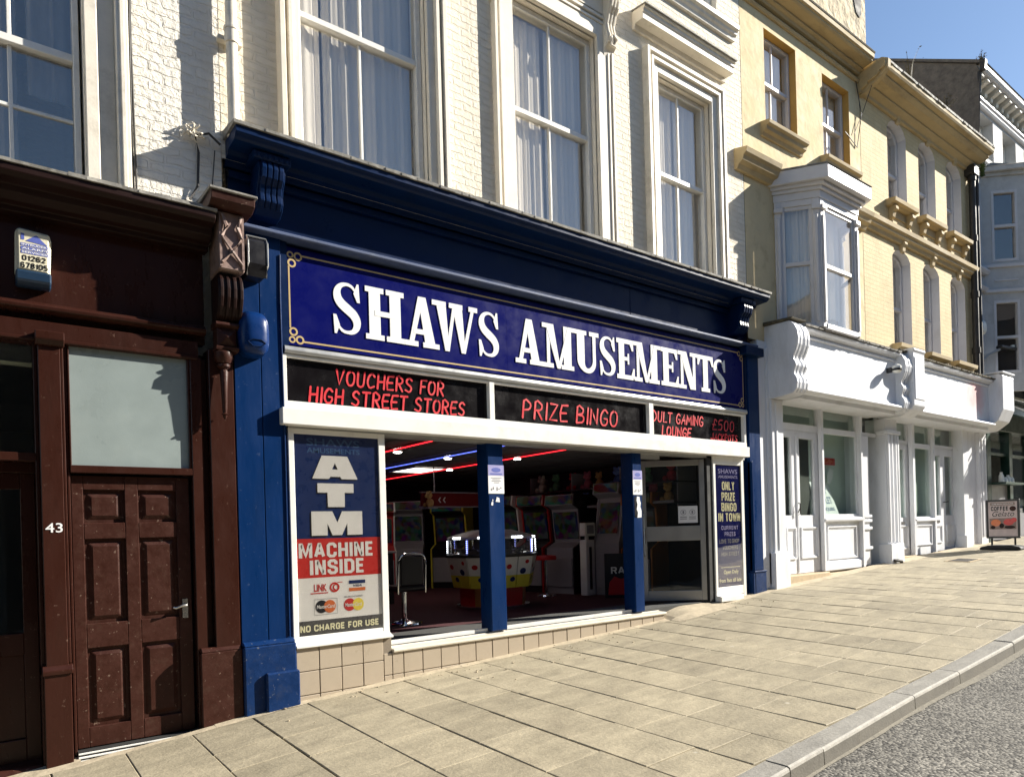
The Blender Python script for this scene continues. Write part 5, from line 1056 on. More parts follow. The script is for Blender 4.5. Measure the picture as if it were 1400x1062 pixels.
for k in range(90):
    a = R_.uniform(0, 6.28); r = R_.uniform(.3, .58); mb.lathe([(.02, 1.345-.05*(r-.3)), (.02, 1.36-.05*(r-.3))], cx+r*math.cos(a), cy+r*math.sin(a), 8)
mb.build('playfield', 'chrome', t, smooth=True)
lw, lb = MB(), MB()
for k in range(8):
    a = A0+k*math.pi/4; b = a+math.pi/4
    for j in range(7): (lb if k % 2 == 0 else lw).lathe([(.009, 1.30+.027*j), (.012, 1.306+.027*j), (.009, 1.312+.027*j)], cx+.665*math.cos(a), cy+.665*math.sin(a), 6)
    for j in range(4):
        u = .35+.1*j; lw.lathe([(.018, 1.497), (.03, 1.512), (.018, 1.527)], cx+.655*(math.cos(a)*(1-u)+math.cos(b)*u), cy+.655*(math.sin(a)*(1-u)+math.sin(b)*u), 8)
lw.build('led_lamps', 'led_white', t); lb.build('led_lamps', 'led_blue', t)
# pedestal chair
cx, cy = 4.12, 1.66
t = thing('pedestal_chair', 'black padded chair with chrome hoop back on a chrome pedestal', 'chair', (cx, cy, FZ))
mb = MB(); mb.lathe([(.22, FZ), (.215, FZ+.015), (.06, FZ+.04), (.035, FZ+.06)], cx, cy, 20); mb.build('base', 'chrome', t, smooth=True)
mb = MB(); mb.lathe([(.034, FZ+.05), (.034, FZ+.40)], cx, cy, 12); mb.build('pedestal', 'chrome', t, smooth=True)
mb = MB(); mb.box(cx-.2, cx+.2, cy-.2, cy+.2, FZ+.40, FZ+.47); mb.build('seat', 'mac_black', t, bevel=.025)
mb = MB(); mb.box(cx-.155, cx+.155, cy-.215, cy-.18, FZ+.47, FZ+.83); mb.build('backrest', 'mac_black', t, bevel=.03)
mb = MB(); P = [(cx-.185, cy-.20, FZ+.38), (cx-.185, cy-.22, FZ+.72)]
for k in range(9): a = math.pi-math.pi*k/8; P.append((cx+.12*math.cos(a)*1.0+(.065 if math.cos(a) > 0 else -.065)*min(1, abs(math.cos(a))*3), cy-.22, FZ+.75+.11*math.sin(a)))
P += [(cx+.185, cy-.22, FZ+.72), (cx+.185, cy-.20, FZ+.38)]; mb.tube(P, .013, 8); mb.build('hoop_frame', 'chrome', t, smooth=True)
# row of cabinets by the far wall
def cabinet(x, y, w_, d, h, mats, label, rot=0., slant=.25, name='arcade_cabinet', screen='pblack'):
    t = thing(name, label, 'arcade machine', (x, y, FZ), 'arcade cabinets')
    z = FZ; b, s2 = mats
    pr = [(-d/2, z), (d/2, z), (d/2, z+h), (-d/2+.05, z+h), (-d/2+.02, z+h-.18), (-d/2+.18, z+h-.25), (-d/2+slant, z+h*.52), (-d/2, z+h*.46)]
    mb = MB()
    for a in (-w_/2, w_/2-.03): mb.ext([(x+a, y+p, q) for p, q in pr], [(x+a+.03, y+p, q) for p, q in pr])
    mb.build('side_panel', b, t, bevel=.004)
    mb = MB(); mb.ext([(x-w_/2+.03, y+p*.97+.01, q-.001) for p, q in pr], [(x+w_/2-.03, y+p*.97+.01, q-.001) for p, q in pr]); mb.build('body', s2, t)
    mb = MB(); y0 = y-d/2
    mb.solid([(x-w_/2+.06, y0+.188, z+h-.30), (x+w_/2-.06, y0+.188, z+h-.30), (x+w_/2-.06, y0+slant-.002, z+h*.55), (x-w_/2+.06, y0+slant-.002, z+h*.55)], [(0, 1, 2, 3)]); mb.build('screen', ('screen_a', 'screen_b')[len(label) % 2], t)
    mb = MB(); mb.box(x-w_/2+.05, x+w_/2-.05, y0-.004, y0+.03, z+.12, z+h*.36); mb.build('coin_door', 'mac_grey', t, bevel=.004)
    mb = MB(); mb.box(x-w_/2+.04, x+w_/2-.04, y0+.012, y0+.04, z+h-.16, z+h-.02); mb.build('marquee', 'screen_c', t)
    t.rotation_euler = (0, 0, rot)
    return t
def cab(x, y, *a, rot=0, **k):
    return cabinet(x, y, *a, rot=rot, **k)
cab(8.0, 4.6, .62, .7, 1.75, ('mac_white', 'mac_black'), 'tall arcade cabinet with pale sides, furthest back beside the coin pusher', rot=-1.35)
cab(8.15, 3.9, .62, .7, 1.72, ('mac_red', 'mac_black'), 'tall arcade cabinet with a curved red side panel', rot=-1.35)
cab(8.25, 3.2, .62, .7, 1.70, ('mac_black', 'mac_grey'), 'black arcade cabinet behind the white change machine', rot=-1.35)
cab(8.55, 2.35, .5, .75, 1.85, ('mac_grey', 'mac_grey'), 'tall plain grey cabinet beside the orange machine', rot=-1.35, slant=.05)
cab(8.55, 1.75, .55, .6, 1.65, ('mac_orange', 'mac_black'), 'orange sided games machine beside the right blue post', rot=-1.3, screen='mac_red')
cab(2.75, 2.9, .65, .7, 1.55, ('mac_grey', 'mac_black'), 'grey sided games machine with a red screen at the left wall', rot=.9, screen='mac_red')
cab(4.3, 5.4, .7, .7, 1.5, ('mac_black', 'mac_red'), 'dark red fronted machine at the back, behind the chair', rot=.3)
cab(5.1, 5.6, .7, .7, 1.5, ('mac_grey', 'mac_black'), 'grey sided machine at the back, left of the coin pusher', rot=.2, screen='pblue')
cab(6.1, 6.4, .7, .7, 1.7, ('mac_white', 'mac_red'), 'white sided machine in the back row, seen above the coin pusher', rot=-.4)
cab(6.9, 6.6, .7, .7, 1.75, ('mac_black', 'mac_grey'), 'black sided machine in the back row, between two lighter ones', rot=-.6)
cab(7.7, 6.2, .7, .7, 1.7, ('mac_yellow', 'mac_black'), 'yellow sided machine in the back row, furthest right', rot=-.9)
cab(3.4, 3.9, .65, .7, 1.45, ('mac_red', 'mac_black'), 'red sided games machine by the left wall, beyond the grey one', rot=.7)
t = thing('change_machine', 'slim white change machine on a post with a printed square on top', 'machine', (8.02, 2.55, FZ)); mb = MB(); mb.box(7.93, 8.13, 2.47, 2.63, FZ, 1.42); mb.build('body', 'mac_white', t, bevel=.012)
mb = MB(); mb.box(8.0, 8.05, 2.462, 2.47, .6, 1.3); mb.build('slot_panel', 'mac_black', t); mb = MB(); mb.box(7.91, 8.14, 2.46, 2.6, 1.48, 1.70); mb.box(7.99, 8.05, 2.52, 2.57, 1.42, 1.48); mb.build('sign_box', 'mac_white', t, bevel=.01); mb = MB(); mb.box(7.95, 8.10, 2.453, 2.46, 1.52, 1.66); mb.build('printed_square', 'pgrey', t)
t = thing('games_poster', 'dark floor standing poster board lettered RAM beside the right blue post', 'poster', (8.05, 1.75, FZ)); mb = MB(); mb.box(7.75, 8.35, 1.73, 1.77, FZ, 1.2); mb.build('board', 'mac_black', t)
block('RAM', 7.85, 8.2, .88, .99, 1.724, .2).build('lettering', 'mac_white', t); mb = MB(); mb.pxz([(7.80, .55), (8.30, .55), (8.28, .72), (8.15, .83), (8.0, .80), (7.9, .84), (7.82, .74)], 1.722, 1.728); mb.build('picture', 'mac_red', t)
t.rotation_euler = (0, 0, -.75)
def stool(x, y, lab, group='red topped stools'):
    t = thing('stool', lab, 'stool', (x, y, FZ), group); mb = MB(); mb.lathe([(.17, FZ+.60), (.18, FZ+.63), (.17, FZ+.67), (.1, FZ+.68)], x, y, 16); mb.build('seat', 'mac_red', t, smooth=True); mb = MB(); mb.lathe([(.16, FZ), (.15, FZ+.02), (.03, FZ+.04), (.025, FZ+.6)], x, y, 14); mb.build('pedestal', 'chrome', t, smooth=True); return t
s0 = stool(7.55, 3.05, 'red topped stool in front of the dark arcade cabinets'); 
# prize shelf with soft toys, above the cabinets
t = thing('prize_shelf', 'double prize shelf crammed with soft toys high on the right side of the arcade', 'shelf', (8.75, 2.6, 1.9)); mb = MB()
for z in (1.98, 2.30): mb.box(8.40, 8.94, 1.0, 4.6, z-.02, z)
mb.build('board', 'mac_black', t); mb = MB()
for y_ in (1.0, 2.2, 3.4, 4.58): mb.box(8.5, 8.94, y_, y_+.02, 1.9, 2.6)
mb.build('bracket', 'mac_grey', t); mb = MB(); mb.box(8.397, 8.401, 1.0, 4.6, 1.962, 2.003); mb.build('price_strip', 'mac_grey', t)
for n_, c in (('toy_pink', (.45, .12, .16)), ('toy_gold', (.50, .30, .10)), ('toy_blue', (.10, .18, .42)), ('toy_cream', (.5, .44, .35)), ('toy_green', (.10, .25, .12)), ('toy_red', (.42, .03, .04))): MT[n_] = mat(n_, c, .95, var=.25, vs=30, bump=.4, bs=60)
def toy(name, x, y, z, s_, m, label, group):
    mb = MB()
    def ball(ox, oy, oz, r, sz=1):
        mb.lathe([(r*math.sin(math.pi*k/6)+.001, z+oz+r*sz*(1-math.cos(math.pi*k/6))-r*sz) for k in range(7)], x+ox, y+oy, 9)
    ball(0, 0, .09*s_, .085*s_, 1.1); ball(-.015*s_, 0, .24*s_, .07*s_); ball(-.02*s_, .055*s_, .30*s_, .03*s_); ball(-.02*s_, -.055*s_, .30*s_, .03*s_); ball(-.07*s_, .08*s_, .05*s_, .04*s_); ball(-.07*s_, -.08*s_, .05*s_, .04*s_); ball(-.085*s_, 0, .225*s_, .03*s_)
    o = mb.build(name, m, smooth=True, origin=(x, y, z)); tag(o, label, 'soft toy', group); return o
R_ = random.Random(21); TN = [('toy_pink', 'pink'), ('toy_gold', 'golden'), ('toy_blue', 'blue'), ('toy_cream', 'cream'), ('toy_green', 'green'), ('toy_red', 'red')]
for z, zn in ((1.98, 'lower'), (2.30, 'upper')):
    for k in range(9):
        m_, cn = TN[(k*5+int(z*10)) % 6]; pl = ('near end', 'middle', 'far end')[k//3]
        toy('soft_toy', 8.58+R_.uniform(-.06, .08), 1.2+.38*k+R_.uniform(-.05, .05), z, R_.uniform(.8, 1.05), m_, f'{cn} soft toy on the {zn} prize shelf, at its {pl}', 'soft toys on the prize shelf')
t = thing('prize_rack', 'wall rack of hanging red and gold prizes behind the display poster', 'rack', (3.9, 6.6, 1.2)); mb = MB(); mb.box(2.9, 5.2, 6.9, 6.95, 1.1, 2.2)
for z in (1.15, 1.5, 1.85): mb.box(2.9, 5.2, 6.6, 6.9, z-.02, z)
mb.build('frame', 'mac_black', t)
for k in range(15):
    m_, cn = [('toy_red', 'red'), ('toy_gold', 'golden'), ('toy_pink', 'pink'), ('toy_cream', 'cream')][k % 4]; zi = (1.15, 1.5, 1.85)[k//5]
    toy('soft_toy', 3.05+.45*(k % 5)+R_.uniform(-.1, .1), 6.7, zi, R_.uniform(.85, 1.1), m_, f'{cn} toy on the back prize rack, {("bottom", "middle", "top")[k//5]} row, {("leftmost", "second from left", "in the centre", "second from right", "rightmost")[k % 5]}', 'toys on the back prize rack')
t = thing('hanging_sign', 'dark red hanging sign with white chevrons over the arcade machines', 'sign', (6.7, 3.6, 2.05)); mb = MB(); mb.box(5.75, 5.95, 3.84, 4.06, 2.0, 2.02); mb.build('ledge', 'mac_grey', t); mb = MB(); mb.box(5.75, 7.35, 4.0, 4.06, 2.03, 2.26); mb.build('board', 'sign_red', t, bevel=.01); mb = MB()
for z in (2.022, 2.26): mb.box(5.74, 7.36, 3.99, 4.07, z, z+.02)
for x in (6.0, 7.1): mb.box(x, x+.015, 4.02, 4.035, 2.28, 2.70)
mb.build('rail', 'mac_grey', t); mb = MB()
for x in (6.05, 6.14, 7.0, 7.12): mb.pxz([(x+.04, 2.10), (x+.06, 2.10), (x+.03, 2.145), (x+.06, 2.19), (x+.04, 2.19), (x+.005, 2.145)], 3.99, 3.999)
mb.build('chevron', 'mac_white', t)
toy('soft_toy', 5.85, 3.92, 2.021, .8, 'toy_gold', 'plump yellow soft toy at the left end of the chevron sign', 'soft toys on the chevron sign')
t = thing('counter', 'long dark counter with small lit dispensers behind the chair', 'counter', (4.6, 4.2, FZ)); mb = MB(); mb.box(3.4, 5.2, 4.0, 4.5, FZ, 1.30); mb.build('front', 'dark_wall', t); mb = MB(); mb.box(3.36, 5.24, 3.96, 4.54, 1.30, 1.335); mb.build('top', 'mac_grey', t, bevel=.01)
for k, x in enumerate((3.75, 4.25, 4.8)):
    t = thing('dispenser', ('small lit dispenser on the counter, left of three', 'small lit dispenser on the counter, middle of three', 'small lit dispenser on the counter, nearest the coin pusher')[k], 'machine', (x, 4.2, 1.335), 'lit dispensers on the counter'); mb = MB(); mb.box(x-.13, x+.13, 4.1, 4.35, 1.336, 1.60); mb.build('body', 'mac_black', t, bevel=.015); mb = MB(); mb.box(x-.10, x+.10, 4.088, 4.1, 1.37, 1.50); mb.build('front_panel', 'chrome', t, bevel=.004); mb = MB(); mb.box(x-.05, x+.03, 4.085, 4.1, 1.545, 1.565); mb.build('lamp', 'led_white', t)
# ------------------------------------------------------------------ yellow stucco house with the bay
t = thing('yellow_stucco_house', 'yellow stucco house with a white bay window, beside the cream brick building', 'building', (10.7, 0, 4.3))
H = [(9.55, 10.42, 7.62, 9.06), (11.21, 12.08, 7.62, 9.0)]
mb = MB(); wall(mb, 8.945, 12.45, 4.3, 9.62, H+[(10.0, 11.25, 4.52, 6.45)], 0, .2, 0, 1); shell(mb, 8.945, 12.45, 3.6, 9.62, .2, 8); mb.build('wall', ['stucco', 'stucco_dark'], t)
for k, (h, r) in enumerate(zip(H, (8.355, 8.29))):
    sash(t, h[0]+.005, h[1]-.005, h[2]+.01, h[3]-.005, r, .13, vb=(h[0]+.40,), fw=.045, curtain=[(h[0]+.02, h[0]+.38, h[2], h[3]), (h[0]+.42, h[1]-.02, h[2], h[3])], seed=70+k, lo_vb=(h[0]+.40,), fm='lilac')
for a, b in ((9.40, 10.50), (11.08, 12.2)):
    mb = MB(); mb.prof([(.02, 7.38), (-.03, 7.38), (-.05, 7.43), (-.10, 7.45), (-.11, 7.50), (-.15, 7.52), (-.16, 7.57), (.1, 7.615)], a, b); mb.build('sill', 'ycornice', t, bevel=.004)
mb = MB(); mb.prof([(.02, 9.26), (-.03, 9.26), (-.05, 9.29), (.02, 9.30)], 8.945, 12.45); mb.build('frieze_moulding', 'ycornice', t)
mb = MB(); mb.prof([(.02, 9.38), (-.05, 9.385), (-.06, 9.42), (-.11, 9.44), (-.11, 9.475), (-.24, 9.49), (-.27, 9.515), (-.27, 9.535), (-.30, 9.55), (-.305, 9.62), (.02, 9.62)], 8.945, 12.42); mb.build('cornice', 'ycornice', t, bevel=.004)
mb = MB(); mb.prof([(.3, 9.621), (-.31, 9.621), (-.32, 9.65), (-.30, 9.66), (-.12, 9.67), (-.12, 9.80), (-.10, 9.83), (.3, 9.84)], 8.945, 12.43); mb.build('gutter', 'moss', t, bevel=.004)
mb = MB(); mb.box(11.0, 12.0, -.325, -.318, 9.60, 9.63); 
mb = MB(); R_ = random.Random(31)
mb.box(9.6, 13.88, .5, 1.6, 9.8, 13.2); mb.build('chimney', 'rubble', t, bevel=.05)
mb = MB(); mb.pxz([(13.45, 11.25), (13.57, 11.2), (13.65, 11.3), (13.63, 11.9), (13.37, 11.9), (13.37, 11.45)], .485, .52); mb.build('chimney_hole', 'rubber', t)
# stub of string cornice left of the bay
mb = MB(); pr = [(.02, 6.68), (-.05, 6.68), (-.08, 6.74), (-.14, 6.77), (-.16, 6.83), (-.20, 6.86), (-.22, 6.93), (.02, 6.99)]; mb.prof(pr, 8.72, 9.62); mb.build('string_course', 'ycornice', t, bevel=.004); mb = MB(); mb.prof(pr, 11.62, 12.46); mb.build('string_course', 'ycornice', t, bevel=.004)
# bay
B = [(9.70, .0), (10.10, -.50), (11.22, -.50), (11.62, .0)]
def bx(mb, p, q, u0, u1, d0, d1, z0, z1):   # box along plan edge p>q, u in metres, d outward
    P, Q = Vector(p), Vector(q); L_ = (Q-P); ln = L_.length; L_ /= ln; N_ = Vector((L_.y, -L_.x))
    if u1 <= 0: u1 = ln+u1
    a, b, c, d = P+L_*u0+N_*d0, P+L_*u1+N_*d0, P+L_*u1+N_*d1, P+L_*u0+N_*d1
    mb.pxy([tuple(a), tuple(b), tuple(c), tuple(d)], z0, z1)
def off(poly, d, close=True):
    out = []
    for i, p in enumerate(poly):
        p = Vector(p); ns = []
        if i > 0: e = (p-Vector(poly[i-1])).normalized(); ns.append(Vector((e.y, -e.x)))
        if i < len(poly)-1: e = (Vector(poly[i+1])-p).normalized(); ns.append(Vector((e.y, -e.x)))
        n_ = sum(ns, Vector((0, 0))); n_ = n_/n_.length; k = 1/max(.5, n_.dot(ns[0])); o = p+n_*d*k
        out.append((o.x, p.y if abs(p.y) < 1e-6 else o.y))
    out[0] = (out[0][0], .0); out[-1] = (out[-1][0], .0)
    return out
bay = MB()
for i in range(3):
    p, q = B[i], B[i+1]
    bx(bay, p, q, 0, .10, -.08, .02, 4.52, 6.45); bx(bay, p, q, -.0001, 0, 0, 0, 4.42, 4.421) if False else None
    L_ = (Vector(q)-Vector(p)).length
    bx(bay, p, q, L_-.10, L_, -.08, .02, 4.52, 6.45); bx(bay, p, q, .1, L_-.1, -.06, .015, 6.36, 6.45); bx(bay, p, q, .1, L_-.1, -.06, .03, 4.50, 4.58)
    for u in (.03, L_-.08): bx(bay, p, q, u, u+.05, .02, .045, 4.6, 6.2); 
    for u in (-.01, L_-.12): bx(bay, p, q, u, u+.13, .015, .06, 6.28, 6.35)
by = bay.build('bay_window', 'lilac', t, bevel=.006)
fr_ = MB()
for i, (ra) in enumerate((5.50, 5.47, 5.50)):
    p, q = B[i], B[i+1]; L_ = (Vector(q)-Vector(p)).length
    for u, v in ((.1, .15), (L_-.15, L_-.1)): bx(fr_, p, q, u, v, -.05, -.005, 4.54, 6.36)
    bx(fr_, p, q, .15, L_-.15, -.05, -.006, 6.31, 6.36); bx(fr_, p, q, .15, L_-.15, -.05, -.004, ra-.03, ra+.03); bx(fr_, p, q, .15, L_-.15, -.06, -.006, 4.54, 4.60)
    gl_ = MB(); bx(gl_, p, q, .13, L_-.13, -.025, -.02, ra, 6.33); gl_.build('pane', 'glass', by); gl_ = MB(); bx(gl_, p, q, .13, L_-.13, -.045, -.04, 4.56, ra); gl_.build('pane', 'glass', by)
fr_.build('sash_frame', 'lilac', by, bevel=.003)
def wavy_plan(p, q, d, z0, z1, amp, fq, seed):
    mb = MB(); P, Q = Vector(p), Vector(q); L_ = (Q-P); N_ = Vector((L_.y, -L_.x)).normalized(); n = 44; r = random.Random(seed).random()*6; v = []
    for k in range(n+1):
        u = k/n; o = P+L_*u+N_*(d+amp*math.sin(u*fq*6.28+r)+amp*.5*math.sin(u*fq*15+r)); v += [(o.x, o.y, z1), (o.x, o.y, z0)]
    mb.solid(v, [(2*k, 2*k+2, 2*k+3, 2*k+1) for k in range(n)]); return mb
wavy_plan((9.82, .02), (10.15, -.40), -.02, 4.6, 6.36, .015, 4, 1).build('curtain', 'curtain', by, smooth=True)
wavy_plan((10.2, -.36), (10.9, -.36), .0, 4.75, 6.36, .02, 7, 2).build('curtain', 'curtain', by, smooth=True)
r0, r1, r2 = off(B, .06), off(B, .14), off(B, .20)
def tier(mb, poly, z0, z1): mb.pxy(poly, z0, z1)
mb = MB(); tier(mb, off(B, .03), 6.45, 6.56); tier(mb, off(B, .07), 6.56, 6.61); tier(mb, off(B, .12), 6.61, 6.66); tier(mb, off(B, .20), 6.66, 6.86); mb.build('bay_cornice', 'lilac', t, bevel=.006)
mb = MB(); o = off(B, .215); mb.ext([(x, y, 6.861) for x, y in o], [(x, y*.95, 6.885) for x, y in o]); ap = [(9.9, .0, 7.12), (10.3, -.06, 7.12), (11.0, -.06, 7.12), (11.4, .0, 7.12)]
mb.ext([(x, y*.95, 6.886) for x, y in o], [(a, b+.0, c-.08) for a, b, c in ap]); mb.build('bay_roof', 'lead', t)
mb = MB(); mb.box(9.2, 12.4, 1.3, 1.35, 4.3, 9.5); mb.build('interior', 'room', t)

# ------------------------------------------------------------------ yellow brick house with arched windows
t = thing('yellow_brick_house', 'yellow brick house with six narrow arched windows under a heavy ochre cornice', 'building', (14.9, 0, 4.5))
U = [(13.47+1.29*k, 14.23+1.29*k, 7.50, 9.06, .20) for k in range(3)]; Lw = [(13.55+1.29*k, 14.29+1.29*k, 4.86, 6.66, .16) for k in range(3)]
mb = MB(); wall(mb, 12.462, 17.25, 4.3, 9.5, U+Lw, 0, .24, 0, 1); shell(mb, 12.462, 17.25, 3.6, 9.5, .24, 8); mb.build('wall', ['ybrick', 'lilac'], t)
for k in range(3):
    h = U[k]; sash(t, h[0]+.004, h[1]-.004, h[2]+.01, h[3]-.20, 8.16, .17, fw=.05, rise=.19, curtain=[(h[0]+.03, h[1]-.03, h[2]+.8, h[3])], seed=80+k, fm='lilac')
    h = Lw[k]; sash(t, h[0]+.004, h[1]-.004, h[2]+.01, h[3]-.16, 5.63, .17, fw=.05, rise=.15, curtain=[(h[0]+.03, h[1]-.03, h[2]+.9, h[3])], seed=90+k, fm='lilac')
for h, top in [(u, 0) for u in U]+[(u, 1) for u in Lw]:
    mb = MB(); a, b, z = h[0]-.12, h[1]+.10, h[2]
    mb.prof([(.06, z-.13), (-.08, z-.13), (-.11, z-.10), (-.17, z-.09), (-.18, z-.02), (.15, z)], a, b)
    if not top:
        for x in (a+.1, b-.2): mb.prof([(.0, z-.13), (-.13, z-.13), (-.14, z-.20), (-.09, z-.24), (-.07, z-.32), (-.03, z-.35), (0, z-.36)], x, x+.11); mb.lathe([(.01, z-.47), (.03, z-.43), (.02, z-.36)], x+.055, -.03, 8)
        mb.box(a+.2, b-.2, -.02, .01, z-.28, z-.13)
    else:
        for x in (a+.05, b-.2): mb.box(x, x+.14, -.12, .01, z-.20, z-.13)
    mb.build('sill', 'ycornice', t, bevel=.004)
    mb = MB(); cx = (h[0]+h[1])/2; zt = h[3]; mb.prof([(.0, zt+.16), (-.09, zt+.16), (-.10, zt+.10), (-.06, zt+.05), (-.05, zt-.02), (-.02, zt-.05), (0, zt-.05)], cx-.06, cx+.06); mb.box(cx-.09, cx+.09, -.11, .0, zt+.16, zt+.20); mb.build('keystone', 'ycornice', t, bevel=.006)
mb = MB(); mb.prof([(.02, 6.76), (-.05, 6.76), (-.07, 6.82), (-.12, 6.84), (-.12, 6.88), (-.16, 6.90), (-.17, 6.98), (.02, 7.01)], 12.47, 17.26); mb.build('string_course', 'ycornice', t, bevel=.004)
mb = MB(); mb.prof([(.02, 9.08), (-.05, 9.085), (-.06, 9.13), (-.17, 9.17), (-.17, 9.205), (-.31, 9.23), (-.38, 9.28), (-.38, 9.31), (-.46, 9.325), (-.48, 9.36), (-.485, 9.42), (.02, 9.42)], 12.40, 17.30); mb.box(12.40, 12.62, -.50, -.0, 9.0, 9.2) if False else None; mb.build('cornice', 'ycornice', t, bevel=.004)
mb = MB(); mb.prof([(.02, 9.06), (-.10, 9.06), (-.2, 9.13), (-.36, 9.2), (-.5, 9.31), (-.51, 9.46), (-.4, 9.53), (.02, 9.53)], 12.45, 12.56); mb.build('cornice_block', 'ycornice', t, bevel=.01)
mb = MB(); R_ = random.Random(13); n = 40
for k in range(n):
    a = 12.56+4.75*k/n; b = 12.56+4.75*(k+1)/n; j = R_.uniform(-.01, .01); mb.prof([(.2, 9.421), (-.50+j, 9.421), (-.505+j, 9.455+j), (.2, 9.50)], a, b)
mb.build('cornice_capping', 'lead', t)
mb = MB(); mb.prof([(-.1, 9.49), (5, 10.6), (8, 10.0), (8, 9.49)], 12.47, 17.24); mb.build('roof', 'slate', t)
mb = MB(); mb.box(12.6, 17.1, 1.3, 1.35, 4.3, 9.4); mb.build('interior', 'room', t)
mb = MB(); mb.tube([(17.13, -.10, 9.05), (17.12, -.10, 4.55)], .065, 12)
for z in (8.9, 7.6, 6.4, 5.2): mb.tube([(17.125, -.10, z+.06), (17.125, -.10, z-.06)], .082, 12)
mb.tube([(17.30, -.14, 9.3), (17.25, -.14, 8.2), (17.27, -.14, 4.5)], .04, 10); mb.box(17.0, 17.25, -.2, .0, 8.95, 9.15)
mb.build('drainpipe', 'gutter_dark', t, smooth=True)
mb = MB(); mb.tube([(12.3, -.02, 9.3), (12.42, -.05, 8.7), (12.3, -.02, 8.1), (11.9, -.015, 8.25)], .008, 5); mb.tube([(12.45, -.3, 9.3), (12.5, -.05, 8.8), (12.2, -.02, 8.3)], .006, 5); mb.build('cable', 'cable', t)

# ------------------------------------------------------------------ white shopfronts
def scroll_console(t, x0, x1, back=.05, d=0.):
    pr = [(back, 4.53), (-.41, 4.52), (-.48, 4.45), (-.525, 4.36), (-.54, 4.25), (-.53, 4.16), (-.50, 4.08), (-.46, 4.0), (-.455, 3.96), (-.49, 3.90), (-.495, 3.86), (-.465, 3.79), (-.46, 3.75), (-.50, 3.68), (-.51, 3.62), (-.495, 3.53), (-.44, 3.47), (-.31, 3.455), (-.13, 3.44), (back, 3.44)]
    pr = [(y, z+d) for y, z in pr]
    mb = MB(); mb.prof([(min(y+.03, back) if z > 3.47+d else y, z) for y, z in pr], x0, x1); w_ = (x1-x0)
    for u, v in ((.0, .16), (.24, .42), (.58, .76), (.84, 1.0)): mb.prof(pr, x0+w_*u-.001, x0+w_*v+.001)
    mb.build('console', 'white_shop', t, bevel=.008)
    mb = MB(); mb.prof([(back, 4.531+d), (-.46, 4.531+d), (-.47, 4.555+d), (back, 4.585+d)], x0-.03, x1+.03); mb.build('console_capping', 'moss', t, bevel=.004)
def fascia(t, x0, x1, m, seed):
    mb = MB(); mb.box(x0, x1, -.36, .1, 3.62, 4.40); mb.build('fascia_board', m, t)
    mb = MB(); mb.prof([(-.3, 4.40), (-.37, 4.40), (-.40, 4.43), (-.46, 4.44), (-.47, 4.47), (-.3, 4.48)], x0, x1); mb.prof([(.1, 3.50), (-.44, 3.50), (-.48, 3.53), (-.48, 3.555), (-.45, 3.575), (-.40, 3.59), (-.36, 3.62), (.1, 3.62)], x0, x1); mb.prof([(-.35, 4.34), (-.385, 4.35), (-.385, 4.375), (-.35, 4.39)], x0, x1)
    mb.box(x0, x1, -.34, .15, 3.44, 3.50); mb.build('fascia_moulding', 'white_shop', t, bevel=.004)
    mb = MB(); R_ = random.Random(seed); n = int((x1-x0)/.07)
    for k in range(n):
        a, b = x0+(x1-x0)*k/n, x0+(x1-x0)*(k+1)/n; j = R_.uniform(-.012, .008); mb.prof([(.0, 4.481), (-.485+j, 4.481), (-.49+j, 4.51+j), (.0, 4.56)], a, b)
    mb.build('fascia_capping', 'lead' if seed % 2 else 'moss', t)
def joinery(t, name, x0, x1, y, z0, z1, openings, m='white_shop', panels=(), dep=.06):
    mb = MB(); wall(mb, x0, x1, z0, z1, openings, y, dep); mb.face([(x0, y, z0), (x0, y+dep, z0), (x0, y+dep, z1), (x0, y, z1)]); mb.face([(x1, y, z0), (x1, y+dep, z0), (x1, y+dep, z1), (x1, y, z1)])
    for a, b, c, d in panels:
        for i, yy in ((0, -.022), (.022, -.010)):
            w_ = .022
            mb.box(a+i, b-i, y+yy, y+.002, c+i, c+i+w_); mb.box(a+i, b-i, y+yy, y+.002, d-i-w_, d-i); mb.box(a+i, a+i+w_, y+yy, y+.002, c+i+w_, d-i-w_); mb.box(b-i-w_, b-i, y+yy, y+.002, c+i+w_, d-i-w_)
    o = mb.build(name, m, t)
    for h in openings: g = MB(); g.box(h[0]-.01, h[1]+.01, y+dep*.55, y+dep*.55+.006, h[2]-.01, h[3]+.01); g.build('pane', 'glass_dark', o)
    return o
t = thing('white_shopfront', 'empty white shopfront with glazed double doors, next to the blue arcade front', 'shopfront', (11.2, 0, .7))
fascia(t, 9.66, 12.72, 'white_shop', 3); scroll_console(t, 9.35, 9.67)
scroll_console(t, 12.72, 12.98)
mb = MB(); mb.prof([(.05, 4.60), (-.55, 4.60), (-.58, 4.56), (-.55, 4.52), (-.55, 3.60), (-.50, 3.52), (-.30, 3.42), (.05, 3.42)], 12.985, 13.44); mb.box(13.02, 13.40, -.562, -.54, 3.7, 4.45); mb.build('end_block', 'white_shop', t, bevel=.012)
mb = MB(); mb.box(9.13, 9.36, -.02, .1, .60, 4.3); mb.box(9.36, 9.66, -.08, .1, 1.17, 3.44); mb.box(9.30, 9.36, -.05, .1, .7, 4.2); mb.box(9.45, 9.50, -.095, -.07, 1.2, 3.4); mb.build('pilaster', 'white_shop', t, bevel=.006)
mb = MB(); mb.box(9.30, 9.69, -.12, .1, .55, 1.17); mb.build('plinth', 'white_shop', t, bevel=.008)
o = joinery(t, 'double_door', 9.72, 11.0, .12, .80, 3.06, [(9.95, 10.19, 1.72, 2.95), (10.41, 10.85, 1.72, 2.95)], panels=[(9.98, 10.25, 1.03, 1.53), (10.40, 10.90, 1.03, 1.53)])
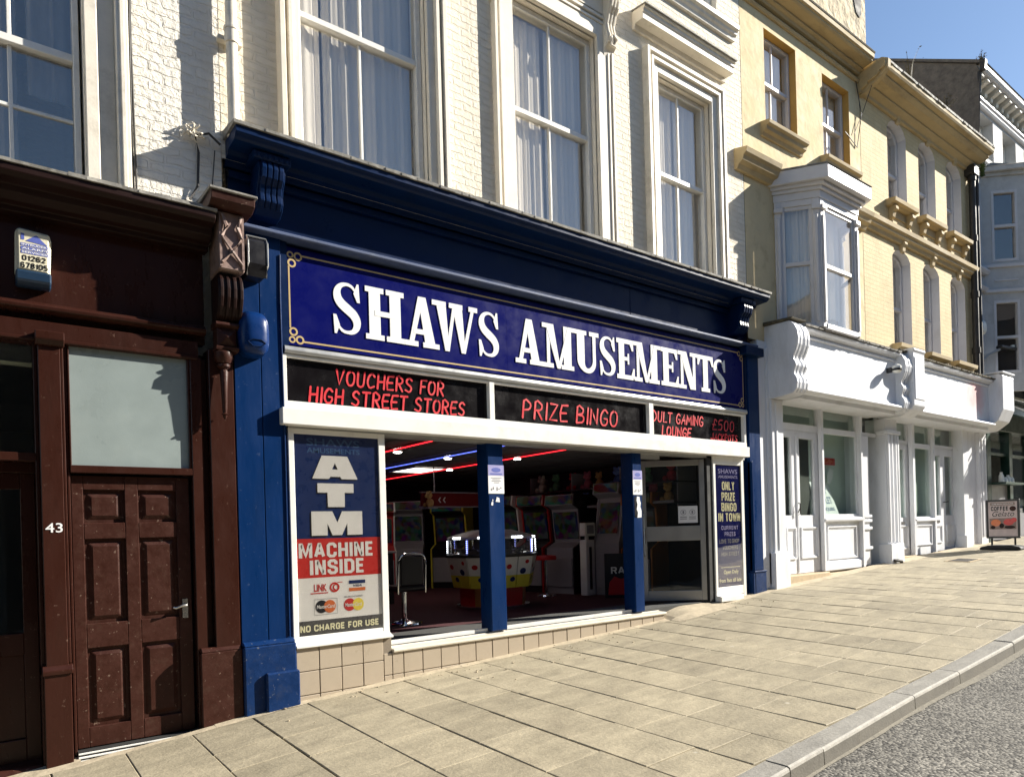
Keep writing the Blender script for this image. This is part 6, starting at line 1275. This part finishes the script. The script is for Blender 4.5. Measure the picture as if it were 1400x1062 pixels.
mb = MB(); mb.tube([(10.32, .115, 1.72), (10.32, .07, 1.74), (10.32, .07, 1.90), (10.32, .115, 1.92)], .01, 8); mb.tube([(10.33, .08, 1.83), (10.27, .08, 1.76)], .008, 6); mb.build('handle', 'gutter_dark', o, smooth=True)
mb = MB(); mb.box(10.305, 10.325, .10, .121, .82, 3.0); mb.build('meeting_bead', 'white_shop', o)
joinery(t, 'transom_light', 9.72, 11.0, .11, 3.06, 3.50, [(9.9, 10.95, 3.17, 3.47)])
o = joinery(t, 'shop_window', 11.0, 12.28, .10, .78, 3.50, [(11.06, 12.2, 1.73, 3.07), (11.06, 12.2, 3.16, 3.47)], panels=[(11.16, 12.12, .98, 1.53)])
mb = MB(); mb.prof([(.11, 1.60), (.03, 1.61), (.02, 1.645), (.05, 1.68), (.11, 1.69)], 11.0, 12.27); mb.prof([(.11, .80), (.05, .80), (.05, .92), (.08, .95), (.11, .95)], 11.0, 12.28); mb.box(10.965, 11.03, .04, .11, .8, 3.5); mb.box(12.23, 12.30, .03, .11, .8, 3.5); mb.build('sill', 'white_shop', o, bevel=.006)
joinery(t, 'side_light', 12.28, 13.0, .10, 3.10, 3.50, [(12.36, 12.98, 3.17, 3.47)])
mb = MB(); mb.box(12.30, 12.58, .07, .40, .82, 3.10)
for z in (1.10, 1.45, 1.58, 1.66): mb.box(12.28, 12.60, .04, .08, z, z+.05)
mb.build('door_pillar', 'white_shop', t, bevel=.006)
joinery(t, 'side_door', 12.58, 13.02, .42, .82, 3.10, [], panels=[(12.63, 12.97, 1.6, 3.0), (12.63, 12.97, .95, 1.5)])
mb = MB(); mb.prof([(.5, .3), (-.02, .3), (-.02, .79), (.5, .80)], 9.66, 11.02); mb.prof([(.5, .3), (.0, .3), (.0, .76), (.5, .78)], 11.02, 12.9); mb.build('step', 'stone', t, bevel=.012)
mb = MB(); mb.box(12.95, 13.40, -.06, .3, .7, 3.44)
for x in (12.97, 13.10, 13.24, 13.33): mb.box(x, x+.06, -.10, -.05, 1.2, 3.15)
mb.box(12.92, 13.42, -.13, .1, .7, 1.18); mb.box(12.92, 13.42, -.12, .1, 3.15, 3.22); mb.build('fluted_pilaster', 'white_shop', t, bevel=.008)
mb = MB(); mb.box(9.7, 12.95, .36, .38, .8, 3.5); mb.build('backdrop', 'blind', t); mb = MB(); mb.box(9.7, 11.0, .30, .32, .8, 3.0); mb.build('door_curtain', 'room', t)
mb = MB(); shell(mb, 9.14, 13.42, .3, 3.55, .19, 5); mb.build('interior', 'room', t)
mb = MB(); mb.tube([(12.99, -.13, .88), (13.05, -.17, .88), (13.18, -.18, .86), (13.20, -.17, .72)], .03, 8); mb.build('shoe_drain', 'gutter_dark', t, smooth=True)
q = thing('window_notice', 'pale blue notice board leaning in the white shop window, lettered TO LET', 'notice', (11.5, .3, 1.73)); mb = MB(); mb.solid([(11.15, .18, 1.73), (11.72, .18, 1.73), (11.62, .33, 2.28), (11.05, .33, 2.28), (11.15, .195, 1.73), (11.72, .195, 1.73), (11.62, .345, 2.28), (11.05, .345, 2.28)], [(0, 1, 2, 3), (4, 5, 6, 7), (0, 1, 5, 4), (1, 2, 6, 5), (2, 3, 7, 6), (3, 0, 4, 7)]); mb.build('board', 'paper', q)
def lean(p): x, y, z = p; u = (z-1.73)/.55; return (x-.10*u, .178+.15*u, z)
g = MB()
for s, a, b, c, d in (('SHOP', 11.24, 11.60, 2.09, 2.22), ('TO LET', 11.22, 11.64, 1.91, 2.03), ('ENQUIRE', 11.24, 11.64, 1.78, 1.85)): g.add(text_mb(s, a, b, c, d, 0, bold=.02), lean)
g.build('lettering', 'pdullblue', q)
q = thing('window_sticker', 'small red open sign hanging in the white shop window above a paper tag', 'sign', (11.6, .3, 2.5)); mb = MB(); mb.box(11.42, 11.85, .30, .31, 2.58, 2.70); mb.build('board', 'pred', q); text_mb('OPEN', 11.50, 11.78, 2.61, 2.67, .298, bold=.02).build('lettering', 'porange', q)
q = thing('paper_tag', 'crumpled white paper tag stuck in the white shop window under the red sign', 'tag', (11.6, .3, 2.3)); mb = MB(); mb.pxz([(11.57, 2.28), (11.66, 2.25), (11.75, 2.36), (11.78, 2.49), (11.68, 2.52), (11.6, 2.44)], .295, .30); mb.build('paper', 'paper', q)

M = mat('white_paint_red_ghost', (.735, .75, .785), .45, var=.05, stain=(.50, .49, .46), sa=.45, ss=2.2, bump=.2, bs=30, stretch=(1, 1, .3))
tt = M.node_tree; bb = tt.nodes['Principled BSDF']; src = bb.inputs['Base Color'].links[0].from_socket
tc = _n(tt, 'ShaderNodeTexCoord'); sx = _n(tt, 'ShaderNodeVectorMath', operation='DISTANCE'); tt.links.new(tc.outputs['Object'], sx.inputs[0]); sx.inputs[1].default_value = (.95, -.36, 3.25)
nz = _n(tt, 'ShaderNodeTexNoise'); nz.inputs['Scale'].default_value = 4; tt.links.new(tc.outputs['Object'], nz.inputs['Vector'])
ad = _n(tt, 'ShaderNodeMath', operation='MULTIPLY_ADD'); tt.links.new(nz.outputs['Fac'], ad.inputs[0]); ad.inputs[1].default_value = -.5; tt.links.new(sx.outputs['Value'], ad.inputs[2])
mr = _n(tt, 'ShaderNodeMapRange'); mr.inputs[1].default_value = -.1; mr.inputs[2].default_value = .32; mr.inputs[3].default_value = .8; mr.inputs[4].default_value = 0; tt.links.new(ad.outputs[0], mr.inputs[0])
mx = _n(tt, 'ShaderNodeMix', data_type='RGBA'); tt.links.new(mr.outputs[0], mx.inputs[0]); tt.links.new(src, mx.inputs[6]); mx.inputs[7].default_value = (.75, .36, .34, 1); tt.links.new(mx.outputs[2], bb.inputs['Base Color'])
MT['white_ghost'] = M
t = thing('white_shopfront', 'white shopfront with a pinkish stain on its blank fascia, further up the hill', 'shopfront', (15.3, 0, .9))
fascia(t, 13.45, 16.95, 'white_ghost', 4)
mb = MB(); mb.prof([(.05, 4.60), (-.55, 4.60), (-.62, 4.55), (-.62, 3.85), (-.52, 3.62), (-.30, 3.46), (.05, 3.44)], 16.95, 17.60); mb.box(16.92, 17.63, -.64, .05, 4.601, 4.64); mb.build('end_block', 'white_shop', t, bevel=.012)
o = joinery(t, 'side_door', 13.46, 14.32, .14, .92, 3.06, [(13.80, 14.15, 1.65, 2.95)], panels=[(13.82, 14.2, 1.05, 1.5)]); mb = MB(); mb.box(13.9, 14.05, .125, .141, 1.52, 1.57); mb.build('letterbox', 'gutter_dark', o)
joinery(t, 'transom_light', 13.46, 14.32, .12, 3.06, 3.52, [(13.8, 14.2, 3.12, 3.48)])
o = joinery(t, 'shop_window', 14.32, 15.26, .10, .92, 3.52, [(14.40, 15.18, 1.66, 3.0), (14.40, 15.18, 3.09, 3.48)], panels=[(14.45, 15.14, 1.1, 1.5)])
mb = MB(); mb.prof([(.11, 1.56), (.04, 1.57), (.04, 1.62), (.11, 1.64)], 14.3, 15.26); mb.box(14.26, 14.36, .04, .12, .92, 3.5); mb.box(15.21, 15.29, .05, .11, .92, 3.5); mb.build('sill', 'white_shop', o, bevel=.006)
o = joinery(t, 'double_door', 15.26, 16.5, .14, .96, 3.05, [(15.36, 15.73, 1.68, 2.9), (15.95, 16.30, 1.68, 2.9)], panels=[(15.36, 15.73, 1.12, 1.48), (15.95, 16.34, 1.12, 1.48)]); mb = MB(); mb.box(15.47, 15.63, .125, .141, 1.53, 1.58); mb.tube([(15.84, .135, 1.95), (15.84, .09, 1.95), (15.95, .09, 1.96)], .012, 6); mb.build('handle', 'gutter_dark', o)
joinery(t, 'transom_light', 15.26, 16.5, .12, 3.05, 3.52, [(15.32, 16.45, 3.11, 3.48)])
mb = MB(); mb.box(16.36, 16.62, -.06, .2, .95, 3.46); mb.box(16.62, 17.2, .0, .2, .95, 3.46); mb.box(17.2, 17.58, -.08, .2, .95, 3.46); mb.box(17.28, 17.34, -.10, -.07, 1.2, 3.3); mb.box(17.44, 17.5, -.10, -.07, 1.2, 3.3); mb.box(16.33, 16.66, -.10, .1, .9, 1.25); mb.build('pilaster', 'white_shop', t, bevel=.008)
mb = MB(); mb.prof([(.5, .3), (.02, .3), (.02, .92), (.5, .93)], 13.44, 14.3); mb.prof([(.5, .3), (.04, .3), (.04, .90), (.5, .94)], 14.3, 16.4); mb.build('step', 'stone', t, bevel=.01)
mb = MB(); mb.box(13.5, 17.2, .36, .38, .9, 3.5); mb.build('backdrop', 'blind', t); mb = MB(); shell(mb, 13.45, 17.58, .3, 3.55, .5, 5); mb.build('interior', 'room', t)
t = thing('bracket_lamp', 'small black bracket lamp on the white shop fascia by the double scroll', 'light', (12.4, -.4, 4.2)); mb = MB(); mb.box(12.40, 12.46, -.44, -.36, 4.12, 4.2); mb.tube([(12.43, -.38, 4.16), (12.43, -.50, 4.2)], .02, 6); mb.build('bracket', 'black', t); mb = MB(); mb.lathe([(.05, 4.10), (.075, 4.13), (.07, 4.21), (.03, 4.24)], 12.43, -.52, 12); mb.build('head', 'mac_white', t, smooth=True); mb = MB(); mb.lathe([(.08, 4.13), (.082, 4.15), (.08, 4.17)], 12.43, -.52, 12); mb.build('collar', 'black', t)

# ------------------------------------------------------------------ far grey building
t = thing('grey_building', 'pale grey building with canted bay and dark slate gable at the right edge', 'building', (21, 0, 4.5))
W_ = [(17.95, 18.75, 9.75, 10.68), (19.33, 20.2, 9.75, 10.68), (20.75, 21.6, 9.75, 10.68), (22.2, 23.1, 9.75, 10.68)]
mb = MB(); wall(mb, 17.3, 26, 4.3, 11.25, W_, 0, .32); shell(mb, 17.3, 26, 3.4, 11.25, .32, 7); mb.build('wall', 'grey_render', t)
for k, h in enumerate(W_): sash(t, h[0]+.01, h[1]-.01, h[2]+.01, h[3]-.01, 10.2, .24, vb=((h[0]+h[1])/2,), fw=.05, seed=110+k, curtain=[(h[0]+.05, h[1]-.05, h[2], h[3])])
mb = MB(); mb.prof([(.02, 10.74), (-.05, 10.74), (-.08, 10.79), (-.06, 10.83), (-.10, 10.86), (-.10, 10.91), (.02, 10.93)], 17.36, 26); mb.prof([(.05, 11.20), (-.30, 11.20), (-.34, 11.25), (-.34, 11.32), (-.30, 11.36), (.05, 11.40)], 17.36, 26); mb.build('cornice', 'lilac', t, bevel=.005)
x = 17.36
while x < 24: mb = MB(); mb.prof([(.0, 11.195), (-.26, 11.195), (-.27, 11.13), (-.20, 11.09), (-.11, 11.06), (-.10, 10.99), (-.03, 10.945), (0, 10.945)], x, x+.13); x += .33; mb.build('modillion', 'trim_white', t, bevel=.004)
mb = MB(); mb.ext([(17.29, -.2, 9.2), (17.29, -.25, 11.22), (17.29, -.18, 11.38), (17.29, 3.2, 13.3), (17.29, 6.8, 11.3), (17.29, 6.8, 9.2)], [(17.34, -.2+.25, 9.2), (17.34, -.0, 11.22), (17.34, -.0, 11.38), (17.34, 3.2, 13.3), (17.34, 6.8, 11.3), (17.34, 6.8, 9.2)]); mb.build('gable', 'slate', t)
mb = MB(); mb.prof([(-.35, 11.37), (3.2, 13.36), (6.9, 11.3), (6.9, 11.25), (3.2, 13.3), (-.3, 11.33)], 17.25, 26); mb.build('roof', 'slate', t)
mb = MB(); mb.prof([(-.36, 11.18), (-.38, 11.38), (-.27, 11.40), (-.27, 11.18)], 17.24, 17.36); mb.tube([(17.32, -.24, 11.2), (17.34, -.2, 10.8), (17.34, -.14, 9.6)], .045, 8); mb.build('hopper', 'gutter_dark', t)
mb = MB(); mb.tube([(17.42, -.12, 11.1), (17.42, -.10, 10.9), (17.42, -.08, 9.6)], .028, 8); mb.build('downpipe', 'trim_white', t, smooth=True)
FB = [(17.92, 0), (18.58, -.66), (20.0, -.66), (20.66, 0)]
mb = MB()
for i in range(3):
    p, q = FB[i], FB[i+1]; L_ = (Vector(q)-Vector(p)).length
    for z0, z1, a, b in ((4.4, 4.80, 0, L_), (6.42, 7.28, 0, L_), (8.86, 9.18, 0, L_)): bx(mb, p, q, a, b, -.12, .0, z0, z1)
    for z0, z1 in ((4.80, 6.42), (7.28, 8.86)): bx(mb, p, q, 0, .20, -.12, .0, z0, z1); bx(mb, p, q, L_-.20, L_, -.12, .0, z0, z1)
by = mb.build('bay_window', 'grey_render', t)
mb = MB()
for i in range(3):
    p, q = FB[i], FB[i+1]; L_ = (Vector(q)-Vector(p)).length
    for z0, z1, r in ((4.80, 6.42, 5.60), (7.28, 8.86, 8.07)):
        for u, v in ((.20, .25), (L_-.25, L_-.20)): bx(mb, p, q, u, v, -.1, .01, z0, z1)
        for c, d in ((z0, z0+.06), (z1-.06, z1), (r-.03, r+.03)): bx(mb, p, q, .25, L_-.25, -.1, .012, c, d)
        gl_ = MB(); bx(gl_, p, q, .22, L_-.22, -.06, -.05, z0, z1); gl_.build('pane', 'glass', by)
    for z in (6.60, 7.15): bx(mb, p, q, -.02, L_+.02, .0, .05, z, z+.06)
    bx(mb, p, q, .22, L_-.22, .0, .02, 6.85, 6.88)
mb.build('sash_frame', 'lilac', by)
mb = MB(); mb.pxy([(18.1, .05), (18.6, -.5), (19.98, -.5), (20.5, .05)], 4.6, 9.1); mb.build('bay_interior', 'dark_wall', by)
mb = MB(); tier(mb, off(FB, .05), 6.58, 6.68); mb.build('bay_moulding', 'grey_render', t, bevel=.006); mb = MB(); tier(mb, off(FB, .05), 7.17, 7.24); mb.build('bay_moulding', 'grey_render', t, bevel=.006); mb = MB(); tier(mb, off(FB, .06), 9.18, 9.26); tier(mb, off(FB, .18), 9.26, 9.36); mb.build('bay_cornice', 'grey_render', t, bevel=.006)
mb = MB(); o = off(FB, .19); mb.ext([(x, y, 9.361) for x, y in o], [(x*.97+19.29*.03, y*.5, 9.5) for x, y in o]); mb.build('bay_roof', 'lead', t)
mb = MB(); mb.prof([(.02, 9.36), (-.10, 9.40), (-.14, 9.48), (-.14, 9.52), (.02, 9.56)], 17.3, 18.2); mb.build('string_course', 'lilac', t, bevel=.004); mb = MB(); mb.prof([(.02, 7.0), (-.08, 7.0), (-.12, 7.06), (-.12, 7.10), (.02, 7.14)], 17.3, 18.0); mb.build('string_course', 'lilac', t, bevel=.004); mb = MB(); mb.prof([(.02, 6.62), (-.06, 6.62), (-.10, 6.7), (.02, 6.76)], 17.3, 18.0); mb.build('string_course', 'lilac', t, bevel=.004)
mb = MB(); mb.box(17.36, 17.55, -.03, .02, 4.8, 9.4); mb.build('lit_wall_strip', 'trim_white', t, bevel=.004)  # white strip stands in for sunlight along the wall's left edge
# lamp arm
t = thing('street_lamp', 'dark wall mounted lamp on a slim angled arm at the grey building', 'street lamp', (17.5, -.1, 5)); mb = MB(); mb.tube([(17.5, .0, 4.95), (17.62, -.15, 5.15), (17.85, -.3, 5.28)], .03, 8); mb.build('arm', 'alu_grey', t, smooth=True)
mb = MB(); mb.pxy([(17.80, -.36), (18.45, -.45), (18.5, -.30), (17.85, -.22)], 5.30, 5.37); o = mb.build('lamp_head', 'black', t, bevel=.02)
mb = MB(); mb.lathe([(.05, 5.385), (.04, 5.43)], 18.4, -.37, 8); mb.build('sensor', 'mac_white', t)
t = thing('alarm_bell', 'round white alarm box on the grey building above the lamp arm', 'alarm', (17.6, 0, 5.75)); mb = MB(); v = MB(); v.lathe([(.16, -.0), (.16, .06), (.13, .10), (.05, .12)], 0, 0, 16); mb.add(v, lambda p: (17.62+p[0]*.8, -.01-p[2], 5.78+p[1])); mb.build('cover', 'mac_white', t, smooth=True); mb = MB(); v = MB(); v.lathe([(.18, .0), (.18, .01)], 0, 0, 16); mb.add(v, lambda p: (17.62+p[0]*.8, -.002-p[2], 5.78+p[1])); mb.build('back_plate', 'alu_grey', t)
# green shopfront beyond
t = thing('green_shopfront', 'dark green cafe shopfront with folded awning and a serving hatch, at the right edge', 'shopfront', (20, 0, 1.2))
mb = MB(); mb.box(17.63, 26, -.12, .1, 3.55, 4.25); mb.prof([(.1, 4.25), (-.30, 4.25), (-.32, 4.32), (.1, 4.36)], 17.63, 26); mb.build('fascia', 'green', t, bevel=.01)
mb = MB()
for a, b in ((17.60, 17.84), (18.95, 19.15), (20.4, 20.6), (22, 22.2)): mb.box(a, b, -.08, .1, 1.0, 3.55)
mb.box(17.84, 26, -.03, .1, 3.0, 3.07); mb.build('frame', 'green', t, bevel=.006)
mb = MB(); mb.box(17.84, 26, .02, .03, 3.07, 3.55); mb.box(19.15, 26, .02, .03, 1.7, 3.0); mb.build('pane', 'glass_dark', t)
mb = MB(); mb.box(17.84, 19.0, -.35, .1, 2.33, 2.38); mb.build('hatch_counter', 'green', t); mb = MB(); mb.box(17.84, 19.0, -.02, .1, 1.1, 2.33); mb.box(19.15, 26, -.03, .1, 1.1, 1.7); mb.build('stall_riser', 'pgrey', t)
mb = MB(); mb.box(17.7, 26, .9, 1, 1, 4); shell(mb, 17.62, 26, .5, 4.2, .3, 5); mb.build('interior', 'dark_wall', t)
mb = MB(); mb.prof([(-.1, 4.0), (-1.0, 3.62), (-1.02, 3.50), (-.99, 3.50), (-.97, 3.6), (-.1, 3.96)], 18.6, 26); mb.build('awning', 'green', t); mb = MB(); mb.tube([(18.62, -.1, 4.22), (18.62, -1.0, 3.66)], .018, 6); mb.tube([(18.6, -1.0, 3.62), (26, -1.0, 3.62)], .03, 8); mb.build('awning_arm', 'alu', t, smooth=True)
for k, (x, h, lab) in enumerate(((17.98, .22, 'tall white bottle on the cafe hatch counter, leftmost'), (18.20, .12, 'low white tub on the cafe hatch counter'), (18.38, .17, 'white jug on the cafe hatch counter, beside the tub'), (18.60, .14, 'pale cup on the cafe hatch counter, rightmost'))):
    mb = MB(); mb.lathe([(.045, 2.381), (.055, 2.39), (.05, 2.38+h*.65), (.028, 2.38+h*.85), (.03, 2.38+h)], x, -.22, 12); tag(mb.build('bottle' if k == 0 else 'cup', 'mac_white', smooth=True, origin=(x, -.22, 2.381)), lab, 'bottle' if k == 0 else 'cup', 'crockery on the cafe hatch counter')
MT['menu_pink'] = mat('faded_pink_poster', (.52, .42, .40), .5, var=.2, vs=7, bump=0)
# ------------------------------------------------------------------ A-board
gz0 = gz(16.2, -.8)
t = thing('pavement_sign', 'black framed pavement sign advertising coffee and gelato, standing on the slabs', 'sign', (16.2, -.80, gz0))
# built facing -X: u runs along -Y... from the kerb side to the wall side
def ab(p): u, d, z = p; return (16.2+d, -.80-u, z+gz0)
def AB(name, mb, m, **k): q = MB(); q.add(mb, ab); return q.build(name, m, t, **k)
mb = MB(); mb.box(-.29, .29, -.02, .02, .22, .26); mb.box(-.29, .29, -.02, .02, .95, .99); mb.box(-.29, -.25, -.02, .02, .26, .95); mb.box(.25, .29, -.02, .02, .26, .95); AB('frame', mb, 'black', bevel=.006)
mb = MB(); mb.box(-.25, .25, -.008, .008, .26, .95); AB('poster', mb, 'menu_pink')
mb = MB(); mb.pxz([(-.36, .0), (.36, .0), (.34, .05), (.2, .085), (-.2, .085), (-.34, .05)], -.22, .22); AB('base', mb, 'rubber', bevel=.015)
mb = MB()
for u in (-.2, .2): mb.tube([(u, 0, .08), (u, 0, .22)], .018, 8)
AB('post', mb, 'black', smooth=True)
y = -.0092
mb = MB(); rect(mb, -.21, .21, .875, .93, y); AB('banner', mb, 'brown_peel'); AB('lettering', text_mb('HOME MADE CHOCOLATE', -.185, .185, .89, .915, y-.001, bold=.015), 'paper')
AB('lettering', block('COFFEE', -.20, .10, .77, .855, y-.001, .24), 'pblack'); mb = MB(); disc(mb, .175, .805, .055, .05, y-.001); AB('roundel', mb, 'brown_worn'); AB('lettering', text_mb('Gelato', -.18, .20, .655, .76, y-.001, bold=.0, shear=.35), 'pblack')
mb = MB(); rect(mb, -.23, .23, .40, .62, y); AB('photo', mb, 'brown_peel')
mb = MB(); disc(mb, -.12, .53, .085, .07, y-.001, n=14); AB('ice_cream_print', mb, 'porange'); mb = MB(); disc(mb, .10, .54, .09, .065, y-.001, n=14); disc(mb, .19, .58, .05, .045, y-.0016, n=12); AB('ice_cream_print', mb, 'pred'); mb = MB(); disc(mb, -.17, .44, .04, .035, y-.002); disc(mb, .12, .44, .09, .03, y-.002); disc(mb, -.02, .47, .04, .05, y-.0024); AB('ice_cream_print', mb, 'brown_dk')
# weeds
def weed(name, x, y, z, n, h, m, lab, seed, cat='plant'):
    R_ = random.Random(seed); mb = MB()
    for k in range(n):
        a = R_.uniform(0, 6.28); l = h*R_.uniform(.4, 1); b = R_.uniform(.15, .7)*l
        P = [Vector((x+R_.uniform(-.04, .04), y+R_.uniform(-.04, .04), z)), Vector((x+b*.3*math.cos(a), y+b*.3*math.sin(a), z+l*.6)), Vector((x+b*math.cos(a), y+b*math.sin(a), z+l))]
        w_ = Vector((-math.sin(a), math.cos(a), 0))*.008
        mb.face([P[0]-w_, P[0]+w_, P[1]+w_, P[1]-w_]); mb.face([P[1]-w_, P[1]+w_, P[2]])
        for q in range(3):
            c = P[1].lerp(P[2], R_.random()); e = R_.uniform(0, 6.28); s_ = R_.uniform(.015, .04); d = Vector((math.cos(e), math.sin(e), R_.uniform(-.3, .6)))*s_; g2 = Vector((-d.y, d.x, 0))*.5
            mb.face([c, c+d*.5+g2, c+d, c+d*.5-g2])
    tag(mb.build(name, m, origin=(x, y, z)), lab, cat)
weed('weed', 15.3, -.3, 9.5, 40, .45, 'weed_dry', 'dry straggly weed growing on the gutter against the sky', 3)
weed('weed', 13.75, -.3, 9.5, 8, .9, 'weed_dry', 'long arching dry stalks beside the rubble chimney', 4)
weed('weed', 17.45, -.2, 9.0, 70, .4, 'leaf', 'bright green weed growing from the drainpipe top below the ochre cornice', 5)
weed('weed', 17.4, -.25, 11.38, 24, .25, 'weed_dry', 'small dry weed on the hopper of the slate gable', 6)
